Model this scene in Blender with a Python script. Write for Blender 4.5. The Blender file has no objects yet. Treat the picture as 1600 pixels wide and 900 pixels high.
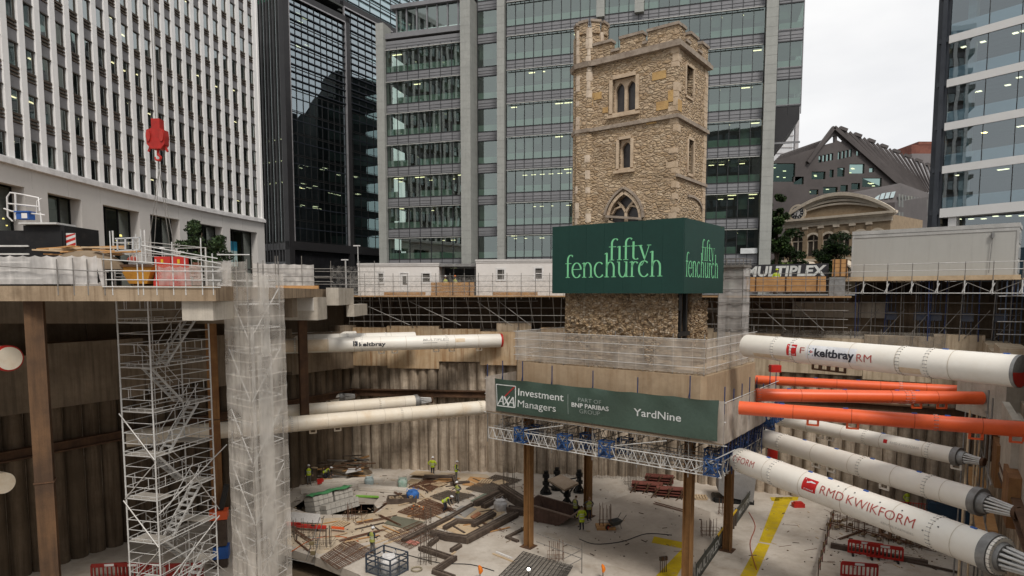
import bpy, bmesh, math, random
from mathutils import Vector, Matrix
from mathutils.geometry import tessellate_polygon
rnd = random.Random(11)
H = 16.5                      # eye height above the pit slab (z = 0)
FPX, CX, CY, TH = 1000.0, 800.0, 540.0, math.atan(.083)
CT, ST = math.cos(TH), math.sin(TH)
V = Vector
COL = bpy.context.scene.collection

# ---------------------------------------------------------------- survey helpers (photo pixel -> place)
def ray(px, py):
    u, v = (px - CX) / FPX, (CY - py) / FPX
    return V((u, CT + v * ST, -ST + v * CT))
def at(px, py, Y):            # point at depth Y
    d = ray(px, py); d = d * (Y / d.y); d.z += H
    return d
def atz(px, py, z):           # point at height z
    d = ray(px, py); d = d * ((z - H) / d.z); d.z += H
    return d
def gr(px, py, z=0.0): return atz(px, py, z)
def proj(p):
    x, y, z = p[0], p[1], p[2] - H
    d = y * CT - z * ST; v = y * ST + z * CT
    return (CX + FPX * x / max(d, .01), CY - FPX * v / max(d, .01))
def hh(py, Y): return at(CX, py, Y).z

# ---------------------------------------------------------------- mesh builder
WM = {}
class MB:
    def __init__(s): s.v, s.f, s.mi, s.sm, s.ch = [], [], [], [], []
    def add(s, vs, fs, smooth=False, mi=0):
        o = len(s.v); s.ch.append((o, len(s.f))); s.v += [tuple(p) for p in vs]
        for f in fs:
            s.f.append([o + i for i in f]); s.mi.append(mi); s.sm.append(smooth)
        return s
    def hexa(s, p, mi=0):     # 8 pts: bottom 0-3, top 4-7 (ccw)
        return s.add(p, [(3,2,1,0),(4,5,6,7),(0,1,5,4),(1,2,6,5),(2,3,7,6),(3,0,4,7)], False, mi)
    def box(s, x0, x1, y0, y1, z0, z1, mi=0):
        return s.hexa([(x0,y0,z0),(x1,y0,z0),(x1,y1,z0),(x0,y1,z0),(x0,y0,z1),(x1,y0,z1),(x1,y1,z1),(x0,y1,z1)], mi)
    def bar(s, p, q, w, h=None, up=V((0,0,1)), mi=0):
        p, q = V(p), V(q); h = w if h is None else h
        d = (q - p).normalized()
        side = d.cross(up)
        if side.length < 1e-4: side = d.cross(V((0,1,0)))
        side.normalize(); u = side.cross(d).normalized()
        a, b = side * (w / 2), u * (h / 2)
        return s.hexa([p-a-b, p+a-b, q+a-b, q-a-b, p-a+b, p+a+b, q+a+b, q-a+b], mi)
    def tube(s, p, q, r, n=8, r2=None, cap=True, mi=0):
        p, q = V(p), V(q); r2 = r if r2 is None else r2
        d = (q - p).normalized(); a = d.orthogonal().normalized(); b = d.cross(a)
        vs = []
        for c, rr in ((p, r), (q, r2)):
            for i in range(n):
                t = 2 * math.pi * i / n
                vs.append(c + (a * math.cos(t) + b * math.sin(t)) * rr)
        s.add(vs, [(i, (i+1) % n, n + (i+1) % n, n + i) for i in range(n)], n > 5, mi)
        if cap:
            s.add(vs[:n], [tuple(range(n))[::-1]], False, mi); s.add(vs[n:], [tuple(range(n))], False, mi)
        return s
    def path(s, pts, r, n=6, mi=0, rs=None):
        for i in range(len(pts) - 1):
            s.tube(pts[i], pts[i+1], rs[i] if rs else r, n, rs[i+1] if rs else None, True, mi)
        return s
    def rod(s, pts, r, n=8, mi=0):        # smooth bent rod sharing rings
        pts = [V(p) for p in pts]; vs = []; a = None
        for i, p in enumerate(pts):
            d = (pts[min(i+1, len(pts)-1)] - pts[max(i-1, 0)]).normalized()
            a = d.orthogonal().normalized() if a is None else (a - d * a.dot(d)).normalized()
            b = d.cross(a); rr = r[i] if isinstance(r, (list, tuple)) else r
            for k in range(n):
                t = 2 * math.pi * k / n; vs.append(p + (a * math.cos(t) + b * math.sin(t)) * rr)
        m = len(pts)
        fs = [(j*n+i, j*n+(i+1) % n, (j+1)*n+(i+1) % n, (j+1)*n+i) for j in range(m-1) for i in range(n)]
        s.add(vs, fs, True, mi)
        s.add(vs[:n], [tuple(range(n))[::-1]], False, mi); s.add(vs[-n:], [tuple(range(n))], False, mi)
        return s
    def quad(s, a, b, c, d, mi=0): return s.add([a, b, c, d], [(0,1,2,3)], False, mi)
    def poly(s, pts, mi=0): return s.add(pts, [tuple(range(len(pts)))], False, mi)
    def flat(s, outer, holes, fn, mi=0, flip=False):     # 2-D outline with holes, mapped by fn(u, v)
        loops = [[V((x, y, 0)) for x, y in outer]] + [[V((x, y, 0)) for x, y in h] for h in holes]
        tris = tessellate_polygon(loops); pts = [p for l in loops for p in l]
        fs = []
        for t in tris:
            a, b, c = pts[t[0]], pts[t[1]], pts[t[2]]
            ar = (b - a).cross(c - a).z
            if abs(ar) < 1e-9: continue
            fs.append(tuple(t) if (ar > 0) != flip else tuple(t)[::-1])
        return s.add([fn(p.x, p.y) for p in pts], fs, False, mi)
    def wall(s, outer, holes, fn, w0, w1, mi=0, rim=True):  # slab with openings; fn(u, v, w); w0 is the seen face
        s.flat(outer, holes, lambda u, v: fn(u, v, w0), mi)
        s.flat(outer, holes, lambda u, v: fn(u, v, w1), mi, True)
        for lp in ([outer] if rim else []) + list(holes):
            n = len(lp)
            for i in range(n):
                a, b = lp[i], lp[(i+1) % n]
                s.quad(fn(a[0], a[1], w0), fn(a[0], a[1], w1), fn(b[0], b[1], w1), fn(b[0], b[1], w0), mi)
        return s
    def prism(s, pts, fn, w0, w1, mi=0): return s.wall(pts, [], fn, w0, w1, mi)
    def ball(s, c, rx, ry=None, rz=None, nu=10, nv=7, mi=0, z0=-1.0):
        ry = rx if ry is None else ry; rz = rx if rz is None else rz
        c = V(c); vs = []
        a0 = math.asin(max(-1, z0))
        for j in range(nv + 1):
            t = a0 + (math.pi/2 - a0) * j / nv
            for i in range(nu):
                u = 2 * math.pi * i / nu
                vs.append(c + V((rx * math.cos(t) * math.cos(u), ry * math.cos(t) * math.sin(u), rz * math.sin(t))))
        fs = [(j*nu+i, j*nu+(i+1) % nu, (j+1)*nu+(i+1) % nu, (j+1)*nu+i) for j in range(nv) for i in range(nu)]
        return s.add(vs, fs, True, mi)
    def build(s, name, mats, parent=None, world=False, kind=None):
        mats = mats if isinstance(mats, (list, tuple)) else [mats]
        vs = s.v; base = None
        M = WM.get(parent, Matrix()) if parent else Matrix()
        if world and parent is not None:
            I = M.inverted(); vs = [I @ V(p) for p in vs]
        if parent is None and kind is None and vs:
            xs = [p[0] for p in vs]; ys = [p[1] for p in vs]; zs = [p[2] for p in vs]
            base = V(((min(xs)+max(xs))/2, (min(ys)+max(ys))/2, min(zs)))
            vs = [V(p) - base for p in vs]
        me = bpy.data.meshes.new(name)
        me.from_pydata([tuple(p) for p in vs], [], s.f)
        for m in mats: me.materials.append(m)
        me.polygons.foreach_set('material_index', s.mi); me.polygons.foreach_set('use_smooth', s.sm)
        me.update()
        o = bpy.data.objects.new(name, me); COL.objects.link(o)
        if base is not None: o.location = base; M = Matrix.Translation(base)
        if parent is not None: o.parent = parent
        if kind: o['kind'] = kind
        WM[o] = M
        return o

def tag(o, label, cat, group=None):
    o['label'] = label; o['category'] = cat
    if group: o['group'] = group
    return o
def thing(name, label, cat, loc=(0,0,0), rotz=0.0, group=None):
    o = bpy.data.objects.new(name, None); o.empty_display_size = .3
    COL.objects.link(o); o.location = loc; o.rotation_euler = (0, 0, rotz)
    WM[o] = Matrix.Translation(V(loc)) @ Matrix.Rotation(rotz, 4, 'Z')
    return tag(o, label, cat, group)
def copy_tree(o, parent=None):
    c = o.copy(); COL.objects.link(c)
    if parent is not None: c.parent = parent
    WM[c] = WM.get(o, Matrix())
    for ch in [k for k in bpy.data.objects if k.parent == o]: copy_tree(ch, c)
    return c
def dup(o, loc, rotz, label=None, group=None):
    c = copy_tree(o); c.location = loc; c.rotation_euler = (0, 0, rotz)
    WM[c] = Matrix.Translation(V(loc)) @ Matrix.Rotation(rotz, 4, 'Z')
    if label: c['label'] = label
    if group: c['group'] = group
    return c
def on_plane(o, px, py, axis, const):    # where the sight line meets a plane of a thing's own axes
    I = WM[o].inverted(); c = I @ V((0, 0, H)); d = (I.to_3x3() @ ray(px, py))
    t = (const - c[axis]) / d[axis]
    return c + d * t

# ---------------------------------------------------------------- materials
def newmat(name):
    m = bpy.data.materials.new(name); m.use_nodes = True
    nt = m.node_tree; b = nt.nodes['Principled BSDF']
    return m, nt, b
def nd(nt, t, **k):
    n = nt.nodes.new(t)
    for a, b in k.items(): setattr(n, a, b)
    return n
def c4(c): return (c[0], c[1], c[2], 1)
def mixc(nt, fac, a, b, mode='MIX'):
    n = nd(nt, 'ShaderNodeMix', data_type='RGBA', blend_type=mode)
    for i, x in ((0, fac), (6, a), (7, b)):
        if hasattr(x, 'is_output'): nt.links.new(x, n.inputs[i])
        else: n.inputs[i].default_value = x if i == 0 else c4(x)
    return n.outputs[2]
def coords(nt, scale=(1,1,1), kind='Object'):
    tc = nd(nt, 'ShaderNodeTexCoord'); mp = nd(nt, 'ShaderNodeMapping'); mp.inputs['Scale'].default_value = scale
    src = tc.outputs[kind]
    if kind == 'Object':
        oi = nd(nt, 'ShaderNodeObjectInfo'); ad = nd(nt, 'ShaderNodeVectorMath', operation='ADD')
        ml = nd(nt, 'ShaderNodeMath', operation='MULTIPLY'); ml.inputs[1].default_value = 37.0
        nt.links.new(oi.outputs['Random'], ml.inputs[0]); nt.links.new(src, ad.inputs[0]); nt.links.new(ml.outputs[0], ad.inputs[1]); src = ad.outputs[0]
    nt.links.new(src, mp.inputs['Vector']); return mp.outputs[0]
def noise(nt, vec, scale, detail=5, rough=.6, lo=.35, hi=.65):
    n = nd(nt, 'ShaderNodeTexNoise'); n.inputs['Scale'].default_value = scale; n.inputs['Detail'].default_value = detail
    n.inputs['Roughness'].default_value = rough; nt.links.new(vec, n.inputs['Vector'])
    r = nd(nt, 'ShaderNodeMapRange'); r.inputs[1].default_value = lo; r.inputs[2].default_value = hi
    nt.links.new(n.outputs[0], r.inputs[0]); return r.outputs[0]
MATS = {}
def mat(name, col, col2=None, rough=.75, metal=0.0, scale=1.2, streak=0.0, scol=None, bump=.15, bscale=18.0, dirt=0.0, dcol=(.09,.06,.035), spec=.35, fine=.12):
    if name in MATS: return MATS[name]
    m, nt, b = newmat(name); col2 = col2 or tuple(c * .75 for c in col)
    v = coords(nt)
    c = mixc(nt, noise(nt, v, scale), col, col2)
    c = mixc(nt, noise(nt, v, scale * 9, 3, .7, .3, .7), c, mixc(nt, fine, c, (0, 0, 0)))
    if streak:
        vs = coords(nt, (3.0, 3.0, .18))
        f = noise(nt, vs, 1.3, 6, .65, .46, .72)
        ml = nd(nt, 'ShaderNodeMath', operation='MULTIPLY'); ml.inputs[1].default_value = streak; nt.links.new(f, ml.inputs[0])
        c = mixc(nt, ml.outputs[0], c, scol or tuple(x * .3 for x in col))
    if name.endswith('pile'):
        vb = coords(nt, (1.0, 1.0, .03)); c = mixc(nt, noise(nt, vb, 1.1, 2, .5, .38, .62), c, mixc(nt, .5, c, (.05,.035,.02)))
        vh = coords(nt, (.12, .12, 1.0)); c = mixc(nt, noise(nt, vh, .55, 4, .6, .52, .7), c, mixc(nt, .45, c, (.07,.05,.03)))
    if dirt:
        f = noise(nt, v, scale * 2.3, 8, .7, .52, .75)
        ml = nd(nt, 'ShaderNodeMath', operation='MULTIPLY'); ml.inputs[1].default_value = dirt; nt.links.new(f, ml.inputs[0])
        c = mixc(nt, ml.outputs[0], c, dcol)
    nt.links.new(c, b.inputs['Base Color'])
    b.inputs['Roughness'].default_value = rough; b.inputs['Metallic'].default_value = metal
    b.inputs['Specular IOR Level'].default_value = spec
    if bump:
        bn = nd(nt, 'ShaderNodeBump'); bn.inputs['Strength'].default_value = bump; bn.inputs['Distance'].default_value = .05
        n = nd(nt, 'ShaderNodeTexNoise'); n.inputs['Scale'].default_value = bscale; n.inputs['Detail'].default_value = 4
        nt.links.new(v, n.inputs['Vector']); nt.links.new(n.outputs[0], bn.inputs['Height']); nt.links.new(bn.outputs[0], b.inputs['Normal'])
    MATS[name] = m; return m
def emis(name, col, s):
    m, nt, b = newmat(name)
    b.inputs['Base Color'].default_value = c4(col); b.inputs['Emission Color'].default_value = c4(col); b.inputs['Emission Strength'].default_value = s
    return m
def glass(name, tint, refl=.18, rough=.02, gcol=(.85,.95,.93), wob=.012, grazing=.75):
    m, nt, b = newmat(name); out = nt.nodes['Material Output']
    tr = nd(nt, 'ShaderNodeBsdfTransparent'); tr.inputs[0].default_value = c4(tint)
    gl = nd(nt, 'ShaderNodeBsdfGlossy'); gl.inputs['Roughness'].default_value = rough; gl.inputs[0].default_value = c4(gcol)
    v = coords(nt); bn = nd(nt, 'ShaderNodeBump'); bn.inputs['Strength'].default_value = wob * 10; bn.inputs['Distance'].default_value = .1
    n = nd(nt, 'ShaderNodeTexNoise'); n.inputs['Scale'].default_value = .35; n.inputs['Detail'].default_value = 1
    nt.links.new(v, n.inputs['Vector']); nt.links.new(n.outputs[0], bn.inputs['Height']); nt.links.new(bn.outputs[0], gl.inputs['Normal'])
    lw = nd(nt, 'ShaderNodeLayerWeight'); lw.inputs[0].default_value = .5
    pw = nd(nt, 'ShaderNodeMath', operation='POWER'); pw.inputs[1].default_value = 2.5; nt.links.new(lw.outputs['Facing'], pw.inputs[0])
    r = nd(nt, 'ShaderNodeMapRange'); r.inputs[3].default_value = refl; r.inputs[4].default_value = grazing
    nt.links.new(pw.outputs[0], r.inputs[0])
    mx = nd(nt, 'ShaderNodeMixShader'); nt.links.new(r.outputs[0], mx.inputs[0]); nt.links.new(tr.outputs[0], mx.inputs[1]); nt.links.new(gl.outputs[0], mx.inputs[2])
    nt.links.new(mx.outputs[0], out.inputs[0]); return m
def sheetmat(name, col, alpha, grid=0.0, fold=1.5, trans=.3):
    m, nt, b = newmat(name); out = nt.nodes['Material Output']
    v = coords(nt)
    c = mixc(nt, noise(nt, coords(nt, (2.2, 2.2, .22)), fold, 4, .55), col, tuple(x * .72 for x in col))  # fold shading put into the colour as stretched light and dark streaks
    df = nd(nt, 'ShaderNodeBsdfDiffuse'); nt.links.new(c, df.inputs[0])
    tl = nd(nt, 'ShaderNodeBsdfTranslucent'); nt.links.new(c, tl.inputs[0])
    ms = nd(nt, 'ShaderNodeMixShader'); ms.inputs[0].default_value = trans
    nt.links.new(df.outputs[0], ms.inputs[1]); nt.links.new(tl.outputs[0], ms.inputs[2])
    bn = nd(nt, 'ShaderNodeBump'); bn.inputs['Strength'].default_value = .25; bn.inputs['Distance'].default_value = .12
    n = nd(nt, 'ShaderNodeTexNoise'); n.inputs['Scale'].default_value = 1.1; n.inputs['Detail'].default_value = 2; n.inputs['Distortion'].default_value = .6
    nt.links.new(v, n.inputs['Vector']); nt.links.new(n.outputs[0], bn.inputs['Height']); nt.links.new(bn.outputs[0], df.inputs['Normal'])
    tr = nd(nt, 'ShaderNodeBsdfTransparent'); mx = nd(nt, 'ShaderNodeMixShader')
    f = noise(nt, v, fold * 1.2, 2, .5, .3, .7)
    r = nd(nt, 'ShaderNodeMapRange'); r.inputs[3].default_value = max(0, alpha - .2); r.inputs[4].default_value = min(1, alpha + .2)
    nt.links.new(f, r.inputs[0]); fac = r.outputs[0]
    if grid:
        sx = nd(nt, 'ShaderNodeSeparateXYZ'); nt.links.new(nd(nt, 'ShaderNodeNewGeometry').outputs['Position'], sx.inputs[0])
        for ax, per, wd in ((2, grid, .03),) + (((0, grid * 1.7, .02),) if grid < .6 else ()):
            m1 = nd(nt, 'ShaderNodeMath', operation='PINGPONG'); m1.inputs[1].default_value = per / 2; nt.links.new(sx.outputs[ax], m1.inputs[0])
            m2 = nd(nt, 'ShaderNodeMath', operation='LESS_THAN'); m2.inputs[1].default_value = wd; nt.links.new(m1.outputs[0], m2.inputs[0])
            m3 = nd(nt, 'ShaderNodeMath', operation='MULTIPLY_ADD', use_clamp=True); m3.inputs[1].default_value = .16; nt.links.new(m2.outputs[0], m3.inputs[0]); nt.links.new(fac, m3.inputs[2]); fac = m3.outputs[0]
    nt.links.new(fac, mx.inputs[0])
    nt.links.new(tr.outputs[0], mx.inputs[1]); nt.links.new(ms.outputs[0], mx.inputs[2]); nt.links.new(mx.outputs[0], out.inputs[0])
    return m
def rubble(name, cols, mortar, sx, sz, bump=1.0, edge=.10):
    m, nt, b = newmat(name)
    tc = nd(nt, 'ShaderNodeTexCoord'); n0 = nd(nt, 'ShaderNodeTexNoise'); n0.inputs['Scale'].default_value = 3.0; n0.inputs['Detail'].default_value = 2
    nt.links.new(tc.outputs['Object'], n0.inputs['Vector'])
    ad = nd(nt, 'ShaderNodeVectorMath', operation='MULTIPLY_ADD'); ad.inputs[1].default_value = (.12,.12,.10)
    nt.links.new(n0.outputs[1], ad.inputs[0]); nt.links.new(tc.outputs['Object'], ad.inputs[2])
    mp = nd(nt, 'ShaderNodeMapping'); mp.inputs['Scale'].default_value = (sx, sx, sz); nt.links.new(ad.outputs[0], mp.inputs[0])
    vo = nd(nt, 'ShaderNodeTexVoronoi', feature='F1'); vo.inputs['Scale'].default_value = 1; vo.inputs['Randomness'].default_value = .85; nt.links.new(mp.outputs[0], vo.inputs['Vector'])
    ve = nd(nt, 'ShaderNodeTexVoronoi', feature='DISTANCE_TO_EDGE'); ve.inputs['Scale'].default_value = 1; ve.inputs['Randomness'].default_value = .85; nt.links.new(mp.outputs[0], ve.inputs['Vector'])
    sp = nd(nt, 'ShaderNodeSeparateColor'); nt.links.new(vo.outputs['Color'], sp.inputs[0])
    cr = nd(nt, 'ShaderNodeValToRGB'); e = cr.color_ramp.elements
    for i, c in enumerate(cols):
        p = i / (len(cols) - 1)
        if i == 0: e[0].position = 0; e[0].color = c4(c)
        elif i == len(cols) - 1: e[-1].position = 1; e[-1].color = c4(c)
        else: q = e.new(p); q.color = c4(c)
    nt.links.new(sp.outputs[0], cr.inputs[0])
    v = tc.outputs['Object']
    c = mixc(nt, noise(nt, v, 14, 5, .7, .3, .7), cr.outputs[0], mixc(nt, .45, cr.outputs[0], (.05,.035,.02)))
    r = nd(nt, 'ShaderNodeMapRange'); r.inputs[1].default_value = edge * .25; r.inputs[2].default_value = edge; nt.links.new(ve.outputs['Distance'], r.inputs[0])
    c = mixc(nt, r.outputs[0], mortar, c)
    c = mixc(nt, noise(nt, v, .55, 5, .6, .5, .75), c, mixc(nt, .35, c, (.10,.07,.05)))
    nt.links.new(c, b.inputs['Base Color']); b.inputs['Roughness'].default_value = .9; b.inputs['Specular IOR Level'].default_value = .2
    r2 = nd(nt, 'ShaderNodeMapRange'); r2.inputs[1].default_value = 0; r2.inputs[2].default_value = edge * 2.6; nt.links.new(ve.outputs['Distance'], r2.inputs[0])
    n2 = nd(nt, 'ShaderNodeTexNoise'); n2.inputs['Scale'].default_value = 9; n2.inputs['Detail'].default_value = 6; nt.links.new(v, n2.inputs['Vector'])
    am = nd(nt, 'ShaderNodeMath', operation='MULTIPLY_ADD'); am.inputs[1].default_value = 1.1; nt.links.new(n2.outputs[0], am.inputs[0]); nt.links.new(r2.outputs[0], am.inputs[2])
    bn = nd(nt, 'ShaderNodeBump'); bn.inputs['Strength'].default_value = bump; bn.inputs['Distance'].default_value = .10
    nt.links.new(am.outputs[0], bn.inputs['Height']); nt.links.new(bn.outputs[0], b.inputs['Normal'])
    return m

M_stone = rubble('ragstone', [(.35,.24,.14),(.53,.39,.245),(.59,.45,.30),(.45,.31,.185),(.64,.51,.36),(.50,.365,.225),(.56,.43,.30)], (.40,.295,.20), 2.9, 6.6, .9, .085)
M_base = rubble('broken_rubble', [(.20,.13,.08),(.44,.31,.18),(.55,.45,.34),(.31,.20,.11),(.48,.36,.22)], (.27,.19,.115), 5.0, 7.0, .9, .10)
M_ashlar = mat('ashlar_stone', (.58,.46,.33), (.44,.33,.23), .9, scale=1.5, dirt=.5, bump=.3)
M_string = mat('weathered_string', (.36,.30,.24), (.24,.19,.15), .9, scale=2, dirt=.6, bump=.3)
M_conc = mat('concrete_tan', (.53,.43,.31), (.43,.34,.235), .85, scale=.6, streak=.75, scol=(.15,.095,.05), bump=.2)
M_concrust = mat('concrete_rusty', (.56,.44,.30), (.48,.34,.20), .85, scale=.5, streak=.9, scol=(.24,.11,.035), bump=.2)
M_concgrey = mat('concrete_grey', (.50,.45,.38), (.39,.345,.285), .85, scale=.5, streak=.4, dirt=.3, bump=.2)
M_pile = mat('bored_pile', (.66,.55,.43), (.50,.405,.305), .9, fine=.3, scale=.35, streak=.85, scol=(.14,.095,.06), bump=.5, bscale=6, dirt=.6)
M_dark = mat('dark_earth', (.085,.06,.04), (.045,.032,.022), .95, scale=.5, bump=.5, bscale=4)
M_soil = mat('pit_soil', (.22,.165,.11), (.13,.095,.06), .95, scale=.4, bump=.6, bscale=5, dirt=.5)
M_street = mat('street_paving', (.16,.155,.15), (.11,.105,.10), .9, scale=.3, bump=.1)
M_rust = mat('rusty_steel', (.27,.135,.048), (.18,.078,.028), .8, 0.0, scale=1.1, streak=.6, scol=(.085,.035,.014), bump=.25)
M_rustd = mat('dark_rusty_steel', (.12,.062,.032), (.07,.036,.02), .8, scale=1.2, streak=.5, bump=.25)
M_galv = mat('galvanised_tube', (.62,.61,.59), (.50,.49,.47), .5, .15, scale=3, bump=0)
M_galvd = mat('dull_scaffold_tube', (.27,.255,.235), (.17,.155,.14), .6, .3, scale=3, bump=0)
M_blue = mat('blue_painted_steel', (.025,.085,.24), (.015,.04,.11), .5, 0, scale=3, dirt=.4, bump=0)
M_white = mat('white_painted_strut', (.76,.70,.60), (.70,.61,.48), .42, 0, scale=.4, dirt=.55, dcol=(.55,.38,.20), bump=.03, spec=.5, fine=.06)
M_white2 = mat('cleaner_white_strut', (.77,.735,.67), (.735,.69,.615), .38, 0, scale=.35, dirt=.22, dcol=(.62,.50,.34), bump=.02, spec=.5, fine=.03)
M_orange = mat('orange_painted_strut', (.78,.12,.03), (.70,.095,.022), .4, 0, scale=.5, dirt=.3, dcol=(.45,.09,.04), bump=.03, spec=.5, fine=.06)
M_steelg = mat('grey_steel', (.30,.30,.295), (.19,.185,.18), .5, .5, scale=2, dirt=.3, bump=.05)
M_black = mat('black_paint', (.018,.018,.018), (.012,.012,.012), .45, scale=1, bump=.05)
M_timber = mat('yellow_timber', (.52,.29,.12), (.42,.22,.085), .8, scale=2, dirt=.3, bump=.15)
M_timberp = mat('pale_plywood', (.56,.43,.28), (.47,.34,.21), .85, scale=1, dirt=.35, bump=.1)
M_timberd = mat('dark_timber', (.115,.085,.065), (.06,.042,.032), .85, scale=2, streak=.3, bump=.3)
M_cabin = mat('cabin_cladding', (.66,.63,.60), (.61,.58,.55), .6, scale=.5, streak=.15, scol=(.45,.42,.39), bump=.02, fine=.02)
M_frame = mat('white_frame', (.74,.72,.70), None, .5, bump=0)
M_net = sheetmat('white_debris_net', (.70,.66,.60), .42, fold=1.3)
M_sheet = sheetmat('white_sheeting', (.78,.75,.72), .82, fold=1.6)
M_tape = mat('red_plastic', (.50,.025,.018), (.40,.02,.014), .45, scale=2, dirt=.25, bump=0)
M_yellow = mat('yellow_paint', (.66,.43,.015), (.58,.36,.015), .6, scale=1.5, dirt=.4, bump=.05)
M_rebar = mat('rebar', (.16,.075,.04), (.10,.05,.03), .75, scale=6, bump=0)
M_rebarg = mat('grey_rebar', (.13,.10,.075), (.09,.07,.055), .75, scale=6, bump=0)
M_plastic_b = mat('blue_plastic', (.03,.12,.42), None, .45, bump=0)
M_bag = mat('white_woven_bag', (.72,.70,.68), (.55,.53,.52), .8, scale=4, bump=.5, bscale=7)
M_floor = mat('slab_concrete', (.54,.485,.42), (.41,.355,.295), .8, scale=.42, dirt=.8, dcol=(.31,.25,.19), bump=.12)
M_dim = mat('office_interior', (.085,.09,.085), (.04,.045,.042), .9, scale=.35, bump=0)
M_ceil = mat('office_ceiling', (.34,.35,.33), (.26,.27,.255), .9, scale=.4, bump=0)
E_lamp = emis('office_lamp', (1.0,.83,.50), 3.8)
E_warm = emis('warm_lamp', (1.0,.72,.25), 7.0)
E_green = emis('green_office_lamp', (.10,.85,.45), .55)
# ================================================================ world, sun, camera
sc = bpy.context.scene
w = bpy.data.worlds.new('World'); sc.world = w; w.use_nodes = True
nt = w.node_tree; bg = nt.nodes['Background']
sky = nd(nt, 'ShaderNodeTexSky', sky_type='NISHITA'); sky.sun_disc = False
SUN_EL, SUN_AZ = math.radians(52), math.radians(165)
sky.sun_elevation = SUN_EL; sky.sun_rotation = SUN_AZ
hs = nd(nt, 'ShaderNodeHueSaturation'); hs.inputs['Saturation'].default_value = .12; hs.inputs['Value'].default_value = 1.0
nt.links.new(sky.outputs[0], hs.inputs['Color'])
tc = nd(nt, 'ShaderNodeTexCoord'); mp = nd(nt, 'ShaderNodeMapping'); mp.inputs['Scale'].default_value = (1, 1, 2.6)
nt.links.new(tc.outputs['Generated'], mp.inputs[0])
cl = noise(nt, mp.outputs[0], 2.6, 6, .55, .3, .7)
cloud = mixc(nt, cl, (9.0, 9.08, 9.3), (11.2, 11.15, 11.1))
nt.links.new(mixc(nt, .86, hs.outputs[0], cloud), bg.inputs[0]); bg.inputs[1].default_value = .10
sl = bpy.data.lights.new('sun', 'SUN'); sl.energy = 2.5; sl.angle = math.radians(14); sl.color = (1, .95, .88)
so = bpy.data.objects.new('sun', sl); COL.objects.link(so)
sd = V((math.sin(SUN_AZ) * math.cos(SUN_EL), math.cos(SUN_AZ) * math.cos(SUN_EL), math.sin(SUN_EL)))
so.rotation_euler = sd.to_track_quat('Z', 'Y').to_euler(); so.location = (0, 0, 80)
cam = bpy.data.cameras.new('camera'); co = bpy.data.objects.new('camera', cam); COL.objects.link(co)
co.location = (0, 0, H); co.rotation_euler = (math.pi/2 - TH, 0, 0)
cam.sensor_width = 36; cam.lens = 36 * FPX / 1600; cam.shift_y = (CY - 450) / 1600; cam.clip_end = 4000; cam.clip_start = .2
sc.camera = co
sc.view_settings.view_transform = 'Standard'; sc.view_settings.look = 'None'; sc.view_settings.exposure = 0
sc.cycles.max_bounces = 10; sc.cycles.transparent_max_bounces = 24; sc.cycles.diffuse_bounces = 4; sc.cycles.glossy_bounces = 4
sc.cycles.caustics_reflective = False; sc.cycles.caustics_refractive = False
sc.cycles.use_denoising = True

# ================================================================ ground, pit
A, B, C, D, E = V((-15.1,59.6,0)), V((13,56.5,0)), V((34.3,44.8,0)), V((-7.7,-18.4,0)), V((-52,-3.5,0))
PIT = [A, B, C, D, E]
ZS = H - .2                                    # street level
mb = MB(); cen = V((-8, 28, 0)); n = len(PIT)
for i in range(n):
    a, b = PIT[i], PIT[(i+1) % n]
    oa, ob = cen + (a - cen).normalized() * 1800, cen + (b - cen).normalized() * 1800
    mid = cen + ((a + b) / 2 - cen).normalized() * 1800
    mb.poly([V((p.x, p.y, ZS)) for p in (a, oa, mid, ob, b)][::1])
mb.build('street_ground', M_street, kind='structure')
mb = MB(); mb.poly([V((p.x, p.y, -1.6)) + (p - cen).normalized() * 3 for p in PIT][::-1])
mb.build('pit_ground', M_soil, kind='structure')
hole = [gr(x, y) for x, y in ((555,777.5),(592,777.5),(584,787),(590,795),(577,807),(549,804),(502,804),(475,800),(448,790),(475,771),(496,776))]
notch = [gr(x, y) for x, y in ((425,849),(497,872),(560,897),(640,965),(420,965))]
outer = [(p + (p - cen).normalized() * .6) for p in PIT]
mb = MB()
mb.wall([(p.x, p.y) for p in outer], [[(p.x, p.y) for p in hole], [(p.x, p.y) for p in notch]], lambda x, y, z: V((x, y, z)), 0, -.55)
mb.build('pit_floor_slab', M_floor, kind='structure')
# rougher, browner strip of floor near the pile walls and a darker, smoother patch
M_floordk = mat('darker_concrete', (.36,.31,.26), (.45,.39,.33), .55, scale=.35, dirt=.3, bump=.06)
mb = MB(); mb.poly([gr(x, y, .004) for x, y in ((1010,762),(1110,800),(1112,872),(1040,915),(905,862),(880,835),(905,800))])
o = mb.build('darker_floor_patch', M_floordk, kind='structure')
M_deckf = mat('formwork_deck', (.56,.46,.34), (.45,.36,.255), .85, scale=.3, dirt=.5, bump=.1)
mb = MB(); mb.poly([gr(x, y, .004) for x, y in ((455,812),(548,808),(592,800),(640,757),(690,738),(760,741),(770,748),(690,800),(620,838),(560,850),(500,866),(447,850))][::-1])
mb.build('formwork_floor', M_deckf, kind='structure')

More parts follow.
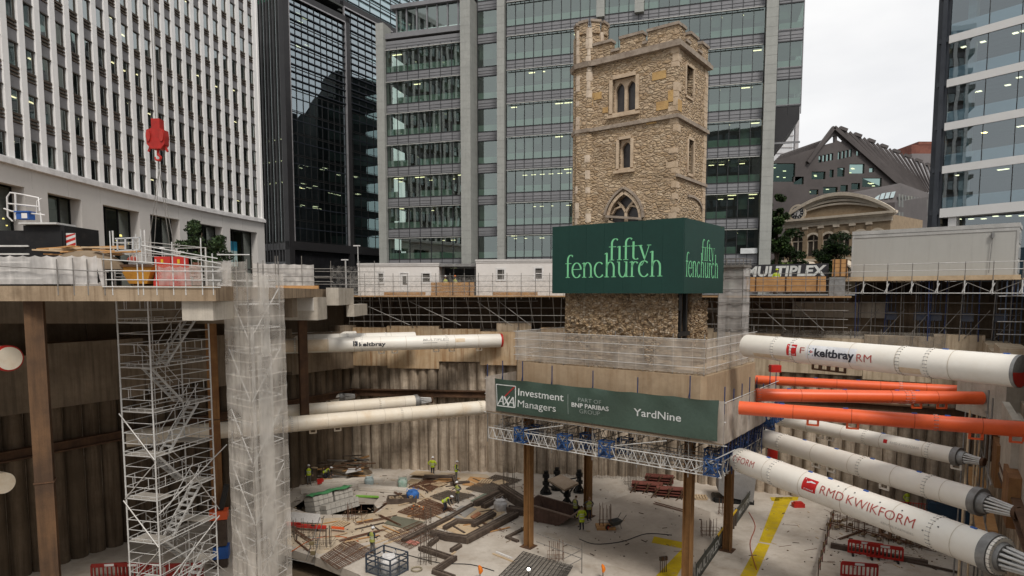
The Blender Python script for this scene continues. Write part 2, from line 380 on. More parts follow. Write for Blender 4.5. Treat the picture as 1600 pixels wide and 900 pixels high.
# yellow walkway markings
mb = MB()
mb.poly([gr(x, y, .008) for x, y in ((1238,777),(1204,849),(1186,846),(1212,777))]); mb.poly([gr(x, y, .008) for x, y in ((1203,851),(1175,915),(1148,915),(1185,848))])
mb.poly([gr(x, y, .008) for x, y in ((1203,777),(1248,776),(1246,782),(1206,783))])
mb.poly([gr(x, y, .008) for x, y in ((1022,838),(1072,848),(1071,858),(1018,848))]); mb.poly([gr(x, y, .008) for x, y in ((1073,850),(1076,866),(1050,915),(1010,915))])
mb.build('walkway_marking', mat('walkway_yellow', (.56,.40,.012), (.44,.31,.012), .8, scale=.9, dirt=.7, dcol=(.24,.20,.12), bump=.05, spec=.2), kind='structure')

# ---------------------------------------------------------------- contiguous pile walls
def piles(p, q, z0, z1, pitch=.92, r=.46):
    p, q = V(p), V(q); d = q - p; L = d.length; d.normalize(); inn = V((d.y, -d.x, 0))
    if (cen - p).dot(inn) < 0: inn = -inn
    mb = MB(); n = int(L / pitch); prof = []
    for i in range(n):
        rr = r * rnd.uniform(.9, 1.06); off = rnd.uniform(-.05, .05)
        for k in range(7):
            t = math.pi * k / 6
            prof.append(p + d * (pitch * (i + .5) - math.cos(t) * rr) + inn * (math.sin(t) * rr * 1.0 + off))
    m = len(prof); zz = [z0 + (z1 - z0) * j / 6 for j in range(7)]
    vs = [V((a.x, a.y, z)) + inn * (rnd.uniform(-.03, .03)) for z in zz for a in prof]
    fs = [(j*m+i, j*m+i+1, (j+1)*m+i+1, (j+1)*m+i) for j in range(6) for i in range(m-1)]
    mb.add(vs, fs, True); return mb
HC0, HC1 = H - 6.5, H - 3.05
def wallobj(mb, name, m, label, cat='wall'): return tag(mb.build(name, m), label, cat)
wallobj(piles(A, B, -1.6, HC0 + .1), 'pile_wall', M_pile, 'long brown bored pile wall at the back of the pit behind the timber platform', 'pile wall')
wallobj(piles(B, C, -1.6, HC0 + .1), 'pile_wall', M_pile, 'brown bored pile wall behind the white and orange struts', 'pile wall')
wallobj(piles(V((-46,6.8,0)), A, -1.6, HC0 + .1, 1.05, .52), 'pile_wall', mat('painted_shade_pile', (.19,.14,.095), (.115,.082,.053), .9, scale=.5, streak=.9, scol=(.04,.026,.015), bump=.5, bscale=6, dirt=.6), 'dark stained pile wall under the concrete deck behind the stair scaffold', 'pile wall')  # pile colour darkened to paint in the shade under the deck
wallobj(piles(V((5.2,1.0,0)), C, -1.6, HC0 + .1), 'pile_wall', M_pile, 'pile wall at the very edge of the pit where the big white struts end', 'pile wall')
def inward(p, q):
    d = (V(q) - V(p)).normalized(); i = V((d.y, -d.x, 0))
    return d, (i if (cen - V(p)).dot(i) > 0 else -i)
def along(mb, p, q, s0, s1, i0, i1, z0, z1):       # box on a wall line: s along it, i inward
    d, i = inward(p, q); p = V(p)
    c = [p + d*s0 + i*i1, p + d*s1 + i*i1, p + d*s1 + i*i0, p + d*s0 + i*i0]
    return mb.hexa([V((a.x, a.y, z0)) for a in c] + [V((a.x, a.y, z1)) for a in c])
def capbeam(p, q, s0, s1, label, m, seed, lo=.55, hi=1.35):
    rr = random.Random(seed); mb = MB(); s = s0
    while s < s1:
        L = rr.uniform(3.0, 6.0); e = min(s1, s + L)
        along(mb, p, q, s, e - .03, -.4, rr.uniform(lo, hi), HC0 + rr.uniform(-.45, .25), HC1 + rr.uniform(-.55, .1)); s = e
    return wallobj(mb, 'capping_beam', m, label, 'capping beam')
LAB = (B - A).length; LBC = (C - B).length
capbeam(A, B, 0, LAB, 'rust stained concrete capping beam above the back pile wall', M_concrust, 3)
capbeam(B, C, 0, LBC, 'tan concrete capping beam behind the topmost white strut', M_conc, 5, .5, 1.0)
capbeam(V((-46,6.8,0)), A, 0, 61.0, 'shadowed concrete capping beam below the left deck', mat('painted_shade_concrete', (.27,.21,.15), (.17,.13,.09), .9, scale=.5, streak=.8, bump=.2), 8)  # concrete tone darkened to carry the deck's shade
capbeam(V((5.2,1.0,0)), C, 40, 52.5, 'concrete capping beam taking the ends of the big struts', M_conc, 9)
# solid backing behind the piles closes the joints at the corners
mb = MB()
for p, q, L in ((A, B, LAB), (B, C, LBC), (V((-46,6.8,0)), A, 61), (V((5.2,1.0,0)), C, 52.6)): along(mb, p, q, -1, L + 1, -1.2, .06, -1.6, HC0 + 1)
wallobj(mb, 'earth_backing', M_pile, 'brown earth showing in the joints of the pile walls', 'earth wall')
# thrust block that takes the lettered strut
mb = MB(); tb = at(803, 532, 57.2)
mb.box(tb.x - 1.55, tb.x + 1.55, 57.2, 59, H - 6.3, H - 2.75)
wallobj(mb, 'thrust_block', M_conc, 'tall concrete thrust block at the red end of the lettered strut', 'concrete block')
# upper retaining wall under the street edge
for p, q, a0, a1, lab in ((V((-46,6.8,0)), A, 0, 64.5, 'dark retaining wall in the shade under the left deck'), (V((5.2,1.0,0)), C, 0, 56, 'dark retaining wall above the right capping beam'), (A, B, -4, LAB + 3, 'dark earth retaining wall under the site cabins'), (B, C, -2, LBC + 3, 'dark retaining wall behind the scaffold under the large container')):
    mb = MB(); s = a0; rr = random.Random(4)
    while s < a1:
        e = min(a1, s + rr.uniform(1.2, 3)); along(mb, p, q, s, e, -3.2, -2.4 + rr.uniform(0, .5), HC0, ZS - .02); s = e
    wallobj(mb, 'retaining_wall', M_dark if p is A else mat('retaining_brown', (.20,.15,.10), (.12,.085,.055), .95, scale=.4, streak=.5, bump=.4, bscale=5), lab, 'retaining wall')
# ledge behind the capping beams so nothing shows through
mb = MB(); along(mb, A, B, -2, LAB, -2.6, -.35, HC0, HC1 - .35); along(mb, B, C, 0, LBC, -2.6, -.35, HC0, HC1 - .35)
wallobj(mb, 'ledge', M_concgrey, 'rough concrete ledge behind the capping beam', 'ledge')
# lighter band walls on the far right
mb = MB(); along(mb, B, C, 2.5, 10.5, -2.35, -1.9, H - 1.75, H - 1.35); along(mb, B, C, 10.6, 17.5, -2.35, -1.85, H - 2.0, H - .75)
wallobj(mb, 'concrete_upstand', M_concgrey, 'pale concrete upstand behind the scaffold under the container', 'concrete wall')

# walers
def waler(p, q, s0, s1, z, lab, m=None):
    mb = MB()
    for zz in (z - .3, z + .22): along(mb, p, q, s0, s1, .5, .95, zz, zz + .09)
    along(mb, p, q, s0, s1, .62, .72, z - .21, z + .22)
    return tag(mb.build('waler_beam', m or M_rustd), lab, 'steel beam')
waler(A, B, 0, LAB - 2, H - 9.2, 'dark rusty steel waler along the back pile wall')
waler(B, C, 1, LBC - 1, H - 8.6, 'dark rusty steel waler behind the white struts')
waler(V((-46,6.8,0)), A, 0, 60.5, H - 9.2, 'dark steel waler along the shadowed left pile wall')
waler(V((5.2,1.0,0)), C, 10, 52, H - 8.6, 'rusty steel waler where the lower white struts end')

mb = MB(); along(mb, V((5.2,1.0,0)), C, 20, 41.5, .0, .62, H - 9.3, H - 6.1); along(mb, V((5.2,1.0,0)), C, 30.5, 36.0, .62, .9, H - 8.9, H - 5.4)
wallobj(mb, 'lining_wall', M_concgrey, 'plain grey concrete lining wall at the right border behind the strut ends')
# ---------------------------------------------------------------- left deck
DT, DB = H + .25, H - .33
deck = [(-56,-6),(-38,4),(-21.5,24.5),(-11.3,24.5),(-12.4,34),(-13.4,42),(-14.0,47.5),(-15.6,61),(-44,74),(-80,60),(-70,20)]  # unseen near end of the deck added to keep light off the left wall
mb = MB(); mb.prism(deck, lambda x, y, z: V((x, y, z)), DT, DB)
mb.build('concrete_deck', mat('stained_deck', (.36,.27,.18), (.25,.18,.115), .85, scale=.45, streak=.8, scol=(.12,.075,.04), dirt=.5, bump=.2), kind='structure')
mb = MB(); mb.box(-12.75, -11.55, 24.75, 26.6, H - 1.08, DB - .003)
a = at(437, 470, 44); b = at(496, 470, 44); mb.box(a.x - 3, b.x, 44, 46.2, H - 1.9, DB - .003)
c = at(543, 470, 50); mb.box(b.x - .4, c.x, 47.5, 52, H - .95, H + .35); mb.box(b.x + .3, c.x + .4, 50.5, 55, H - 1.9, H - .96)
tag(mb.build('concrete_corbel', M_concgrey), 'stepped concrete corbel blocks under the edge of the left deck', 'concrete block')
mb = MB(); mb.box(a.x + 1.0, b.x - .25, 43.95, 44.02, H - 1.25, H - .38)
tag(mb.build('precast_facing', mat('fresh_concrete', (.56,.53,.48), (.50,.47,.42), .8, scale=.6, bump=.05)), 'pale fresh concrete panel on the corbel beside the net shaft', 'concrete panel')
mb = MB(); mb.box(a.x - .2, b.x + .1, 43.9, 44.1, DT - .0, DT + .22)
tag(mb.build('timber_edge', M_timber), 'orange timber edge board on top of the corbel', 'timber')
# downstand beams in the dark under the deck
mb = MB()
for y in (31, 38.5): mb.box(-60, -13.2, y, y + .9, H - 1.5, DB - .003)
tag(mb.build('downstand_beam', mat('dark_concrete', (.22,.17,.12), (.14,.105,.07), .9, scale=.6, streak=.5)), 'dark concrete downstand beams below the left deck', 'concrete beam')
# ================================================================ office buildings
def area_px(pts):
    q = [proj(p) for p in pts]; s = 0
    for i in range(len(q)):
        a, b = q[i], q[(i+1) % len(q)]; s += a[0]*b[1] - b[0]*a[1]
    if max(p[0] for p in q) < 0 or min(p[0] for p in q) > 1600 or max(p[1] for p in q) < 0 or min(p[1] for p in q) > 900: return 0
    return abs(s) / 2
def emit_parts(root, name, items, mats, cap=96):
    """items: list of (MB local to root, representative local pts). Largest in the picture become parts, the rest one stuff part."""
    M = WM[root]
    items = sorted(items, key=lambda it: -area_px([M @ V(p) for p in it[1]]))
    for it in items[:cap]: it[0].build(name, mats, root)
    rest = items[cap:]
    if rest:
        mb = MB()
        for it, _ in rest:
            for f, mi, sm in zip(it.f, it.mi, it.sm): mb.add([it.v[i] for i in f], [tuple(range(len(f)))], sm, mi)
        o = mb.build(name, mats, root); o['kind'] = 'stuff'
def emit_boxes(root, name, mb, mats, world=False, cap=96):
    I = WM[root].inverted() if world else Matrix(); items = []
    for k, (v0, f0) in enumerate(mb.ch):
        v1, f1 = mb.ch[k+1] if k + 1 < len(mb.ch) else (len(mb.v), len(mb.f))
        m = MB(); m.v = [tuple(I @ V(p)) for p in mb.v[v0:v1]]; m.f = [[i - v0 for i in f] for f in mb.f[f0:f1]]; m.mi = mb.mi[f0:f1]; m.sm = mb.sm[f0:f1]
        items.append((m, [m.v[i] for i in (0, 1, 5, 4)] if len(m.v) == 8 else m.v[:4]))
    emit_parts(root, name, items, mats, cap)

# ---------------------------------------------------------------- B1: white ribbed office, curved front
M_rib = mat('white_stone_rib', (.88,.865,.85), (.84,.825,.81), .7, scale=.4, streak=.10, scol=(.55,.53,.52), bump=.01, fine=.03)
M_portal = mat('portal_stone', (.60,.575,.55), (.55,.525,.50), .75, scale=.3, streak=.10, scol=(.42,.40,.38), bump=.01, fine=.03)
M_spand = mat('grey_spandrel', (.22,.215,.22), (.17,.165,.17), .6, scale=.6, bump=.02)
M_bronze = mat('bronze_bar', (.15,.105,.075), (.10,.075,.055), .5, .3, bump=0)
M_glassA = glass('ribbed_office_glass', (.44,.50,.47), .32, .02, (.80,.88,.88))
S = 1.4; HL = 7.0 * S
lpx = [(-60,230),(0,246.7),(53,265),(107,277),(144,284),(208,300),(267,317),(347,333),(412,345)]
LP = []
for px, py in lpx:
    p = atz(px, py, H + HL); LP.append(V((p.x, p.y, 0)))
# smooth the surveyed front with a low-order fit
import numpy as np
ys = np.array([p.y for p in LP]); xs = np.array([p.x for p in LP]); k = np.polyfit(ys, xs, 3)
Y0, Y1 = ys.min(), ys.max()
NP = 260; cur = [V((float(np.polyval(k, y)), float(y), 0)) for y in np.linspace(Y0 - 6, Y1, NP)]
cum = [0.0]
for i in range(1, NP): cum.append(cum[-1] + (cur[i] - cur[i-1]).length)
def cpt(s):
    s = max(0, min(cum[-1] - 1e-6, s)); i = int(np.searchsorted(cum, s, side='right')) - 1
    t = (s - cum[i]) / (cum[i+1] - cum[i]); p = cur[i].lerp(cur[i+1], t); d = (cur[i+1] - cur[i]).normalized()
    return p, d, V((d.y, -d.x, 0))       # outward (towards the street, +x side)
def cpx(px):                             # arc position seen at photo column px on the ledge
    best = min(range(NP), key=lambda i: abs(CX + FPX * cur[i].x / (cur[i].y * CT - HL * ST) - px)); return cum[best]
LTOT = cum[-1]
bl = thing('office_building', 'tall white office with close vertical stone ribs and a curved front over tall portals', 'building', (cur[-1].x, cur[-1].y, ZS))
def cbox(mb, s0, s1, o0, o1, z0, z1, mi=0, n=1):   # box following the curve, o = outward offset
    for j in range(n):
        a, b = s0 + (s1 - s0) * j / n, s0 + (s1 - s0) * (j + 1) / n
        pa, _, na = cpt(a); pb, _, nb = cpt(b)
        q = [pa + na*o1, pb + nb*o1, pb + nb*o0, pa + na*o0]
        mb.hexa([V((c.x, c.y, z0)) for c in q] + [V((c.x, c.y, z1)) for c in q], mi)
pitch = (cpx(400) - cpx(30)) / 21.0; nr = int(LTOT / pitch); sh = LTOT - nr * pitch
RW = pitch * .17; FH = 3.5; ZL = H + HL; NF = 12; ZTOP = ZL + .25 + NF * FH
for i in range(nr + 1):
    s = LTOT - .55 - i * pitch
    if s < .5: break
    mb = MB()
    for kf in range(NF):                  # one stone length per storey, thin open joints between
        for hf in range(2):
            z = ZL + .25 + kf * FH + hf * FH / 2
            cbox(mb, s - RW if i else s - .5, s + RW if i else s + .54, -.40, .02, z + .012, z + FH / 2 - .012)
    cbox(mb, s - RW + .02, s + RW - .02, -.45, .015, ZL + .2, ZTOP)
    mb.build('rib', M_rib, bl, True)
wins = []; bars = MB(); sp = MB()
for i in range(nr):
    s1 = LTOT - .55 - i * pitch - RW; s0 = s1 - pitch + 2 * RW
    if s0 < .5: break
    for kf in range(NF):
        z = ZL + .3 + kf * FH
        m = MB(); pa, _, na = cpt(s0); pb, _, nb = cpt(s1)
        o = -.20
        zA, zB = z + .05, z + 1.75
        m.quad(pa+na*o+V((0,0,zA)), pb+nb*o+V((0,0,zA)), pb+nb*o+V((0,0,zB)), pa+na*o+V((0,0,zB)), 0)
        cbox(m, s0, s0 + .07, o - .04, o + .12, zA, zB, 1); cbox(m, s1 - .2, s1 - .13, o - .04, o + .06, zA, zB, 1)
        cbox(m, s0, s1, o - .04, o + .14, zB, zB + .09, 1); cbox(m, s0, s1, o - .04, o + .1, zA - .09, zA, 1)
        cbox(m, s0, s1, -.30, -.14, zB + .1, zB + 1.0, 2)
        zc = zB + 1.05                    # transom light with two bars
        cbox(m, s0, s1, -.34, -.26, zc, zc + .62, 3)
        for q in (0.0, .28, .56): cbox(m, s0, s1, -.27, -.08, zc + q, zc + q + .07, 4)
        I = WM[bl].inverted(); m.v = [tuple(I @ V(p)) for p in m.v]
        wins.append((m, m.v[:4]))
emit_parts(bl, 'window', wins, [M_glassA, mat('window_bronze', (.10,.085,.07), None, .5, .2, bump=0), M_spand, mat('transom_grey', (.20,.205,.19), (.15,.155,.145), .4, scale=.3, bump=0), M_bronze])
mb = MB(); cbox(mb, 0, LTOT, -.75, .42, ZL - .28, ZL + .12, n=60); cbox(mb, 0, LTOT, -.75, .28, ZL + .12, ZL + .24, n=60)
mb.build('ledge', mat('bright_ledge', (.80,.78,.77), None, .7, bump=0), bl, True)
# portal storey: openings surveyed from the photo columns
ops = [(-60,32),(70,123),(158,215),(232,278),(290,345),(357,400)]
mb = MB(); prev = 0; PH = 1.75; rec = -1.1
for a, b in ops:
    s0, s1 = cpx(a), cpx(b)
    if s0 > prev: cbox(mb, prev, s0, -.8, .12, ZS - .3, ZL - PH, n=max(1, int((s0-prev)/1.2)))
    if s0 > prev: cbox(mb, prev, s0, rec, -.8, ZS - .3, ZL - PH, n=max(1, int((s0-prev)/1.2)))
    prev = s1
cbox(mb, prev, LTOT, -.8, .12, ZS - .3, ZL - PH, n=3); cbox(mb, prev, LTOT, rec, -.8, ZS - .3, ZL - PH, n=3)
s = 0
while s < LTOT:
    e = min(LTOT, s + 4.2); cbox(mb, s + .012, e - .012, rec, .12, ZL - PH, ZL - .28, n=4); s = e
mb.build('portal', M_portal, bl, True)
M_glassP = glass('portal_glass', (.20,.24,.19), .14, .02)
for a, b in ops:
    s0, s1 = cpx(a), cpx(b); mb = MB(); pa, _, na = cpt(s0); pb, _, nb = cpt(s1); o = -.95
    mb.quad(pa+na*o+V((0,0,ZS)), pb+nb*o+V((0,0,ZS)), pb+nb*o+V((0,0,ZL-PH)), pa+na*o+V((0,0,ZL-PH)))
    g = mb.build('shop_window', M_glassP, bl, True)
    mb = MB(); n = 3
    for j in range(n + 1): cbox(mb, s0 + (s1-s0)*j/n - .06, s0 + (s1-s0)*j/n + .06, o - .05, o + .1, ZS, ZL - PH)
    cbox(mb, s0, s1, o - .05, o + .08, ZS + 3.2, ZS + 3.4); mb.build('mullion', M_black, g, True)
# warm lit things in the portals, and the blue poster
mb = MB(); rr = random.Random(5)
for a, b, m in ((232,278,8),(70,123,10),(158,215,8),(357,400,4)):
    s0, s1 = cpx(a), cpx(b)
    for j in range(m):
        s = rr.uniform(s0 + .5, s1 - .5); z = ZS + rr.uniform(2.2, 6.5); q = rr.uniform(.05, .13)
        cbox(mb, s, s + q * (3 if m == 8 and a == 232 else 1), -4.5, -4.4, z, z + q * (2 if a == 232 else 1))
emit_boxes(bl, 'lobby_light', mb, E_warm, True)
mb = MB(); s0 = cpx(359); cbox(mb, s0, s0 + 2.6, -.9, -.88, ZS + 3.6, ZS + 5.6); cbox(mb, s0, s0 + 2.6, -.9, -.875, ZS + 5.6, ZS + 6.8, 1)
mb.build('poster', [mat('pale_poster', (.55,.72,.68), None, .6, bump=0), mat('blue_poster', (.03,.27,.42), None, .6, bump=0)], bl, True)
# interior behind the glass
mb = MB(); 
for kf in range(-1, NF):
    z = ZL + .3 + kf * FH if kf >= 0 else ZS
    cbox(mb, .4, LTOT - .3, -7, -.55, z + 2.3 if kf >= 0 else ZL - PH, z + 3.2 if kf >= 0 else ZL, 1, n=14)
cbox(mb, 0, LTOT, -7.2, -7, ZS, ZTOP, 0, n=14); cbox(mb, LTOT - .35, LTOT, -7, -.45, ZS, ZTOP, 0); cbox(mb, 0, LTOT, -7, .1, ZTOP, ZTOP + .5, n=14)
mb.build('interior', [mat('pale_office_interior', (.26,.27,.25), (.12,.125,.115), .9, scale=.5, bump=0), M_ceil], bl, True)
mb = MB(); rr = random.Random(21)
for i in range(nr):
    for kf in range(NF):
        if rr.random() < .24:
            s1 = LTOT - .55 - i * pitch - .5; z = ZL + .3 + kf * FH + 2.22
            if s1 < 2.5: continue
            o = -rr.uniform(.9, 3.5); cbox(mb, s1 - .95, s1 - .1, o, o + .16, z, z + .06)
emit_boxes(bl, 'ceiling_lamp', mb, E_lamp, True)
mb = MB(); cbox(mb, 0, LTOT, -.9, .15, ZTOP, ZTOP + 1.0, n=30); mb.build('parapet', M_rib, bl, True)
# end return wall so that it stands as a solid block
mb = MB(); pe, de, ne = cpt(LTOT); q = [pe + ne*.1 - de*.02, pe - ne*22 - de*.02, pe - ne*22 - de*.4, pe + ne*.1 - de*.4]
mb.hexa([V((c.x, c.y, ZS)) for c in q] + [V((c.x, c.y, ZTOP + .9)) for c in q]); mb.build('end_wall', M_rib, bl, True)

# ---------------------------------------------------------------- B2: black and blue-green glass tower
def facade(loc, rotz): return Matrix.Translation(V(loc)) @ Matrix.Rotation(rotz, 4, 'Z')
M_bf = mat('black_cladding', (.022,.021,.023), (.03,.029,.03), .45, scale=.4, bump=.02)
M_edge = mat('bright_edge', (.36,.35,.36), None, .4, .3, bump=0)
M_glassB = glass('blue_glass', (.20,.28,.28), .36, .01, (.74,.86,.92), .006, .85)
M_lou = mat('dark_louvre', (.02,.025,.035), None, .5, bump=0)
p0 = at(452, 300, 100); rz2 = math.atan2(.86, .51)
bd = thing('office_tower', 'black framed office tower with blue green glass and thin horizontal louvres', 'building', (p0.x, p0.y, ZS), rz2)
def uvB(px, py): return on_plane(bd, px, py, 1, 0.0)
x1 = uvB(548, 300).x; x2 = uvB(612, 300).x + 2
zt = uvB(452, -2).z; zt = zt + .5; zb = uvB(470, 378).z; zg = 0
ZT2 = 62
# frames
fr = MB(); fr.box(-.55, .45, -.4, .6, zg, zt + 3.2); fr.box(x1 - .75, x1 + .2, -.4, 1.6, zg, zt + .9); fr.box(-.55, x1 + .2, -.4, .6, zt, zt + .9)
fr.box(-.55, x2, -.35, .6, zb - 1.3, zb); fr.box(x1 + .2, x2, 1.0, 1.8, zt + 3.2, zt + 4.2); fr.box(x1 + .2, x2 + 14, 2.6, 3.2, zt + 4.2, zt + 5)
fr.box(-.5, x2 + 2, 2.2, 9, zt + .9, zt + 4.2)
fr.build('frame', M_bf, bd)
ed = MB(); ed.box(.45, .62, -.43, -.1, zb, zt); ed.box(.45, x1 - .75, -.43, -.1, zt - .2, zt); ed.box(x1 - .9, x1 - .75, -.43, -.1, zb, zt); ed.box(x1 + .22, x1 + .36, .9, 1.2, zb, zt + 3.2); ed.box(x1 + .36, x2, .9, 1.2, zt + 3.0, zt + 3.2)
ed.build('edge_trim', M_edge, bd)
fh = 3.3
def curtain(root, xa, xb, y, za, zb_, nx, fh, louv=2, zl=None, name='curtain_wall'):
    n = int(round((zb_ - za) / fh)); mu = MB(); items = []
    for kf in range(n):
        z0, z1 = za + kf * fh, min(zb_, za + (kf + 1) * fh)
        for i in range(nx):
            a, b = xa + (xb - xa) * i / nx, xa + (xb - xa) * (i + 1) / nx
            m = MB(); tl = rnd.uniform(-.006, .006); tz = rnd.uniform(-.004, .004)
            m.quad((a, y + tl, z0), (b, y - tl, z0), (b, y - tl + tz, z1), (a, y + tl + tz, z1)); items.append((m, m.v))
        mu.box(xa, xb, y - .06, y + .02, z0 - .07, z0 + .07)
        if louv and (zl is None or z0 > zl):
            for q in range(louv):
                zz = z0 + fh * (q + .5) / louv; mu.box(xa, xb, y - .28, y - .05, zz - .16, zz - .02, 1)
        elif louv:
            mu.box(xa, xb, y - .07, y - .02, z0 + .2, z0 + .26); mu.box(xa, xb, y - .1, y - .03, z0 + fh * .62, z0 + fh * .66, 1)
    for i in range(nx + 1):
        a = xa + (xb - xa) * i / nx; mu.box(a - .035, a + .035, y - .09, y + .02, za, zb_)
    return items, mu
it1, mu1 = curtain(bd, .62, x1 - .9, 0.0, zb, zt - .2, 9, fh, 3, zb + fh * 6)
it2, mu2 = curtain(bd, x1 + .36, x2, 1.3, zb, zt + 3.0, 7, fh, 3, zb + fh * 6)
emit_parts(bd, 'window', it1 + it2, [M_glassB])
for mu in (mu1, mu2): mu.build('mullion_grid', [M_black, M_lou], bd)
it3, mu3 = curtain(bd, x1 + .4, x2 + 13, 3.0, zt + 5, zt + 17, 9, 2.4, 2, 0); 
for it, _ in it3[:]: pass
m3 = MB()
for it, _ in it3: m3.add(it.v, [(0,1,2,3)])
o = m3.build('upper_glazing', M_glassB, bd); mu3.build('upper_grid', [M_black, M_lou], bd)
# setback volumes above
sb = MB(); sb.box(-.4, x1 - 2.0, 2.6, 20, zt + 4.2, zt + 26); sb.build('setback', mat('setback_glass', (.10,.13,.16), (.06,.08,.10), .12, scale=.3, bump=0, spec=1.0), bd)
# base and interior
bs = MB(); bs.box(-.3, x2, .2, 14, zg, zb - 1.3); bs.build('base_storey', mat('black_glass_base', (.012,.012,.014), (.02,.02,.022), .15, scale=.4, bump=0, spec=.6), bd)
it = MB(); it.box(.5, x2, 8, 8.2, zb, zt + 3)
for kf in range(30):
    z = zb + kf * fh
    if z < zt + 3: it.box(.46, x1 - .8, .12, 8, z - .32, z - .02, 1); it.box(x1 - .8, x2 - .1, 1.5, 8, z - .32, z - .02, 1)
it.build('interior', [mat('tower_interior', (.045,.055,.055), (.02,.026,.028), .9, scale=.3, bump=0), mat('tower_floor_edge', (.07,.075,.07), None, .9, bump=0)], bd)
lm = MB(); rr = random.Random(3)
for kf, xs_, n in ((1,(3,9),8),(2,(2,9),9),(3,(2,10),8),(9,(4,8),5),(10,(3,7),3),(11,(5,8),4),(13,(2,6),4),(2,(13,19),7),(3,(12,18),7)):
    for j in range(n):
        x = rr.uniform(*xs_); y = rr.uniform(1.8, 6); z = zb + (kf + 1) * fh - .4; lm.box(x, x + 1.0, y, y + .12, z, z + .05)
emit_boxes(bd, 'ceiling_lamp', lm, E_lamp)
# left return of the tower: tall fins
M_glassBs = glass('dark_return_glass', (.12,.16,.15), .22, .02)
rt = MB(); RX = 9.0
for i in range(7):
    y = .6 + i * 1.4; rt.box(-.55 - .0, -.2, y, y + .16, zg + 5, zt + 2.6)
    rt.box(-.5, -.3, y + .7, y + .78, zg + 5, zt + 2.6)
rt.box(-.6, -.1, 10.2, 10.8, zg, zt + 3); rt.box(-.5, -.1, .6, 10.2, zb - 1.3, zb - .3)
rt.build('side_fins', mat('dark_fin', (.05,.05,.052), (.075,.075,.078), .5, scale=.5, bump=0), bd)
gl = MB(); gl.quad((-.3,10.2,zb),(-.3,.6,zb),(-.3,.6,zt+2.6),(-.3,10.2,zt+2.6)); gl.build('side_glass', M_glassBs, bd)
si = MB(); si.box(.1, .25, .6, 10.2, zg, zb - 1); si.box(2.2, 2.4, .6, 10.4, zb, zt + 2.6)
for kf in range(18): si.box(-.25, 2.2, .6, 10.2, zb + kf * fh - .3, zb + kf * fh)
si.build('side_interior', M_dim, bd)
gg = MB(); rr = random.Random(8)
for kf in range(11, 18):
    for j in range(7):
        if rr.random() < .8: y = .9 + j * 1.4; gg.box(1.2, 1.3, y, y + .9, zb + kf * fh + .6, zb + kf * fh + 2.3)
emit_boxes(bd, 'green_lamp', gg, E_green)
wl = MB()
for kf in (2, 3, 4):
    for j in range(7): y = .8 + j * 1.3 + rr.uniform(0, .4); wl.box(.8, .9, y, y + .5, zb + kf * fh + 2.6, zb + kf * fh + 2.75)
emit_boxes(bd, 'side_lamp', wl, E_lamp)

# ---------------------------------------------------------------- B3: grey-green office across the middle
M_pier = mat('green_grey_stone', (.36,.365,.34), (.31,.315,.295), .75, scale=.4, streak=.15, bump=.03)
M_band = mat('grey_band', (.24,.24,.25), (.20,.20,.21), .5, .15, scale=.4, bump=0)
M_shade = mat('pale_sunshade', (.50,.50,.47), None, .5, .2, bump=0)
M_glassC = glass('green_office_glass', (.42,.53,.47), .22, .015, (.80,.91,.87), .006, .75)
F0 = V((-11.9, 85, 0)); rzc = math.atan2(-.282, .96)
c0 = F0 - V((.96,-.282,0)) * 5.2
bc = thing('office_building', 'wide grey green office block behind the church tower, glass bands between stone piers', 'building', (c0.x, c0.y, ZS), rzc)
def uvC(px, py, y=0.0): return on_plane(bc, px, py, 1, y)
X = lambda px: uvC(px, 300).x
xl0, xl1, xp1, xr0, xr1 = X(597), X(726), X(741), X(779), X(790)
xm1, xe0, xe1 = X(1188), X(1206), X(1246)
zg0 = uvC(660, 404).z; FHc = 4.02; GH = 2.75
NFl, NFm = 7, 12
wins = []; grid = MB(); shade = MB(); bandm = MB(); inter = MB(); blinds = MB(); lamps = MB(); rr = random.Random(17)
def strip(xa, xb, nx, kf0, kf1, y=0.0, sh=True):
    for kf in range(kf0, kf1):
        z0 = zg0 + kf * FHc; z1 = z0 + GH
        for i in range(nx):
            a, b = xa + (xb - xa) * i / nx, xa + (xb - xa) * (i + 1) / nx
            m = MB(); tl = rr.uniform(-.008, .008)
            m.quad((a, y + tl, z0), (b, y - tl, z0), (b, y - tl, z1), (a, y + tl, z1)); wins.append((m, m.v))
            grid.box(a - .03, a + .03, y - .1, y + .03, z0 - .9, z1 + .4)
            # things in the rooms
            r = rr.random()
            if r < .32:
                blinds.box(a + .1, b - .1, y + .35, y + .38, z0 + rr.choice((.1, 1.3, 1.8, 1.0)), z1)
            if rr.random() < .16: lamps.box(a + .1, b - .1, y + 1.6, y + 1.75, z1 + .02, z1 + .07)
            if kf < 3 and rr.random() < .5: lamps.box(a + .2, a + .8, y + 2.6, y + 2.72, z1 - .25, z1 - .2)
            # cill glazing (paler lower panel)
            if rr.random() < .9: blinds.box(a + .04, b - .04, y + .03, y + .05, z0, z0 + .78, 1)
        bandm.box(xa, xb, y - .04, y + .35, z1 + .12, z0 + FHc - .08)
        for q in (.38, .74): bandm.box(xa, xb, y - .09, y - .04, z1 + q, z1 + q + .05)
        grid.box(xa, xb, y - .1, y + .3, z1, z1 + .12); grid.box(xa, xb, y - .1, y + .3, z0 - .08, z0)
        if sh: 
            shade.box(xa + .1, xb - .1, y - .5, y - .36, z1 - .12, z1 - .04)
            for i in range(nx): a = xa + (xb - xa) * (i + .5) / nx; grid.box(a - .025, a + .025, y - .5, y - .08, z1 - .06, z1 + .02)
        inter.box(xa, xb, y + 6.0, y + 6.1, z0 - .5, z1 + 1); inter.box(xa, xb, y + .36, y + 6, z1 + .1, z0 + FHc - .1, 1)
strip(xl0 + .9, xl1 - .1, 7, -1, NFl)
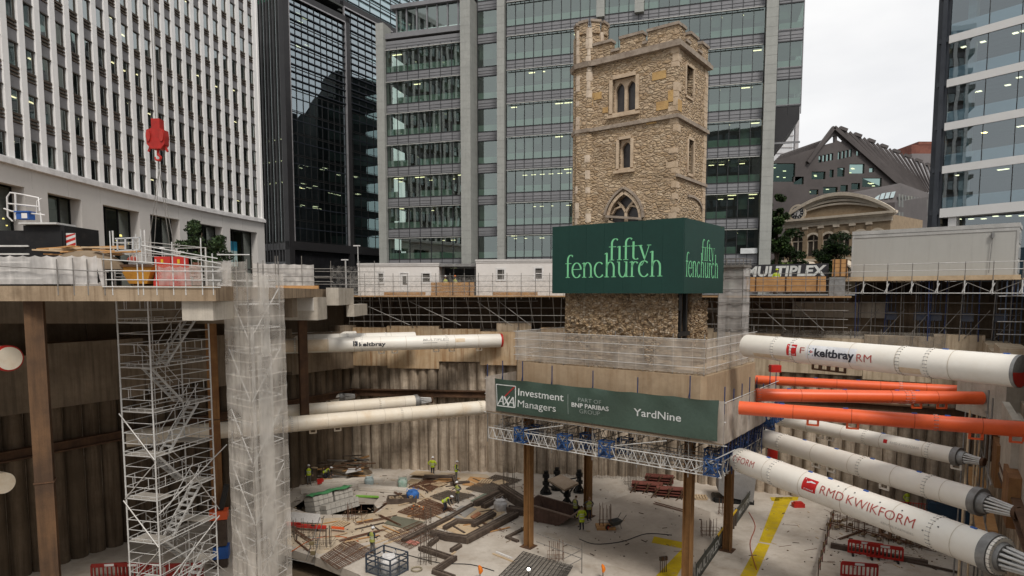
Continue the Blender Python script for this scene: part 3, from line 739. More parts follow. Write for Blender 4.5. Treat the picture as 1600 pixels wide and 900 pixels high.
strip(xp1 + .1, xr0 - .1, 1, -1, NFm, 1.3, False)
nm = 26
strip(xr1 + .15, xm1 - .1, nm, -1, NFm)
strip(xe0 + .1, xe1, 2, 4, NFm, -.1, False)
emit_parts(bc, 'window', wins, [M_glassC])
grid.build('mullion_grid', mat('dark_mullion', (.045,.047,.05), None, .5, .2, bump=0), bc); emit_boxes(bc, 'sunshade', shade, M_shade); emit_boxes(bc, 'spandrel_band', bandm, M_band)
inter.build('interior', [mat('office_back', (.07,.085,.075), (.03,.036,.033), .9, scale=.45, bump=0), M_ceil], bc)
emit_boxes(bc, 'blind', blinds, [mat('blind_grey', (.22,.25,.225), (.12,.14,.125), .9, scale=.25, bump=0), mat('cill_panel', (.40,.48,.43), (.32,.39,.35), .6, bump=0)])
emit_boxes(bc, 'ceiling_lamp', lamps, E_lamp)
zr = zg0 + NFl * FHc + .6; zm = zg0 + NFm * FHc
def stonepier(mb, xa, xb, ya, yb, z0, z1):      # coursed pier: blocks with thin joints
    z = z0
    while z < z1:
        e = min(z1, z + 1.0); mb.box(xa, xb, ya, yb, z + .012, e - .012); z = e
    mb.box(xa + .015, xb - .015, ya + .015, yb, z0, z1)
pr = MB(); stonepier(pr, xl0 - .2, xl0 + .9, -.7, 1.5, 0, zr + 1.5); stonepier(pr, xl1, xp1, -1.3, 1.4, 0, zr + 3.2); stonepier(pr, xr0, xr1, -.6, 1.4, 0, zm + 1); stonepier(pr, xm1, xe0, -1.0, 1.6, 0, zm + 1)
xq0, xq1 = X(930), X(942); stonepier(pr, xq0, xq1, -.6, .4, zg0 + 6.9 * FHc, zm + 1)
xq0, xq1 = X(988), X(1002); stonepier(pr, xq0, xq1, -.6, .4, zg0 + 6.9 * FHc, zm + 1)
pr.build('stone_pier', M_pier, bc)
rf = MB(); rf.box(xl0 - .1, xl1, -.2, 9, zr - .4, zr + .25); rf.box(xl0 + 1, xl1 + .3, 2.2, 9, zr + .25, zr + .7); rf.box(xl0 + .6, xp1 + 1, 2.0, 9, zr + 4.3, zr + 4.8); rf.box(xl0 - .1, xm1, -.02, .3, -.1, zg0 - FHc - .1)
for i in range(8): x = xl0 + 1.3 + (xl1 - xl0 - 1.5) * i / 7; rf.box(x - .09, x + .09, 2.35, 2.6, zr + .7, zr + 4.3)
rf.box(xl1 + .3, xr0, 3.4, 4, zr, zm); rf.build('roof_band', M_band, bc)
mb = MB(); mb.quad((xl0+1.3,2.5,zr+.7),(xl1-.2,2.5,zr+.7),(xl1-.2,2.5,zr+4.3),(xl0+1.3,2.5,zr+4.3)); mb.quad((xl0+1.3,9,zr+.7),(xl0+1.3,2.5,zr+.7),(xl0+1.3,2.5,zr+4.3),(xl0+1.3,9,zr+4.3))
mb.build('rooftop_glazing', M_glassC, bc)
# body behind, right glazed corner with its cut-away soffit
bdy = MB(); bdy.box(xl0, xm1 + 1, 7, 20, 0, zr); bdy.box(xp1, xe0, 6.5, 20, 0, zm + .8); bdy.box(xl0 - .1, xe1, -.05, 8, zm - .3, zm + .8)
bdy.box(xm1 + 1.2, xe0 - .05, 1.6, 8, 0, zm)
bdy.build('core', mat('office_core', (.11,.11,.115), None, .8, bump=0), bc)
zc = uvC(1220, 180).z
cw = MB(); fn = lambda u, v, w_: V((u, w_, v))
zlo = uvC(1208, 240).z
cw.prism([(xe0, zlo), (xe1 - .1, zc - .6), (xe1 - .1, zc + .9), (xe0, zc + .9)], fn, -.15, 8); cw.build('corner_soffit', M_bf, bc)
mb = MB(); mb.quad((xe1,8,zc+.9),(xe1,-.1,zc+.9),(xe1,-.1,zm),(xe1,8,zm)[::1]); mb.build('corner_glass', M_glassC, bc)
mb = MB(); mb.box(xe1 - .05, xe1 + .05, -.2, -.05, zc, zm)
for kf in range(3, NFm): mb.box(xe0, xe1 + .05, -.2, -.1, zg0 + kf*FHc - .1, zg0 + kf*FHc + .1)
mb.build('corner_frame', M_band, bc)
# street-level sign on the office
mb = MB(); p = uvC(1170, 392, -.3); mb.box(p.x - .9, p.x + .9, -.35, -.25, p.z - .3, p.z + .3); mb.build('lit_sign', mat('pale_sign', (.7,.72,.72), None, .5, bump=0), bc)

# ---------------------------------------------------------------- B4: glass office at the right edge
M_glassR = glass('blue_green_glass', (.42,.54,.58), .20, .012, (.84,.94,.98), .006, .7)
M_wband = mat('white_band', (.72,.71,.69), (.69,.68,.66), .6, bump=0, fine=.02)
q0 = at(1478, 200, 64); rzr = math.atan2(-.81, .58)
br = thing('office_building', 'glass office at the edge with white bands and square ceiling lamps', 'building', (q0.x, q0.y, ZS), rzr)
def uvR(px, py): return on_plane(br, px, py, 1, 0.0)
zs_ = [uvR(1480, y).z for y in (57, 125, 192, 258, 325)]
fhR = (zs_[0] - zs_[-1]) / 4; zR0 = zs_[-1]
wins = []; bn_ = MB(); inn = MB(); lp = MB(); fro = MB(); gridr = MB(); rr = random.Random(2)
WX = 14; XW = [0.0, 3.1, 5.6, 8.1, 10.6, 13.1, 15.6]
for kf in range(0, 9):
    z0 = zR0 + kf * fhR; zt_ = z0 + fhR - .75
    for a, b in zip(XW[:-1], XW[1:]):
        m = MB(); tl = rr.uniform(-.01, .01); m.quad((a, tl, z0), (b, -tl, z0), (b, -tl, zt_), (a, tl, zt_)); wins.append((m, m.v))
        gridr.box(b - .025, b + .025, -.03, .03, z0, zt_)
        for j in range(2):
            if rr.random() < .8:
                x = a + rr.uniform(.2, 1.9); y = rr.choice((1.8, 3.6)); lp.box(x, x + .42, y, y + .42, zt_ - .04, zt_ - .005)
    bn_.box(-.1, XW[-1], -.12, .25, zt_, z0 + fhR - .02)
    inn.box(0, XW[-1], 7, 7.2, z0 - .5, z0 + fhR); inn.box(0.1, XW[-1], .26, 7, zt_ + .02, z0 + fhR - .06, 1)
    fro.box(0, XW[-1], .06, .09, z0, z0 + 1.05)
    inn.box(1.0, 1.7, 1.0, 1.7, z0, zt_, 2)
z0 = zR0 - fhR
for a, b in zip(XW[:-1], XW[1:]):
    m = MB(); m.quad((a + 1.2, 1.2, z0), (b + 1.2, 1.2, z0), (b + 1.2, 1.2, zR0 - .9), (a + 1.2, 1.2, zR0 - .9)); wins.append((m, m.v))
    for j in range(3): x = a + .4 + j * .8; lp.box(x, x + .4, 2.4 + j * .8, 2.8 + j * .8, zR0 - .95, zR0 - .9)
bn_.box(-.1, XW[-1], -.12, 1.3, zR0 - .9, zR0 - .02); bn_.box(.6, 1.3, .1, .9, 0, zR0 - .9); bn_.box(7.5, 8.2, .1, .9, 0, zR0 - .9)
inn.box(0, XW[-1], 7, 7.2, 0, zR0); inn.box(0, XW[-1], 1.3, 7, zR0 - .88, zR0 - .1, 1); inn.box(.2, XW[-1], 1.3, 7, 0, z0)
emit_parts(br, 'window', wins, [M_glassR]); emit_boxes(br, 'white_band', bn_, M_wband); gridr.build('joint', M_black, br)
inn.build('interior', [mat('right_interior', (.05,.085,.11), (.025,.045,.06), .9, scale=.3, bump=0), mat('right_ceiling', (.13,.18,.20), None, .9, bump=0), mat('column_white', (.34,.42,.42), None, .7, bump=0)], br)
emit_boxes(br, 'ceiling_lamp', lp, E_lamp)
fro.build('frosted_panel', glass('frosted_glass', (.66,.70,.72), .48, .30, (.80,.85,.90), .0, .6), br)
fr = MB(); fr.box(-.75, -.35, -.1, .5, 0, 50); fr.box(-1.4, -.8, .5, 9, 0, 50); fr.box(-.35, -.1, .1, .6, 0, 50)
for kf in range(0, 9): fr.box(-1.0, -.12, -.05, .3, zR0 + kf * fhR - .55, zR0 + kf * fhR - .1)
fr.build('dark_edge_frame', mat('blue_black_frame', (.035,.04,.05), (.055,.062,.072), .45, scale=.4, bump=0), br)
mb = MB(); mb.box(-.9, XW[-1], 6.5, 16, 0, 50); mb.build('core', mat('right_core', (.06,.07,.08), None, .8, bump=0), br)

# ---------------------------------------------------------------- B5: dark gabled office on the hill
YG = 150; M_gr = mat('brown_grey_panel', (.088,.075,.072), (.065,.055,.053), .6, scale=.25, bump=.02)
g0 = at(1200, 340, YG)
bg_ = thing('office_building', 'dark brown office with a steep triangular gable and ribbed sloping roof', 'building', (g0.x, YG, ZS), 0)
def uvG(px, py): p = on_plane(bg_, px, py, 1, 0.0); return (p.x, p.z)
fn = lambda u, v, w_: V((u, w_, v))
body = [uvG(1195, 330), uvG(1195, 256), uvG(1278, 230), uvG(1303, 200), uvG(1312, 200), uvG(1398, 282), uvG(1412, 300), uvG(1412, 330)][::-1]
body = [(x, max(z, 0)) for x, z in body]
body[0] = (body[0][0], 0); body[-1] = (body[-1][0], 0)
hol = []
def rect(x0, x1, y0, y1): 
    a = uvG(x0, y1); b = uvG(x1, y0); return [(a[0], a[1]), (b[0], a[1]), (b[0], b[1]), (a[0], b[1])]
for i in range(4): hol.append(rect(1279 + i*6, 1284 + i*6, 243 - i*1.2, 254 - i*1.2))
for i in range(4): hol.append(rect(1309 + i*6, 1313.5 + i*6, 237 - i*1.4, 249 - i*1.4))
hol.append(rect(1338, 1343, 235, 243))
for a, b, c, d in ((1205,1243,255,284),(1268,1290,268,280),(1296,1303,265,277),(1308,1320,262,276),(1327,1351,256,271),(1358,1366,262,269),(1240,1256,276,288),(1265,1279,296,304),(1286,1309,292,302),(1313,1325,289,299),(1330,1344,286,296),(1347,1378,278,292)): hol.append(rect(a, b, c, d))
tri = [uvG(1289, 226), uvG(1302, 212), uvG(1304, 213), uvG(1304, 222)]; tri2 = [uvG(1308, 219), uvG(1308, 209), uvG(1318, 219), uvG(1314, 222)]
hol += [tri[::1], tri2]
mb = MB(); mb.wall(body, hol, fn, 0, .8); mb.build('gable_wall', M_gr, bg_)
mb = MB(); pts = [uvG(1195, 330), uvG(1195, 260), uvG(1275, 236), uvG(1395, 288), uvG(1405, 330)]
mb.poly([V((x, 4, max(0, z))) for x, z in pts]); mb.build('interior', mat('gable_interior', (.012,.03,.028), (.006,.016,.015), .6, scale=.3, bump=0), bg_)
for h_ in hol[:-2]:
    mb = MB(); mb.poly([V((x, .5, z)) for x, z in h_]); mb.build('window', glass('gable_glass', (.3,.42,.39), .10, .03, (.4,.6,.56)) if 'gable_glass' not in bpy.data.materials else bpy.data.materials['gable_glass'], bg_)
mb = MB(); rr = random.Random(6)
for h_ in hol[9:-2]:
    x0_, x1_ = h_[0][0], h_[1][0]; z1_ = h_[2][1]; z0_ = h_[0][1]
    for j in range(max(2, int((x1_ - x0_) / 1.1))):
        x = rr.uniform(x0_ + .1, max(x0_ + .2, x1_ - .7)); z = z1_ - rr.uniform(.15, .8) * (z1_ - z0_) ; mb.box(x, x + rr.uniform(.3, .8), 2.5, 2.6, z, z + .16)
emit_boxes(bg_, 'ceiling_lamp', mb, E_lamp)
# sloping ribbed roof running back to the right
M_roof = mat('ribbed_roof', (.42,.41,.415), (.33,.32,.325), .5, .2, scale=.5, bump=.05)
mb = MB(); 
rp = [(uvG(1308,200)), (uvG(1325,215)), (uvG(1345,232)), (uvG(1372,258)), (uvG(1395,280))]
ends = [at(1336,207,168), at(1345,215,166), at(1458,262,190), at(1460,276,184), at(1462,298,176)]
I = WM[bg_].inverted()
tops = [(1310,200,1326,207),(1326,207,1340,213),(1340,216,1357,224),(1357,224,1374,231),(1374,231,1391,238),(1391,238,1408,245),(1408,245,1425,251),(1425,251,1458,262)]
R_ = [at(1314,203,YG+.4), at(1340,214,YG+8), at(1456,262,YG+34), at(1463,306,YG+26), at(1413,299,YG+.4)]
mb.poly([I @ p for p in R_][::-1])
for k in range(15):
    t = k / 15; p = R_[0].lerp(R_[2], t) + V((0,-.5,.1)); q = R_[4].lerp(R_[3], min(1, t * 1.05)) + V((0,-.5,.1)); u = 1 if k < 1 else .96
    mb.bar(I @ p, I @ p.lerp(q, u), .28, .5, mi=1)
    if k % 2 == 0: mb.bar(I @ (p + V((-.6,0,.25))), I @ (p + V((1.1,0,-.35))), .9, .7, mi=1)
mb.build('ribbed_roof', [M_roof, M_gr], bg_)
mb = MB(); a, b = I @ at(1303,199,YG-.3), I @ at(1278,232,YG-.3); mb.bar(a, b, .9, .8); mb.bar(a, I @ at(1400,284,YG-.3), .9, .8); mb.bar(b, I @ at(1262,254,YG-.3), .9, .8); mb.build('gable_rafter', M_gr, bg_)
mb = MB(); 
mb.poly([I @ at(x, y, YG + 1.5) for x, y in ((1203,259),(1280,233),(1292,216),(1220,241))])
for j in range(6): mb.bar(I @ at(1206 + j*2.6, 256 - j*2.7, YG + 1.2), I @ at(1280 + j*2.2, 231 - j*2.7, YG + 1.2), .22, .2, mi=1)
mb.build('plant_louvre', [M_roof, M_gr], bg_)
# lower wing with skylights and dark windowed flank
mb = MB(); W = [at(1318,303,YG-14), at(1407,286,YG-14), at(1398,316,YG-20), at(1330,320,YG-20)]
bw = thing('office_wing', 'low brown wing with a sloping roof of four skylights beside the station front', 'building', (W[0].x, YG - 10, ZS), 0)
mb.poly([W[3], W[2], W[1], W[0]]); mb.poly([at(1407,286,YG-14), at(1398,316,YG-20), at(1398,360,YG-20), at(1462,360,YG-4), at(1462,306,YG-4)][::1])
mb.build('wall', M_gr, bw, True)
for i in range(4):
    mb = MB(); x = 1366 + i * 8.0; y = 306 - i * 1.2
    mb.poly([at(x, y + 7, YG-19.2), at(x + 6.2, y + 6, YG-19.2), at(x + 9.5, y - 3.5, YG-17), at(x + 3.3, y - 2.5, YG-17)]); mb.build('skylight', mat('skylight_glass', (.34,.43,.44), None, .15, bump=0, spec=.8), bw, True)
for i in range(12):
    t = i / 12; mb = MB()
    for r0 in (0, 1):
        x = 1404 + i * 4.7; ya = (303 + i * .9 if r0 == 0 else 331 + i * .6); Yd = YG - 20.3 + 16 * (x - 1398) / 64 
        mb.poly([at(x, ya + 20, Yd), at(x + 2.9, ya + 20, Yd + .7), at(x + 2.9, ya, Yd + .7), at(x, ya, Yd)])
    mb.build('window', mat('dark_window', (.02,.025,.022), (.12,.12,.08), .3, scale=.35, bump=0), bw, True)

# far brick block and slim pale mast tower
p = at(1440, 245, 200); mb = MB(); a = at(1425, 232, 200); b = at(1460, 220, 200); e = at(1463, 330, 200)
o = thing('brick_block', 'far red brown brick block rising behind the ribbed roof', 'building', (a.x, 200, ZS))
mb.box(a.x, b.x + 4, 200, 212, ZS, hh(240, 200)); mb.build('wall', mat('grey_render', (.20,.18,.18), (.17,.155,.155), .8, scale=.3), o, True)
mb = MB(); mb.box(a.x, b.x + 4, 200.2, 212, hh(240, 200), hh(226, 200)); mb.box(a.x + 2, b.x + 4, 200.1, 212, hh(226, 200), hh(221, 200)); mb.build('upper_storey', mat('far_brick', (.22,.085,.06), (.15,.055,.04), .9, scale=.8), o, True)
a, b = at(1232, 110, 230), at(1250, 110, 230)
o = thing('far_tower', 'slim pale far tower showing beside the grey office corner', 'building', (a.x, 230, ZS))
mb = MB(); mb.box(a.x - 4, b.x - 1.6, 230, 240, ZS, hh(98, 230)); mb.build('shaft', mat('pale_shaft', (.60,.60,.61), (.54,.54,.55), .8, scale=.1, bump=0), o, True)  # plain pale grey for the shaft
mb = MB(); mb.box(b.x - 1.2, b.x, 229, 230.5, ZS, hh(100, 230)); 
for j in range(16): z = hh(240, 230) + j * 2.0; mb.box(a.x - 4, b.x - .4, 229.8, 229.98, z, z + .3)
mb.build('mast', mat('pale_grey_steel', (.46,.44,.44), None, .8, bump=0), o, True)  # plain grey for the mast

# unseen plain offices added behind the viewer for the windows to reflect
for i, (x0_, x1_, y_, h_, c) in enumerate(((-75,-40,-70,34,.30), (-34,-4,-88,58,.12), (6,30,-66,26,.22), (38,70,-78,46,.16), (78,120,-60,30,.28))):
    o = thing('office_building', ['pale stone office behind the viewer at the far left', 'tall dark glass office behind the viewer', 'low brick office directly behind the viewer', 'banded dark office behind the viewer on the right', 'pale banded office behind the viewer at the far right'][i], 'building', (x0_, y_, ZS)); m = MB(); L = x1_ - x0_; n = int(h_ / 3.8)
    m.box(0, L, -18, 0, 0, h_); m.build('wall', mat('reflected_stone_%d' % i, (c, c*.95, c*.9), (c*.7, c*.67, c*.63), .8, scale=.2, bump=0, fine=.02), o)
    m = MB()
    for k in range(n):
        for j in range(int(L / 4)): m.quad((1 + j*4, .03, .8 + k*3.8), (1 + j*4, .03, 3.1 + k*3.8), (4.2 + j*4, .03, 3.1 + k*3.8), (4.2 + j*4, .03, .8 + k*3.8))
    f = m.build('window', mat('reflected_glass', (.03,.04,.045), (.10,.12,.13), .15, scale=.15, bump=0, spec=.8), o); f['kind'] = 'stuff'

o = thing('office_building', 'dark stone office hidden behind the grey green block, seen in the black tower glass', 'building', (-13, 109, ZS)); m = MB(); m.box(0, 42, 0, 40, 0, 37); m.box(3, 20, 4, 36, 37, 43); m.build('wall', mat('hidden_stone', (.05,.055,.05), (.025,.03,.028), .8, scale=.2, bump=0), o)  # unseen block added so the tower glass reflects something dark
for k in range(9): m = MB(); m.box(-.06, 0, 2, 38, 1.2 + k*4, 3.0 + k*4); m.build('window_band', mat('hidden_band', (.12,.15,.13), (.05,.07,.06), .4, scale=.3, bump=0), o)
# ================================================================ lettering
def text_geo(s, bold=0.0, shear=0.0, space=1.0):
    cu = bpy.data.curves.new('t', 'FONT'); cu.body = s; cu.offset = bold; cu.shear = shear; cu.space_character = space; cu.resolution_u = 3
    ob = bpy.data.objects.new('t', cu); COL.objects.link(ob)
    me = bpy.data.meshes.new_from_object(ob.evaluated_get(bpy.context.evaluated_depsgraph_get()))
    vs = [(v.co.x, v.co.y) for v in me.vertices]; fs = [tuple(p.vertices) for p in me.polygons]
    b_ = bmesh.new(); b_.from_mesh(me)
    for i in range(-3, 11): bmesh.ops.bisect_plane(b_, geom=b_.verts[:] + b_.edges[:] + b_.faces[:], plane_co=(0, i * .085 + .01, 0), plane_no=(0, 1, 0))
    for i in range(1, int(max([v.co.x for v in b_.verts] or [0]) / .16) + 1): bmesh.ops.bisect_plane(b_, geom=b_.verts[:] + b_.edges[:] + b_.faces[:], plane_co=(i * .16, 0, 0), plane_no=(1, 0, 0))
    b_.to_mesh(me); b_.free()
    vs = [(v.co.x, v.co.y) for v in me.vertices]; fs = [tuple(p.vertices) for p in me.polygons]
    bpy.data.objects.remove(ob); bpy.data.curves.remove(cu); bpy.data.meshes.remove(me)
    if not vs: return vs, fs
    x0 = min(v[0] for v in vs); y0 = min(v[1] for v in vs); x1 = max(v[0] for v in vs)
    capy = .73
    return [((x - x0) , y) for x, y in vs], fs
def put_text(mb, s, fn, x0, x1, y0, h, bold=0.0, shear=0.0, mi=0, capheight=.69, div=1):
    """text spread over x0..x1, base line y0, capital height h, mapped by fn(x, y)"""
    vs, fs = text_geo(s, bold, shear)
    W = max(v[0] for v in vs); kx = (x1 - x0) / W; ky = h / capheight
    mb.add([fn(x0 + x * kx, y0 + y * ky) for x, y in vs], fs, False, mi)
def stroke(mb, pts, thick, thin, fn, mi=0, ws=None):
    n = len(pts); L, Rr = [], []
    for i in range(n):
        a, b = pts[max(0, i-1)], pts[min(n-1, i+1)]; dx, dy = b[0]-a[0], b[1]-a[1]; l = math.hypot(dx, dy) or 1
        w = (thin + (thick - thin) * (abs(dy) / l) ** 1.3) / 2 if ws is None else ws[i] / 2
        nx, ny = -dy / l, dx / l
        if ws is None: nx, ny = nx, ny
        L.append(fn(pts[i][0] + nx*w, pts[i][1] + ny*w)); Rr.append(fn(pts[i][0] - nx*w, pts[i][1] - ny*w))
    mb.add(L + Rr, [(i, n+i, n+i+1, i+1) for i in range(n-1)], False, mi)
def arc(cx, cy, rx, ry, a0, a1, n=16): return [(cx + rx*math.cos(math.radians(a0 + (a1-a0)*i/n)), cy + ry*math.sin(math.radians(a0 + (a1-a0)*i/n))) for i in range(n+1)]
def serif_word(mb, word, fn, x, y, s, sx=1.0):
    T, t = .15, .045
    def g(px, py): return fn(x + px * s * sx, y + py * s)
    def st(pts, ws=None): stroke(mb, [(p[0] + cx, p[1]) for p in pts], T, t, g, ws=ws)
    cx = 0.0
    foot = lambda c, wv=.19, yy=.02: st([(c - wv, yy), (c + wv, yy)], [t, t])
    for ch in word:
        if ch == 'f':
            st([(.25, 0), (.25, 1.2)]); st(arc(.53, 1.2, .28, .34, 180, 60)); st([(.60,1.52),(.70,1.44)], [.05,.13]); foot(.25); st([(.02,.97),(.58,.97)], [t,t]); cx += .60
        elif ch == 'i':
            st([(.25, 0), (.25, 1.0)]); foot(.25); st([(.06,.93),(.25,.99)], [t,.07]); cx += .48
        elif ch == 't':
            st([(.22, .22), (.22, 1.28)]); st(arc(.42, .22, .20, .2, 180, 320)); st([(.02,.97),(.52,.97)], [t,t]); cx += .60
        elif ch == 'y':
            st([(.12, 1.0), (.45, .05)], [.15,.13]); st([(.78, 1.0), (.40, -.18), (.28,-.38), (.10,-.42)], [t,t,.06,.11]); st([(-.04,.98),(.28,.98)], [t,t]); st([(.62,.98),(.92,.98)], [t,t]); cx += .86
        elif ch == 'e':
            st(arc(.46, .5, .39, .5, 5, 325, 24)); st([(.10,.56),(.84,.56)], [t,t]); cx += .92
        elif ch == 'n':
            st([(.22, 0), (.22, 1.0)]); st(arc(.52, .58, .30, .42, 175, 0)); st([(.82,.6),(.82,0)]); foot(.22); foot(.82); st([(.03,.93),(.22,.99)], [t,.07]); cx += 1.06
        elif ch == 'c':
            st(arc(.48, .5, .40, .5, 48, 320, 22)); cx += .90
        elif ch == 'h':
            st([(.22, 0), (.22, 1.6)]); st(arc(.52, .58, .30, .42, 175, 0)); st([(.82,.6),(.82,0)]); foot(.22); foot(.82); st([(.03,1.52),(.22,1.59)], [t,.07]); cx += 1.06
        elif ch == 'u':
            st([(.20, 1.0), (.20, .4)]); st(arc(.49, .42, .29, .42, 180, 350)); st([(.80,1.0),(.80,0)]); st([(.02,.98),(.20,.98)], [t,t]); st([(.62,.98),(.80,.98)], [t,t]); st([(.80,.03),(.98,.03)], [t,t]); cx += 1.04
        elif ch == 'r':
            st([(.22, 0), (.22, 1.0)]); foot(.22); st(arc(.48, .60, .26, .36, 175, 60)); st([(.60,.94),(.66,.86)], [.06,.14]); st([(.03,.93),(.22,.99)], [t,.07]); cx += .70
    return cx * s * sx

# ================================================================ church tower
RZ = math.atan2(-.6, .8); O = V((9.9, 32.5, 0))
tw = thing('church_tower', 'old ragstone church tower with battlements, corner turret and traceried windows', 'church tower', (O.x, O.y, 0), RZ)
TX0, TX1, TY0, TY1 = -9.0, -2.52, 1.62, 6.05
def fz(py, px=1057): return on_plane(tw, px, py, 1, TY0).z
def uF(px, py): p = on_plane(tw, px, py, 1, TY0); return p.x, p.z
def uS(px, py): p = on_plane(tw, px, py, 0, TX1); return p.y, p.z
ztop, zcor, zs2, zs3 = fz(35), fz(72), fz(184), uS(1070, 281)[1]
zdeck = H - 4.3; zrag = H - .35
fnF = lambda u, v, w_: V((u, TY0 + w_, v)); fnS = lambda u, v, w_: V((TX1 - w_, u, v))
def gothic(x0, x1, z0, zsp, za, n=7):
    pts = [(x0, z0), (x1, z0), (x1, zsp)]; m = (x0 + x1) / 2; hw = x1 - m
    for i in range(1, n): a = math.pi / 3 * i / n; pts.append((m - hw + 2 * hw * math.cos(a), zsp + (za - zsp) * math.sin(a) / .866))
    pts.append((m, za))
    for i in range(n - 1, 0, -1): a = math.pi / 3 * i / n; pts.append((m + hw - 2 * hw * math.cos(a), zsp + (za - zsp) * math.sin(a) / .866))
    pts.append((x0, zsp)); return pts
# openings
ax0, az0 = uF(957, 178); ax1, az1 = uF(994, 117)
bx0, bz0 = uF(967, 264); bx1, bz1 = uF(986, 216)
cx0, _ = uF(952, 340); cx1, cz1 = uF(999, 301); cz0 = uF(975, 352)[1]
win1 = [(ax0, az0), (ax1, az0), (ax1, az1), (ax0, az1)]; win2 = [(bx0, bz0), (bx1, bz0), (bx1, bz1), (bx0, bz1)]
win3 = gothic(cx0, cx1, cz0 - .5, cz0 + .35, cz1)
sy0, sz0 = uS(1071, 148); sy1, sz1 = uS(1083, 109); ty0, tz0 = uS(1074, 270); ty1, tz1 = uS(1083, 221)
sw1 = [(sy0, sz0), (sy1, sz0), (sy1, sz1), (sy0, sz1)]; sw2 = [(ty0, tz0), (ty1, tz0), (ty1, tz1), (ty0, tz1)]
ZW = zcor + .05
mb = MB()
mb.wall([(TX0, zrag - 1), (TX1, zrag - 1), (TX1, ZW), (TX0, ZW)], [win1, win2, win3], fnF, 0, .55, rim=False)
mb.wall([(TY0, zrag - 1), (TY1, zrag - 1), (TY1, ZW), (TY0, ZW)], [sw1, sw2], fnS, 0, .55, rim=False)
mb.quad((TX0, TY1, zrag-1), (TX0, TY0, zrag-1), (TX0, TY0, ZW), (TX0, TY1, ZW)); mb.quad((TX1, TY1, zrag-1), (TX0, TY1, zrag-1), (TX0, TY1, ZW), (TX1, TY1, ZW))
mb.quad((TX0, TY0, ZW - .3), (TX1, TY0, ZW - .3), (TX1, TY1, ZW - .3), (TX0, TY1, ZW - .3))
mb.build('wall', M_stone, tw)
# panes and stone tracery
M_lead = mat('leaded_pane', (.055,.05,.05), (.035,.032,.033), .35, scale=3, bump=.15, bscale=30)
def pane(fn, pts): 
    m = MB(); m.poly([fn(x, z, .42) for x, z in pts]); return m
mb = MB(); m_ = (ax0 + ax1) / 2
for a, b in ((ax0 + .1, m_ - .09), (m_ + .09, ax1 - .1)):
    f1 = pane(fnF, gothic(a, b, az0 + .08, az1 - .62, az1 - .18)).build('window', M_lead, tw)
tr = MB(); tr.wall(win1, [gothic(ax0 + .1, m_ - .09, az0 + .08, az1 - .62, az1 - .18), gothic(m_ + .09, ax1 - .1, az0 + .08, az1 - .62, az1 - .18)], fnF, .22, .40, rim=False); tr.build('tracery', M_ashlar, tw)
pane(fnF, gothic(bx0 + .1, bx1 - .1, bz0 + .06, bz1 - .5, bz1 - .12)).build('window', M_lead, tw)
tr = MB(); tr.wall(win2, [gothic(bx0 + .1, bx1 - .1, bz0 + .06, bz1 - .5, bz1 - .12)], fnF, .2, .40, rim=False); tr.build('tracery', M_ashlar, tw)
pane(fnF, win3).build('window', M_lead, tw)
tr = MB(); cm = (cx0 + cx1) / 2; cw_ = cx1 - cx0
def arm(p, q, wd=.13): tr.bar(fnF(p[0], p[1], .3), fnF(q[0], q[1], .3), wd, .2, V((0,1,0)))
hw3 = cz1 - cz0; arm((cm, cz0 - .5), (cm, cz0 + .44 * hw3), .15)
for sgn in (-1, 1):
    pts = [(cm, cz0 + .42 * hw3), (cm + sgn * cw_ * .10, cz0 + .60 * hw3), (cm + sgn * cw_ * .28, cz0 + .80 * hw3)]
    for a, b in zip(pts[:-1], pts[1:]): arm(a, b)
    pts = [(cm + sgn * cw_ * .47, cz0 + .40 * hw3), (cm + sgn * cw_ * .36, cz0 + .58 * hw3), (cm + sgn*cw_*.13, cz0 + .64 * hw3)]
    for a, b in zip(pts[:-1], pts[1:]): arm(a, b, .1)
tr.build('tracery', M_ashlar, tw)
pane(fnS, sw1).build('window', M_lead, tw); pane(fnS, sw2).build('window', M_lead, tw)
# dressed stone surrounds, sills and hood moulds (proud of the face)
def surround(mb, fn, pts, wd, pr=.07):
    n = len(pts)
    for i in range(n):
        a, b = pts[i], pts[(i+1) % n]; d = V((b[0]-a[0], b[1]-a[1])); d.normalize(); o = V((d.y, -d.x)) * wd
        q = [(a[0] - d.x*wd*.0, a[1] - d.y*wd*.0), (b[0] + d.x*wd*.0, b[1]), (b[0] + o.x, b[1] + o.y), (a[0] + o.x, a[1] + o.y)]
        mb.hexa([fn(q[3][0], q[3][1], -pr), fn(q[2][0], q[2][1], -pr), fn(q[2][0], q[2][1], .12), fn(q[3][0], q[3][1], .12), fn(q[0][0], q[0][1], -pr), fn(q[1][0], q[1][1], -pr), fn(q[1][0], q[1][1], .12), fn(q[0][0], q[0][1], .12)])
for fn_, w_, wd_ in ((fnF, win1, .2), (fnF, win2, .17), (fnF, win3[1:], .17), (fnS, sw1, .12), (fnS, sw2, .15)):
    mb = MB(); surround(mb, fn_, w_, wd_)
    if w_ in (win1, win2): mb.box(w_[0][0] - .28, w_[1][0] + .28, TY0 - .16, TY0 + .1, w_[0][1] - .26, w_[0][1] - .1)
    mb.build('window_surround', M_ashlar, tw)
mb = MB(); hw_ = gothic(cx0 - .22, cx1 + .22, cz0 + .1, cz0 + .35, cz1 + .3); surround(mb, fnF, hw_[2:-1], .13, .14)
ar = [uS(1098 - 18 * math.cos(a), 316 + 0 * a) for a in (0,)]
for i in range(8):
    a, b = math.pi * .5 * i / 8, math.pi * .5 * (i + 1) / 8
    p = uS(1074 + 22 * math.sin(a), 330 - 24 * math.cos(a)); q = uS(1074 + 22 * math.sin(b), 330 - 24 * math.cos(b)); mb.bar(fnS(p[0], p[1], -.02), fnS(q[0], q[1], -.02), .13, .13)
mb.build('hood_mould', M_string, tw)
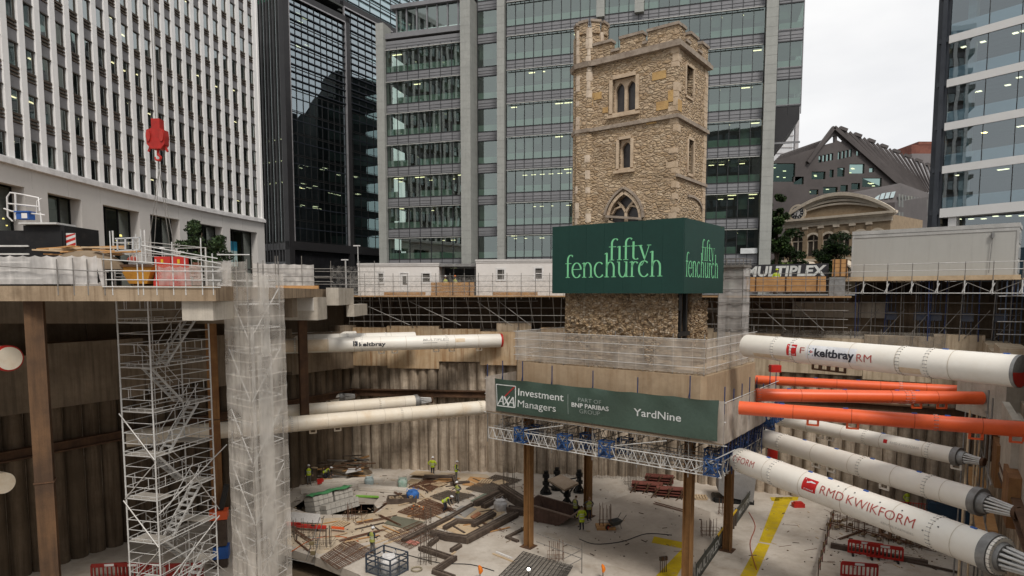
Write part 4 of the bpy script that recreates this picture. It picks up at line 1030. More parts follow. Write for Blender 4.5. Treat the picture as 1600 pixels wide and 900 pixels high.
# quoins on the near corner: alternating dressed blocks
mb = MB(); z = zrag + 1.0; i = 0; rr = random.Random(9)
while z < zcor - .3:
    h_ = rr.uniform(.28, .5); lx, ly = (.62, .34) if i % 2 else (.34, .66); lx *= rr.uniform(.7, 1.1); ly *= rr.uniform(.7, 1.1)
    if rr.random() < .6: mb.box(TX1 - lx*.8, TX1 + .02, TY0 - .02, TY0 + ly*.8, z, z + h_ - .025)
    z += h_; i += 1
z = zrag + 1.0
while z < zcor - .3:
    h_ = rr.uniform(.3, .5); mb.box(TX1 - .3, TX1 + .035, TY1 - rr.uniform(.3, .6), TY1 + .03, z, z + h_ - .025); z += h_
mb.build('quoin', mat('quoin_stone', (.56,.44,.32), (.44,.33,.22), .9, scale=1.2, dirt=.4, bump=.4), tw)
# scattered larger golden blocks in the rubble
mb = MB()
for px, py, a, b in ((1030,118,.8,.42),(1035,165,.7,.45),(934,150,.5,.4),(920,162,.55,.4),(1048,150,.3,.6),(925,150,.35,.3),(946,172,.35,.3),(1018,190,.6,.25)):
    x, z = uF(px, py); mb.box(x - a / 2, x + a / 2, TY0 - .03, TY0 + .2, z - b / 2, z + b / 2)
y_, z_ = uS(1062, 165); mb.box(TX1 - .2, TX1 + .03, y_ - .3, y_ + .25, z_ - .3, z_ + .3)
mb.build('golden_block', mat('golden_stone', (.52,.34,.14), (.42,.26,.11), .9, scale=2, dirt=.4, bump=.4), tw)
# string courses
def course(mb, z, hgt, pr):
    mb.box(TX0 + .9, TX1 + pr, TY0 - pr, TY0 + .08, z, z + hgt); mb.box(TX1 - .08, TX1 + pr, TY0 + .08, TY1 + pr, z, z + hgt)
mb = MB(); course(mb, zcor - .05, .22, .24); course(mb, zcor + .17, .14, .14); course(mb, zs2, .2, .15)
mb.box(TX1 - .05, TX1 + .12, TY0 + .02, TY1 + .1, zs3, zs3 + .16)
mb.build('string_course', M_string, tw)
# parapet with merlons
zc1 = fz(63); zcr = zcor + .32
pp = MB(); cop = MB(); PH0 = zcr + .2; PM = ztop - .12
def parap(fn, u0, u1, spans, w1=.42):
    prof = [(u0, zcr - .1), (u1, zcr - .1)]
    top = [(u1, None)]
    pts = [(u0, zcr - .1), (u1, zcr - .1)]
    cur = u1; seq = []
    for a, b in sorted(spans, reverse=True):
        if cur > b + 1e-3: seq += [(cur, PH0), (b, PH0)]
        seq += [(b, PM), (a, PM)]; cur = a
    if cur > u0 + 1e-3: seq += [(cur, PH0), (u0, PH0)]
    pp.wall(pts + seq, [], fn, 0, w1)
    sp_ = sorted(spans); cur = u0
    for a, b in sp_ + [(u1, u1)]:
        if a > cur + .05: cop.wall([(cur + .02, PH0), (a - .02, PH0), (a - .02, PH0 + .14), (cur + .02, PH0 + .14)], [], fn, -.08, w1 + .08)
        if b > a: cop.wall([(a - .05, PM), (b + .05, PM), (b + .05, PM + .15), (a - .05, PM + .15)], [], fn, -.08, w1 + .08)
        cur = b
mF = [(uF(1012, 50)[0], TX1), (uF(969, 60)[0], uF(1004, 55)[0]), (uF(926, 75)[0], uF(955, 70)[0])]
parap(fnF, TX0 + 1.0, TX1, mF)
sF = [uS(p, 70)[0] for p in (1060, 1071, 1078, 1086, 1092)]
LYS = TY1 - TY0
parap(fnS, TY0 + .43, TY1, [(TY0 + .43, TY0 + .95), (TY0 + 1.65, TY0 + 2.75), (TY0 + 3.4, TY1)])
parap(lambda u, v, w_: V((u, TY1 - w_, v)), TX0, TX1 - .43, [(TX0 + 1, TX0 + 2.2), (TX0 + 3, TX0 + 4.2)])
pp.build('parapet', M_stone, tw); cop.build('coping', M_string, tw)
# octagonal turret on the left corner
tcx, tcy, tr_ = TX0 + .72, TY0 + .78, 1.06
def octp(r, z): return [V((tcx + r * math.cos(math.radians(22.5 + 45*i)), tcy + r * math.sin(math.radians(22.5 + 45*i)), z)) for i in range(8)]
def oct_(mb, r0, z0, r1, z1):
    a, b = octp(r0, z0), octp(r1, z1); mb.add(a + b, [(i, (i+1) % 8, 8 + (i+1) % 8, 8 + i) for i in range(8)] + [tuple(range(8))[::-1], tuple(range(8, 16))])
ztt = uF(920, 36)[1]
tb_ = MB(); oct_(tb_, tr_, zrag - .6, tr_, ztt - .75); oct_(tb_, tr_ - .12, ztt - .75, tr_ - .12, ztt - .5)
for i in range(8):
    a0_, a1_ = octp(tr_ - .02, ztt - .62)[i], octp(tr_ - .02, ztt - .62)[(i+1) % 8]
    p, q = a0_.lerp(a1_, .18), a0_.lerp(a1_, .82); c_ = V((tcx, tcy, p.z)); ip, iq = p.lerp(c_, .2), q.lerp(c_, .2)
    up = V((0, 0, .62)); tb_.hexa([p, q, iq, ip, p+up, q+up, iq+up, ip+up])
tb_.build('turret', M_stone, tw)
mb = MB()
for i in range(8):
    a0_, a1_ = octp(tr_ + .05, ztt)[i], octp(tr_ + .05, ztt)[(i+1) % 8]
    p, q = a0_.lerp(a1_, .12), a0_.lerp(a1_, .88); c_ = V((tcx, tcy, p.z)); ip, iq = p.lerp(c_, .25), q.lerp(c_, .25); up = V((0,0,.14))
    mb.hexa([p, q, iq, ip, p+up, q+up, iq+up, ip+up])
oct_(mb, tr_ + .16, zcor - .05, tr_ + .22, zcor + .22); oct_(mb, tr_ + .1, zs2, tr_ + .12, zs2 + .2)
mb.build('turret_course', M_string, tw)
mb = MB(); rr = random.Random(4)
for i in (4, 5, 6, 7):                       # dressed angles of the turret
    z = zrag + 1
    while z < ztt - .8:
        h_ = rr.uniform(.3, .6); c = octp(tr_ + .015, z)[i]; nx = octp(tr_ + .015, z)[(i+1) % 8]; pv = octp(tr_ + .015, z)[i-1]
        if rr.random() < (.95 if z > zcor else .5):
            a, b = c.lerp(nx, rr.uniform(.12, .3)), c.lerp(pv, rr.uniform(.12, .3)); o = (V((tcx, tcy, z)) - c).normalized() * .2; up = V((0,0,h_-.025))
            mb.hexa([b, c, c + o, b + o, b+up, c+up, c+o+up, b+o+up]); mb.hexa([c, a, a + o, c + o, c+up, a+up, a+o+up, c+o+up])
        z += h_
mb.build('turret_quoin', mat('quoin_pale', (.62,.52,.41), (.46,.36,.27), .9, scale=1.2, dirt=.4, bump=.4), tw)
# ragged underpinned base
mb = MB(); rr = random.Random(12)
def ragged(p0, p1, z0, z1, nrm, nu, nv, amp):
    vs = []
    for j in range(nv + 1):
        for i in range(nu + 1):
            u, v = i / nu, j / nv; p = V(p0).lerp(V(p1), u); e = 1 if 0 < i < nu else .35
            vs.append(V((p.x, p.y, z0 + (z1 - z0) * v)) + nrm * rr.uniform(-amp, amp) * e)
    mb.add(vs, [(j*(nu+1)+i, j*(nu+1)+i+1, (j+1)*(nu+1)+i+1, (j+1)*(nu+1)+i) for j in range(nv) for i in range(nu)])
e = .3
gapx = TX1 + e - .05
gy0, gy1 = TY0 + .15, TY0 + 1.6
ragged((TX0 - e, TY0 - e, 0), (gapx, TY0 - e, 0), zdeck - .05, zrag + .6, V((0,-1,0)), 44, 30, .10)
ragged((gapx, TY0 - e, 0), (gapx, gy0, 0), zdeck - .05, zrag + .6, V((1,0,0)), 4, 30, .08)
ragged((gapx, gy1 + .5, 0), (gapx, TY1 + e, 0), zdeck - .05, zrag - .1, V((1,0,0)), 24, 24, .14)
ragged((gapx - .9, gy0, 0), (gapx - .9, gy1 + .5, 0), zdeck - .05, zrag + .6, V((1,0,0)), 12, 24, .05)
ragged((gapx, gy0, 0), (gapx - .9, gy0, 0), zdeck - .05, zrag + .6, V((0,1,0)), 6, 24, .05); ragged((gapx - .9, gy1 + .5, 0), (gapx, gy1 + .5, 0), zdeck - .05, zrag + .6, V((0,-1,0)), 6, 24, .05)
ragged((TX0 - e, TY1 + e, 0), (TX0 - e, TY0 - e, 0), zdeck - .05, zrag + .6, V((-1,0,0)), 20, 24, .1)
mb.box(TX0 - .1, TX1 - .8, TY0 - .1, TY1, zdeck, zrag + .6)
mb.build('rubble_base', M_base, tw)
# steel frames in the recess under the sign
st_ = thing('needle_frame', 'black steel needle frame in the recess at the foot of the church tower', 'steel frame', (O.x, O.y, 0), RZ)
mb = MB()
for y in (gy0 + .35, gy0 + 1.15): mb.box(TX1 + .05, TX1 + .25, y, y + .2, H - 2.6, H + .3)
mb.box(TX1 + .0, TX1 + .3, gy0 + .0, gy1 + .2, H - 2.45, H - 2.2); mb.box(TX1 + .02, TX1 + .3, gy0, gy0 + .2, H - 1.0, H + .2)
mb.build('frame', M_black, st_)
mb = MB(); mb.box(TX1 - .55, TX1 - .2, gy0 + .2, gy1 + .3, zdeck, H - 2.47); mb.build('infill', M_conc, st_)

# ---------------------------------------------------------------- green hoarding round the tower
M_green = mat('dark_green_board', (.006,.040,.030), (.005,.034,.026), .55, scale=.35, bump=.02, spec=.3)
M_greentx = mat('pale_green_letters', (.20,.60,.30), (.18,.54,.27), .6, scale=.5, bump=0)
sg = thing('hoarding_sign', 'dark green hoarding with pale green serif lettering wrapped round the church tower', 'hoarding', (O.x, O.y, 0), RZ)
GX0, GX1, GY0, GY1 = -9.85, -1.59, .68, 7.0
GZ0, GZ1 = on_plane(sg, 1066, 458.5, 1, GY0).z, on_plane(sg, 1064, 340, 1, GY0).z
mb = MB(); mb.box(GX0 + .01, GX1 - .01, GY0 + .012, GY0 + .12, GZ0 + .01, GZ1 - .01)
for i in range(7): w_ = (GX1 - GX0) / 7; mb.box(GX0 + i*w_ + .004, GX0 + (i+1)*w_ - .004, GY0 + rnd.uniform(0, .004), GY0 + .012, GZ0, GZ1)
mb.build('front_panel', M_green, sg)
mb = MB(); mb.box(GX1 - .12, GX1, GY0 + .122, GY1, GZ0, GZ1); mb.build('side_panel', M_green, sg)
mb = MB(); mb.box(GX0, GX0 + .12, GY0 + .122, GY1, GZ0, GZ1); mb.box(GX0 + .122, GX1 - .122, GY1 - .12, GY1, GZ0, GZ1); mb.build('rear_panel', M_green, sg)
mb = MB()
for i in range(7): x = GX0 + .3 + i * 1.28; mb.box(x, x + .1, GY0 + .13, TY0 - .05, GZ0 + .3, GZ0 + .4); mb.box(x, x + .1, GY0 + .13, TY0 - .05, GZ1 - .4, GZ1 - .3)
mb.build('bracket', M_galv, sg)
lt = MB(); fF = lambda x, y: V((x, GY0 - .006, y)); fS = lambda x, y: V((GX1 + .006, x, y))
def uG2(px, py): p = on_plane(sg, px, py, 1, GY0); return p.x, p.z
def serif_fit(word, fn, x0, x1, yb, s):
    tmp = MB(); W = serif_word(tmp, word, lambda a, b: V((a, 0, b)), 0, 0, s); serif_word(lt, word, fn, x0, yb, s, (x1 - x0) / W)
xa, zb1 = uG2(883, 434); xb, zb2 = uG2(1036, 431); xh = (uG2(960, 433)[1] - uG2(960, 411)[1])
zbase = uG2(960, 433)[1]; xheight = uG2(930, 409.5)[1] - uG2(930, 433)[1]
serif_fit('fenchurch', fF, xa, xb, zbase, xheight)
xc = uG2(951, 400)[0]; xd = uG2(1016, 400)[0]; zb3 = uG2(980, 406)[1]; s2 = uG2(980, 384)[1] - zb3
serif_fit('fifty', fF, xc, xd, zb3, s2 * 1.0)
# same words on the side panel
W0 = GX0; L = GX1 - GX0
k = (GY1 - GY0) / L * 1.0
def side(px, py): p = on_plane(sg, px, py, 0, GX1); return p.y, p.z
ya, zz1 = side(1071, 429); yb, _ = side(1122, 431)
serif_fit('fenchurch', fS, ya, yb, zbase - .02, xheight * .98); yc = side(1096, 400)[0]; yd = side(1116, 400)[0]
serif_fit('fifty', fS, yc, yd, zb3 - .02, s2 * .98)
lt.build('lettering', M_greentx, sg)

# ================================================================ transfer slab and piles
M_block = mat('transfer_concrete', (.43,.32,.21), (.35,.25,.155), .85, scale=.5, streak=.5, scol=(.24,.15,.08), dirt=.3, bump=.15)
BX0, BX1, BY0, BY1 = -12.2, 0.0, 0.0, 8.6
ZB1, ZB0 = zdeck, H - 6.9
bk = thing('transfer_slab', 'thick tan concrete slab carrying the church tower on steel columns', 'concrete slab', (O.x, O.y, 0), RZ)
mb = MB(); ch = .25; mb.prism([(BX0 + ch, BY0), (BX1 - ch, BY0), (BX1, BY0 + ch), (BX1, BY1), (BX0, BY1), (BX0, BY0 + ch)], lambda x, y, z: V((x, y, z)), ZB0, ZB1); mb.build('slab', M_block, bk)
mb = MB(); rr = random.Random(14); 
vs = []
for j in range(9):
    for i in range(25):
        x = BX0 + .3 + (BX1 - BX0 - .6) * i / 24; y = .25 + 1.0 * j / 8; e = min(i, 24 - i, j, 8 - j)
        vs.append((x, y, ZB1 + .004 + min(e, 2) * rr.uniform(.02, .09)))
mb.add(vs, [(j*25+i, j*25+i+1, (j+1)*25+i+1, (j+1)*25+i) for j in range(8) for i in range(24)], True)
mb.build('loose_mortar', M_base, bk)
def hcol(mb, x, y, z0, z1, w=.62, d=.62, t=.06):
    mb.box(x - w/2, x + w/2, y - d/2, y - d/2 + t, z0, z1); mb.box(x - w/2, x + w/2, y + d/2 - t, y + d/2, z0, z1); mb.box(x - t/2, x + t/2, y - d/2 + t, y + d/2 - t, z0, z1)
M_col = mat('rusty_column', (.30,.16,.06), (.22,.105,.035), .8, scale=.8, streak=.7, scol=(.10,.045,.018), bump=.25, dirt=.3)
for lab, xx, yy in (('rusty steel column nearest the middle yellow marking under the banner', -1.14, 1.05), ('rusty steel column standing beside the dark timber heap', -11.85, 1.1), ('rusty steel column behind the worker in the long yellow coat', -11.6, 8.3), ('shorter looking rusty steel column at the end of the dark hoarding', -1.3, 8.3)):
    o = thing('steel_column', lab, 'steel column', WM[bk] @ V((xx, yy, 0)), RZ + (math.pi/2 if True else 0), 'steel columns under the church tower')
    mb = MB(); hcol(mb, 0, 0, 0, ZB0 - .003, .47, .47, .05); mb.build('column', M_col, o)
    mb = MB(); mb.box(-.42, .42, -.42, .42, .0, .05); mb.build('base_plate', M_rustd, o)

# netting fence on the slab
def drape(p, q, z0, z1, nu, nv, amp, seed, sag=.0, bow=None):
    rr = random.Random(seed); p, q = V((p[0], p[1], 0)), V((q[0], q[1], 0)); d = (q - p).normalized(); nn = V((d.y, -d.x, 0)); vs = []
    ph = [rr.uniform(0, 6.28) for _ in range(6)]; fr_ = [rr.uniform(1.5, 9) for _ in range(6)]
    for j in range(nv + 1):
        for i in range(nu + 1):
            u, v = i / nu, j / nv
            a = sum(math.sin(fr_[k] * u * 6.28 + ph[k] + v * (k - 2)) for k in range(6)) / 6 * amp + rr.uniform(-.25, .25) * amp
            zt_ = z1 - sag * abs(math.sin(u * math.pi * max(1, nu // 6)))
            vs.append(V((0, 0, z0 + (zt_ - z0) * v)) + p.lerp(q, u) + nn * a)
    m = MB(); m.add(vs, [(j*(nu+1)+i, j*(nu+1)+i+1, (j+1)*(nu+1)+i+1, (j+1)*(nu+1)+i) for j in range(nv) for i in range(nu)], True); return m
nf = thing('net_fence', 'grey white debris net fence standing on the transfer slab around the tower foot', 'net fence', (O.x, O.y, 0), RZ)
zn = H - 2.40
M_net2 = sheetmat('grey_debris_net', (.72,.65,.57), .48, .5, fold=.7, trans=.4)
drape((BX0 + .05, .05, 0), (BX1 - .05, .05, 0), ZB1 + .1, zn, 60, 8, .035, 3).build('front_net', M_net2, nf)
drape((BX1 - .05, .05, 0), (BX1 - .05, BY1, 0), ZB1 + .1, zn, 40, 8, .05, 4).build('side_net', M_net2, nf)
drape((BX0 + .05, BY1, 0), (BX0 + .05, .05, 0), ZB1 + .1, zn, 40, 8, .05, 5).build('side_net', M_net2, nf)
mb = MB()
for z in (ZB1 + .45, ZB1 + .95, ZB1 + 1.45, zn):
    mb.tube((BX0, -.05, z), (BX1, -.05, z), .016, 6); mb.tube((BX1 + .05, 0, z), (BX1 + .05, BY1, z), .016, 6); mb.tube((BX0 + .12, 0, z), (BX0 + .12, BY1, z), .024, 6)
mb.build('rail', M_galv, nf)
for i in range(8): x = BX0 + .15 + (BX1 - BX0 - .3) * i / 7; m = MB(); m.tube((x, .16, ZB1), (x, .16, zn + .25), .026, 6); m.build('post', M_galvd, nf)
for i in range(1, 5): y = BY1 * i / 4; m = MB(); m.tube((BX1 - .16, y, ZB1), (BX1 - .16, y, zn + .35), .026, 6); m.build('post', M_galvd, nf)
# thin red and white edge tape of the slab
mb = MB()
pts = [V((BX0 - .02, -.02, ZB1 - .32))] + [V((BX0 + (BX1 - BX0) * i / 14, -.03, ZB1 - .30 + .10 * math.sin(i * 1.3) * (.5 if 0 < i < 14 else 0) - (.12 if i > 6 else 0))) for i in range(1, 15)] + [V((BX1 + .03, BY1 * i / 6, ZB1 - .38 + .12 * math.sin(i))) for i in range(1, 7)]
mb.path(pts, .022, 5); tag(mb.build('warning_tape', mat('pink_tape', (.55,.22,.16), (.6,.5,.42), .7, scale=6, bump=0), None), 'faded red tape strung around the edge of the transfer slab', 'tape')
o = bpy.data.objects[-1] if False else None

# ---------------------------------------------------------------- access platform with banner
PY0 = -1.2; PXR, PXL = 1.4, -13.4
pf = thing('access_platform', 'scaffold access platform hung around the transfer slab on silver lattice beams', 'scaffold platform', (O.x, O.y, 0), RZ)
ZP = H - 7.35
mb = MB(); mb.box(PXL, PXR, PY0 - .1, BY0 + 1.2, ZP - .08, ZP); mb.box(BX1 - .9, PXR, BY0 + 1.2, BY1, ZP - .08, ZP); mb.build('deck', mat('scaffold_board', (.26,.20,.14), (.17,.13,.09), .9, scale=2, dirt=.4), pf)
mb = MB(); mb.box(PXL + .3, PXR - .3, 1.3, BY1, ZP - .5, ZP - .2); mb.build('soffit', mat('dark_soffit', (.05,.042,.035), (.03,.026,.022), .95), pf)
def lattice(p, q, h, name, m=M_galv, step=.62, r=.032):
    p, q = V(p), V(q); d = q - p; n = int(d.length / step); mb = MB(); up = V((0, 0, h))
    mb.tube(p, q, r, 6); mb.tube(p + up, q + up, r, 6)
    for i in range(n):
        a, b = p + d * (i / n), p + d * ((i + .5) / n); c = p + d * ((i + 1) / n)
        mb.tube(a, b + up, r * .62, 5, cap=False); mb.tube(b + up, c, r * .62, 5, cap=False)
        if i % 3 == 0: mb.tube(a, a + up, r * .62, 5, cap=False)
    return mb.build(name, m, pf)
TZ = H - 9.08
for y in (PY0, PY0 + .55, -.2, .55): lattice((PXL + .1, y, TZ), (PXR - .05, y, TZ), .68, 'lattice_beam', M_galv if y < -.5 else M_galvd)
for x in (PXR - .1, PXR - .75): lattice((x, PY0 + .2, TZ + .05), (x, BY1, TZ + .05), .68, 'lattice_beam', M_galvd)
for i in range(9): lattice((PXL + 1 + i * 1.65, PY0, TZ + .75), (PXL + 1 + i * 1.65, BY1 - 1, TZ + .75), .5, 'cross_beam', M_galvd, .7, .026)
# standards that pass up the outside, blue sleeves
for i, (x, zt_) in enumerate(((PXL, H-4.9), (-12.2, H-4.6), (-10.7, H-4.55), (-8.6, H-4.65), (-5.9, H-4.75), (-3.2, H-4.9), (-.35, H-4.6), (PXR, H-5.0))):
    m = MB(); m.tube((x, PY0 + .02, TZ - .25), (x, PY0 + .02, zt_ - .9), .03, 6); m.tube((x, PY0 + .02, zt_ - .9), (x, PY0 + .02, zt_ + .45), .032, 6, mi=1)
    m.tube((x - .12, PY0 + .06, zt_ - .8), (x + .02, PY0 + .02, zt_ - .25), .02, 5, mi=1)
    m.build('standard', [M_galvd, mat('navy_post', (.03,.045,.12), None, .6, bump=0)], pf)
for i in range(7):
    y = .2 + i * 1.3; m = MB(); m.tube((PXR, y, TZ - .1), (PXR, y, H - 4.9 + rnd.uniform(-.3, .5)), .03, 6); m.build('standard', mat('navy_post', (.03,.045,.12)), pf)
mb = MB()
for z in (H - 5.35, H - 6.3): mb.tube((PXL - .2, PY0, z), (PXR + .1, PY0, z), .024, 6); mb.tube((PXR, PY0, z), (PXR, BY1, z), .024, 6)
mb.tube((PXL - .2, PY0 - .06, ZP - .1), (PXR + .2, PY0 - .06, ZP - .1), .03, 6)
for x in (PXL + 2.6, -4.5): mb.tube((x, PY0 - .05, ZP - .95), (x + 3.0, PY0 - .05, ZP - .25), .026, 6)
mb.tube((-.2, PY0 - .05, TZ + .1), (PXR + .6, PY0 - .05, ZP - .2), .03, 6)
mb.build('rail', M_galv, pf)
for i in range(20):
    y = PY0 + i * .5; m = MB(); m.bar((PXR - .05, y, ZP - .1), (PXR - .35, y + .35, TZ - .1), .06, .06); m.build('brace', mat('navy_post', (.03,.045,.12)), pf)
# blue hanger brackets
def bracket(x, y, wd=.9, hg=1.15, z=None):
    z = TZ - .15 if z is None else z; m = MB(); r = .045; wd *= .75; hg *= .8; z += .2
    for a in (0, wd):
        for b in (0, .5): m.bar((x + a, y + b, z), (x + a, y + b, z + hg), .05, .05)
    for zz in (z + .05, z + hg * .5, z + hg - .05):
        m.bar((x - .06, y, zz), (x + wd + .06, y, zz), .04, .06); m.bar((x - .06, y + .5, zz), (x + wd + .06, y + .5, zz), .04, .06)
        m.bar((x, y, zz), (x, y + .5, zz), .05, .08); m.bar((x + wd, y, zz), (x + wd, y + .5, zz), .05, .08)
    m.bar((x, y - .02, z + .05), (x + wd, y - .02, z + hg - .05), .05, .06); m.bar((x + wd, y - .02, z + .05), (x, y - .02, z + hg - .05), .05, .06)
    m.box(x + .1, x + wd * .62, y + .1, y + .12, z + .08, z + hg * .45)
    return m.build('hanger_bracket', M_blue, pf)
for x, y in ((-11.2, PY0 - .12), (-10.9, -.2), (-8.1, PY0 - .12), (-7.2, -.3), (-5.4, PY0 - .12), (-4.9, -.1), (.55, PY0 - .2), (.5, -.2), (-.1, .4), (PXR - 1.0, 1.6), (PXR - .9, 3.0), (PXR - .9, 4.6), (PXR - .9, 6.2), (PXR - .7, 7.6)): bracket(x, y)
for y in (6.0, 7.2, 8.2): bracket(PXR - .3, y, .8, 1.5, H - 7.9)
# loose hanging props and timber ends in the dark zone
mb = MB(); rr = random.Random(8)
for i in range(60):
    x = rr.uniform(PXL + .4, PXR - .5); y = rr.uniform(-.6, 2.6); mb.tube((x, y, ZP - .1), (x + rr.uniform(-.3, .3), y, TZ + .3), .022, 5, cap=False)
mb.build('hanger_rod', M_galvd, pf)

# side and end sheeting
M_sheet2 = sheetmat('pinkish_sheeting', (.62,.55,.48), .80, fold=1.2)
ss = thing('debris_sheeting', 'pale debris sheeting on the open sides of the access platform', 'sheeting', (O.x, O.y, 0), RZ)
drape((PXR + .03, PY0, 0), (PXR + .03, BY1 - .6, 0), ZP - .05, H - 5.4, 40, 8, .06, 6).build('side_sheet', M_sheet2, ss)
drape((PXR - .72, PY0 - .05, 0), (PXR + .02, PY0 - .05, 0), ZP - .05, H - 5.25, 6, 8, .03, 7).build('front_sheet', M_sheet2, ss)
drape((PXL - .1, PY0 - .05, 0), (PXL + .75, PY0 - .05, 0), ZP - .1, H - 5.2, 6, 8, .04, 8).build('front_sheet', M_sheet2, ss)
drape((PXL - .1, 2.0, 0), (PXL - .1, PY0, 0), ZP - .1, H - 5.2, 10, 8, .04, 9).build('end_sheet', M_sheet2, ss)

# banner
bn = thing('banner', 'long dark green printed banner with white company lettering hung on the platform front', 'banner', (O.x, O.y, 0), RZ)
def uN(px, py): p = on_plane(bn, px, py, 1, PY0 - .14); return p.x, p.z
nx0, nz1 = uN(775, 591); nx1, nz0 = uN(1121, 690)
nzt, nzb = uN(1121, 625)[1], uN(775, 641)[1]
nz1 = (nz1 + nzt) / 2; nz0 = (nz0 + nzb) / 2
def bw(x, z):                       # creased cloth surface
    u = (x - nx0) / (nx1 - nx0); v = (z - nz0) / (nz1 - nz0)
    a = .055 * math.sin(u * 23 + 1.2 * math.sin(v * 3)) * v + .045 * math.sin(u * 9 - v * 4) + .022 * math.sin(u * 41 + v * 7) * v * v
    tri_ = abs(((u * 6.2) % 1) - .5) * 2
    return PY0 - .14 - a - .05 * v * tri_ - .02 * math.sin(v * 2.6)
mb = MB(); NU, NV = 150, 22
vs = [(nx0 + (nx1 - nx0) * i / NU, bw(nx0 + (nx1 - nx0) * i / NU, nz0 + (nz1 - nz0) * j / NV), nz0 + (nz1 - nz0) * j / NV + (-.05 * abs(math.sin(i / NU * math.pi * 6)) if j == NV else 0)) for j in range(NV + 1) for i in range(NU + 1)]
mb.add(vs, [(j*(NU+1)+i, j*(NU+1)+i+1, (j+1)*(NU+1)+i+1, (j+1)*(NU+1)+i) for j in range(NV) for i in range(NU)], True)
M_ban = mat('banner_green', (.052,.085,.064), (.042,.07,.053), .5, scale=.8, bump=.25, bscale=5, spec=.45); mb.build('cloth', M_ban, bn)
M_ink = mat('white_print', (.70,.72,.70), None, .6, bump=0); M_redp = mat('red_print', (.45,.03,.03), None, .6, bump=0); M_inkg = mat('grey_print', (.34,.39,.36), None, .6, bump=0)
bm_l = MB()
fB = lambda x, z: V((x, bw(x, z) - .022, z))
def T(s, xa, xb, yb, yt, bold=0.0, mi=0, cap=.69, shear=0.0):
    """spread text between two photo columns on the banner; base and cap rows read at its left end"""
    x0_, z0_ = uN(xa, yb); x1_, _ = uN(xb, yb); z1_ = uN(xa, yt)[1]
    put_text(bm_l, s, fB, x0_, x1_, z0_, z1_ - z0_, bold, shear, mi, cap)
T('Investment', 809.5, 882, 617.8, 606.8, .004); T('Managers', 809.5, 870, 635.2, 624.6, -.002)
T('PART OF', 904, 941, 627, 621, -.004, 2); T('BNP PARIBAS', 894, 952, 635, 628.5, .02); T('GROUP', 906, 938, 645.2, 638.8, -.004, 2)
T('YardNine', 990, 1065, 649.3, 637.8, .008)
def ln(x0_, y0_, x1_, y1_, wd, mi=0):
    p, q = uN(x0_, y0_), uN(x1_, y1_); stroke(bm_l, [p, ((p[0]+q[0])/2, (p[1]+q[1])/2), q], wd, wd, fB, mi, [wd]*3)
ln(888.5, 616, 888.5, 647, .025, 2)
for a in ((777,600,805.5,603.5),(805.5,603.5,805.5,636.5),(805.5,636.5,777,633.5),(777,633.5,777,600)): ln(*a, .06)
for a in ((778,632,785.5,618.5,.075),(785.5,618.5,787,632.5,.1),(781,627,787,627.5,.05),(787.5,633,796.5,619.5,.05),(788,619.5,795.5,633.5,.12),(793.5,634,801.5,620.5,.07),(801.5,620.5,803.5,635,.1),(797,629,803,629.8,.05)): ln(*a)
ln(789, 619.5, 804.5, 603.8, .07, 1)
bm_l.build('lettering', [M_ink, M_redp, M_inkg], bn)
# ================================================================ station front with clock
M_st = mat('station_brick', (.33,.25,.165), (.27,.20,.13), .9, scale=1.5, dirt=.3, bump=.1)
M_stw = mat('station_stone', (.68,.60,.49), (.58,.50,.40), .85, scale=.8, dirt=.35, bump=.1)
YS = 108
sL, sR = at(1225, 350, YS + 8), at(1400, 335, YS - 6)
d_ = (sR - sL); rzs = math.atan2(d_.y, d_.x)
stn = thing('station_building', 'brown brick station front with a curved stone pediment, a clock and arched windows', 'building', (sL.x, sL.y, ZS), rzs)
def uT(px, py): p = on_plane(stn, px, py, 1, 0.0); return p.x, p.z
fnT = lambda u, v, w_: V((u, w_, v))
x0, zc = uT(1222, 353); x1, zc2 = uT(1399, 329)
zc = (zc + zc2) / 2; zt = uT(1300, 303)[1]; xm = (x0 + x1) / 2 - .3
W_ = x1 - x0
ar_o = [(x0 + W_ * i / 24, zc + .5 + (zt - zc - .5) * math.sin(math.pi * i / 24) ** .85) for i in range(25)]
def arcz(x, k=1.0, off=0): t = max(0, min(1, (x - x0) / W_)); return zc + .5 + (zt - zc - .5) * k * max(0, math.sin(math.pi * t)) ** .85 + off
wz = []; bays = []
for pxc in (1246, 1270, 1294, 1318, 1344, 1370): bays.append(uT(pxc, 380)[0])
zw0, zws = uT(1270, 400)[1], uT(1270, 376)[1]
holes = []
bwid = 1.05
for b in bays: holes.append([(b + bwid * math.cos(math.pi * i / 10), zws + bwid * math.sin(math.pi * i / 10)) for i in range(11)] + [(b - bwid, zw0), (b + bwid, zw0)])
holes = [h[::1] for h in holes]
mb = MB(); mb.wall([(x0 + .6, 0), (x1 - .6, 0), (x1 - .6, zc), (x0 + .6, zc)], holes, fnT, 0, .6); mb.box(x0 + .6, x1 - .6, .62, 14, 0, zc); mb.build('wall', M_st, stn)
mb = MB(); mb.prism([(x0, zc), (x1, zc)] + ar_o[::-1][1:-1], fnT, .1, .7); mb.build('pediment', M_st, stn)
mb = MB()
def band(k0, o0, k1, o1, pr, a=0.0, b=1.0):
    n = 24
    for i in range(n):
        u0, u1 = x0 + W_ * (a + (b - a) * i / n), x0 + W_ * (a + (b - a) * (i + 1) / n)
        q = [(u0, arcz(u0, k0, o0)), (u1, arcz(u1, k0, o0)), (u1, arcz(u1, k1, o1)), (u0, arcz(u0, k1, o1))]
        mb.hexa([fnT(*q[0], -pr), fnT(*q[1], -pr), fnT(*q[1], .1), fnT(*q[0], .1), fnT(*q[3], -pr), fnT(*q[2], -pr), fnT(*q[2], .1), fnT(*q[3], .1)])
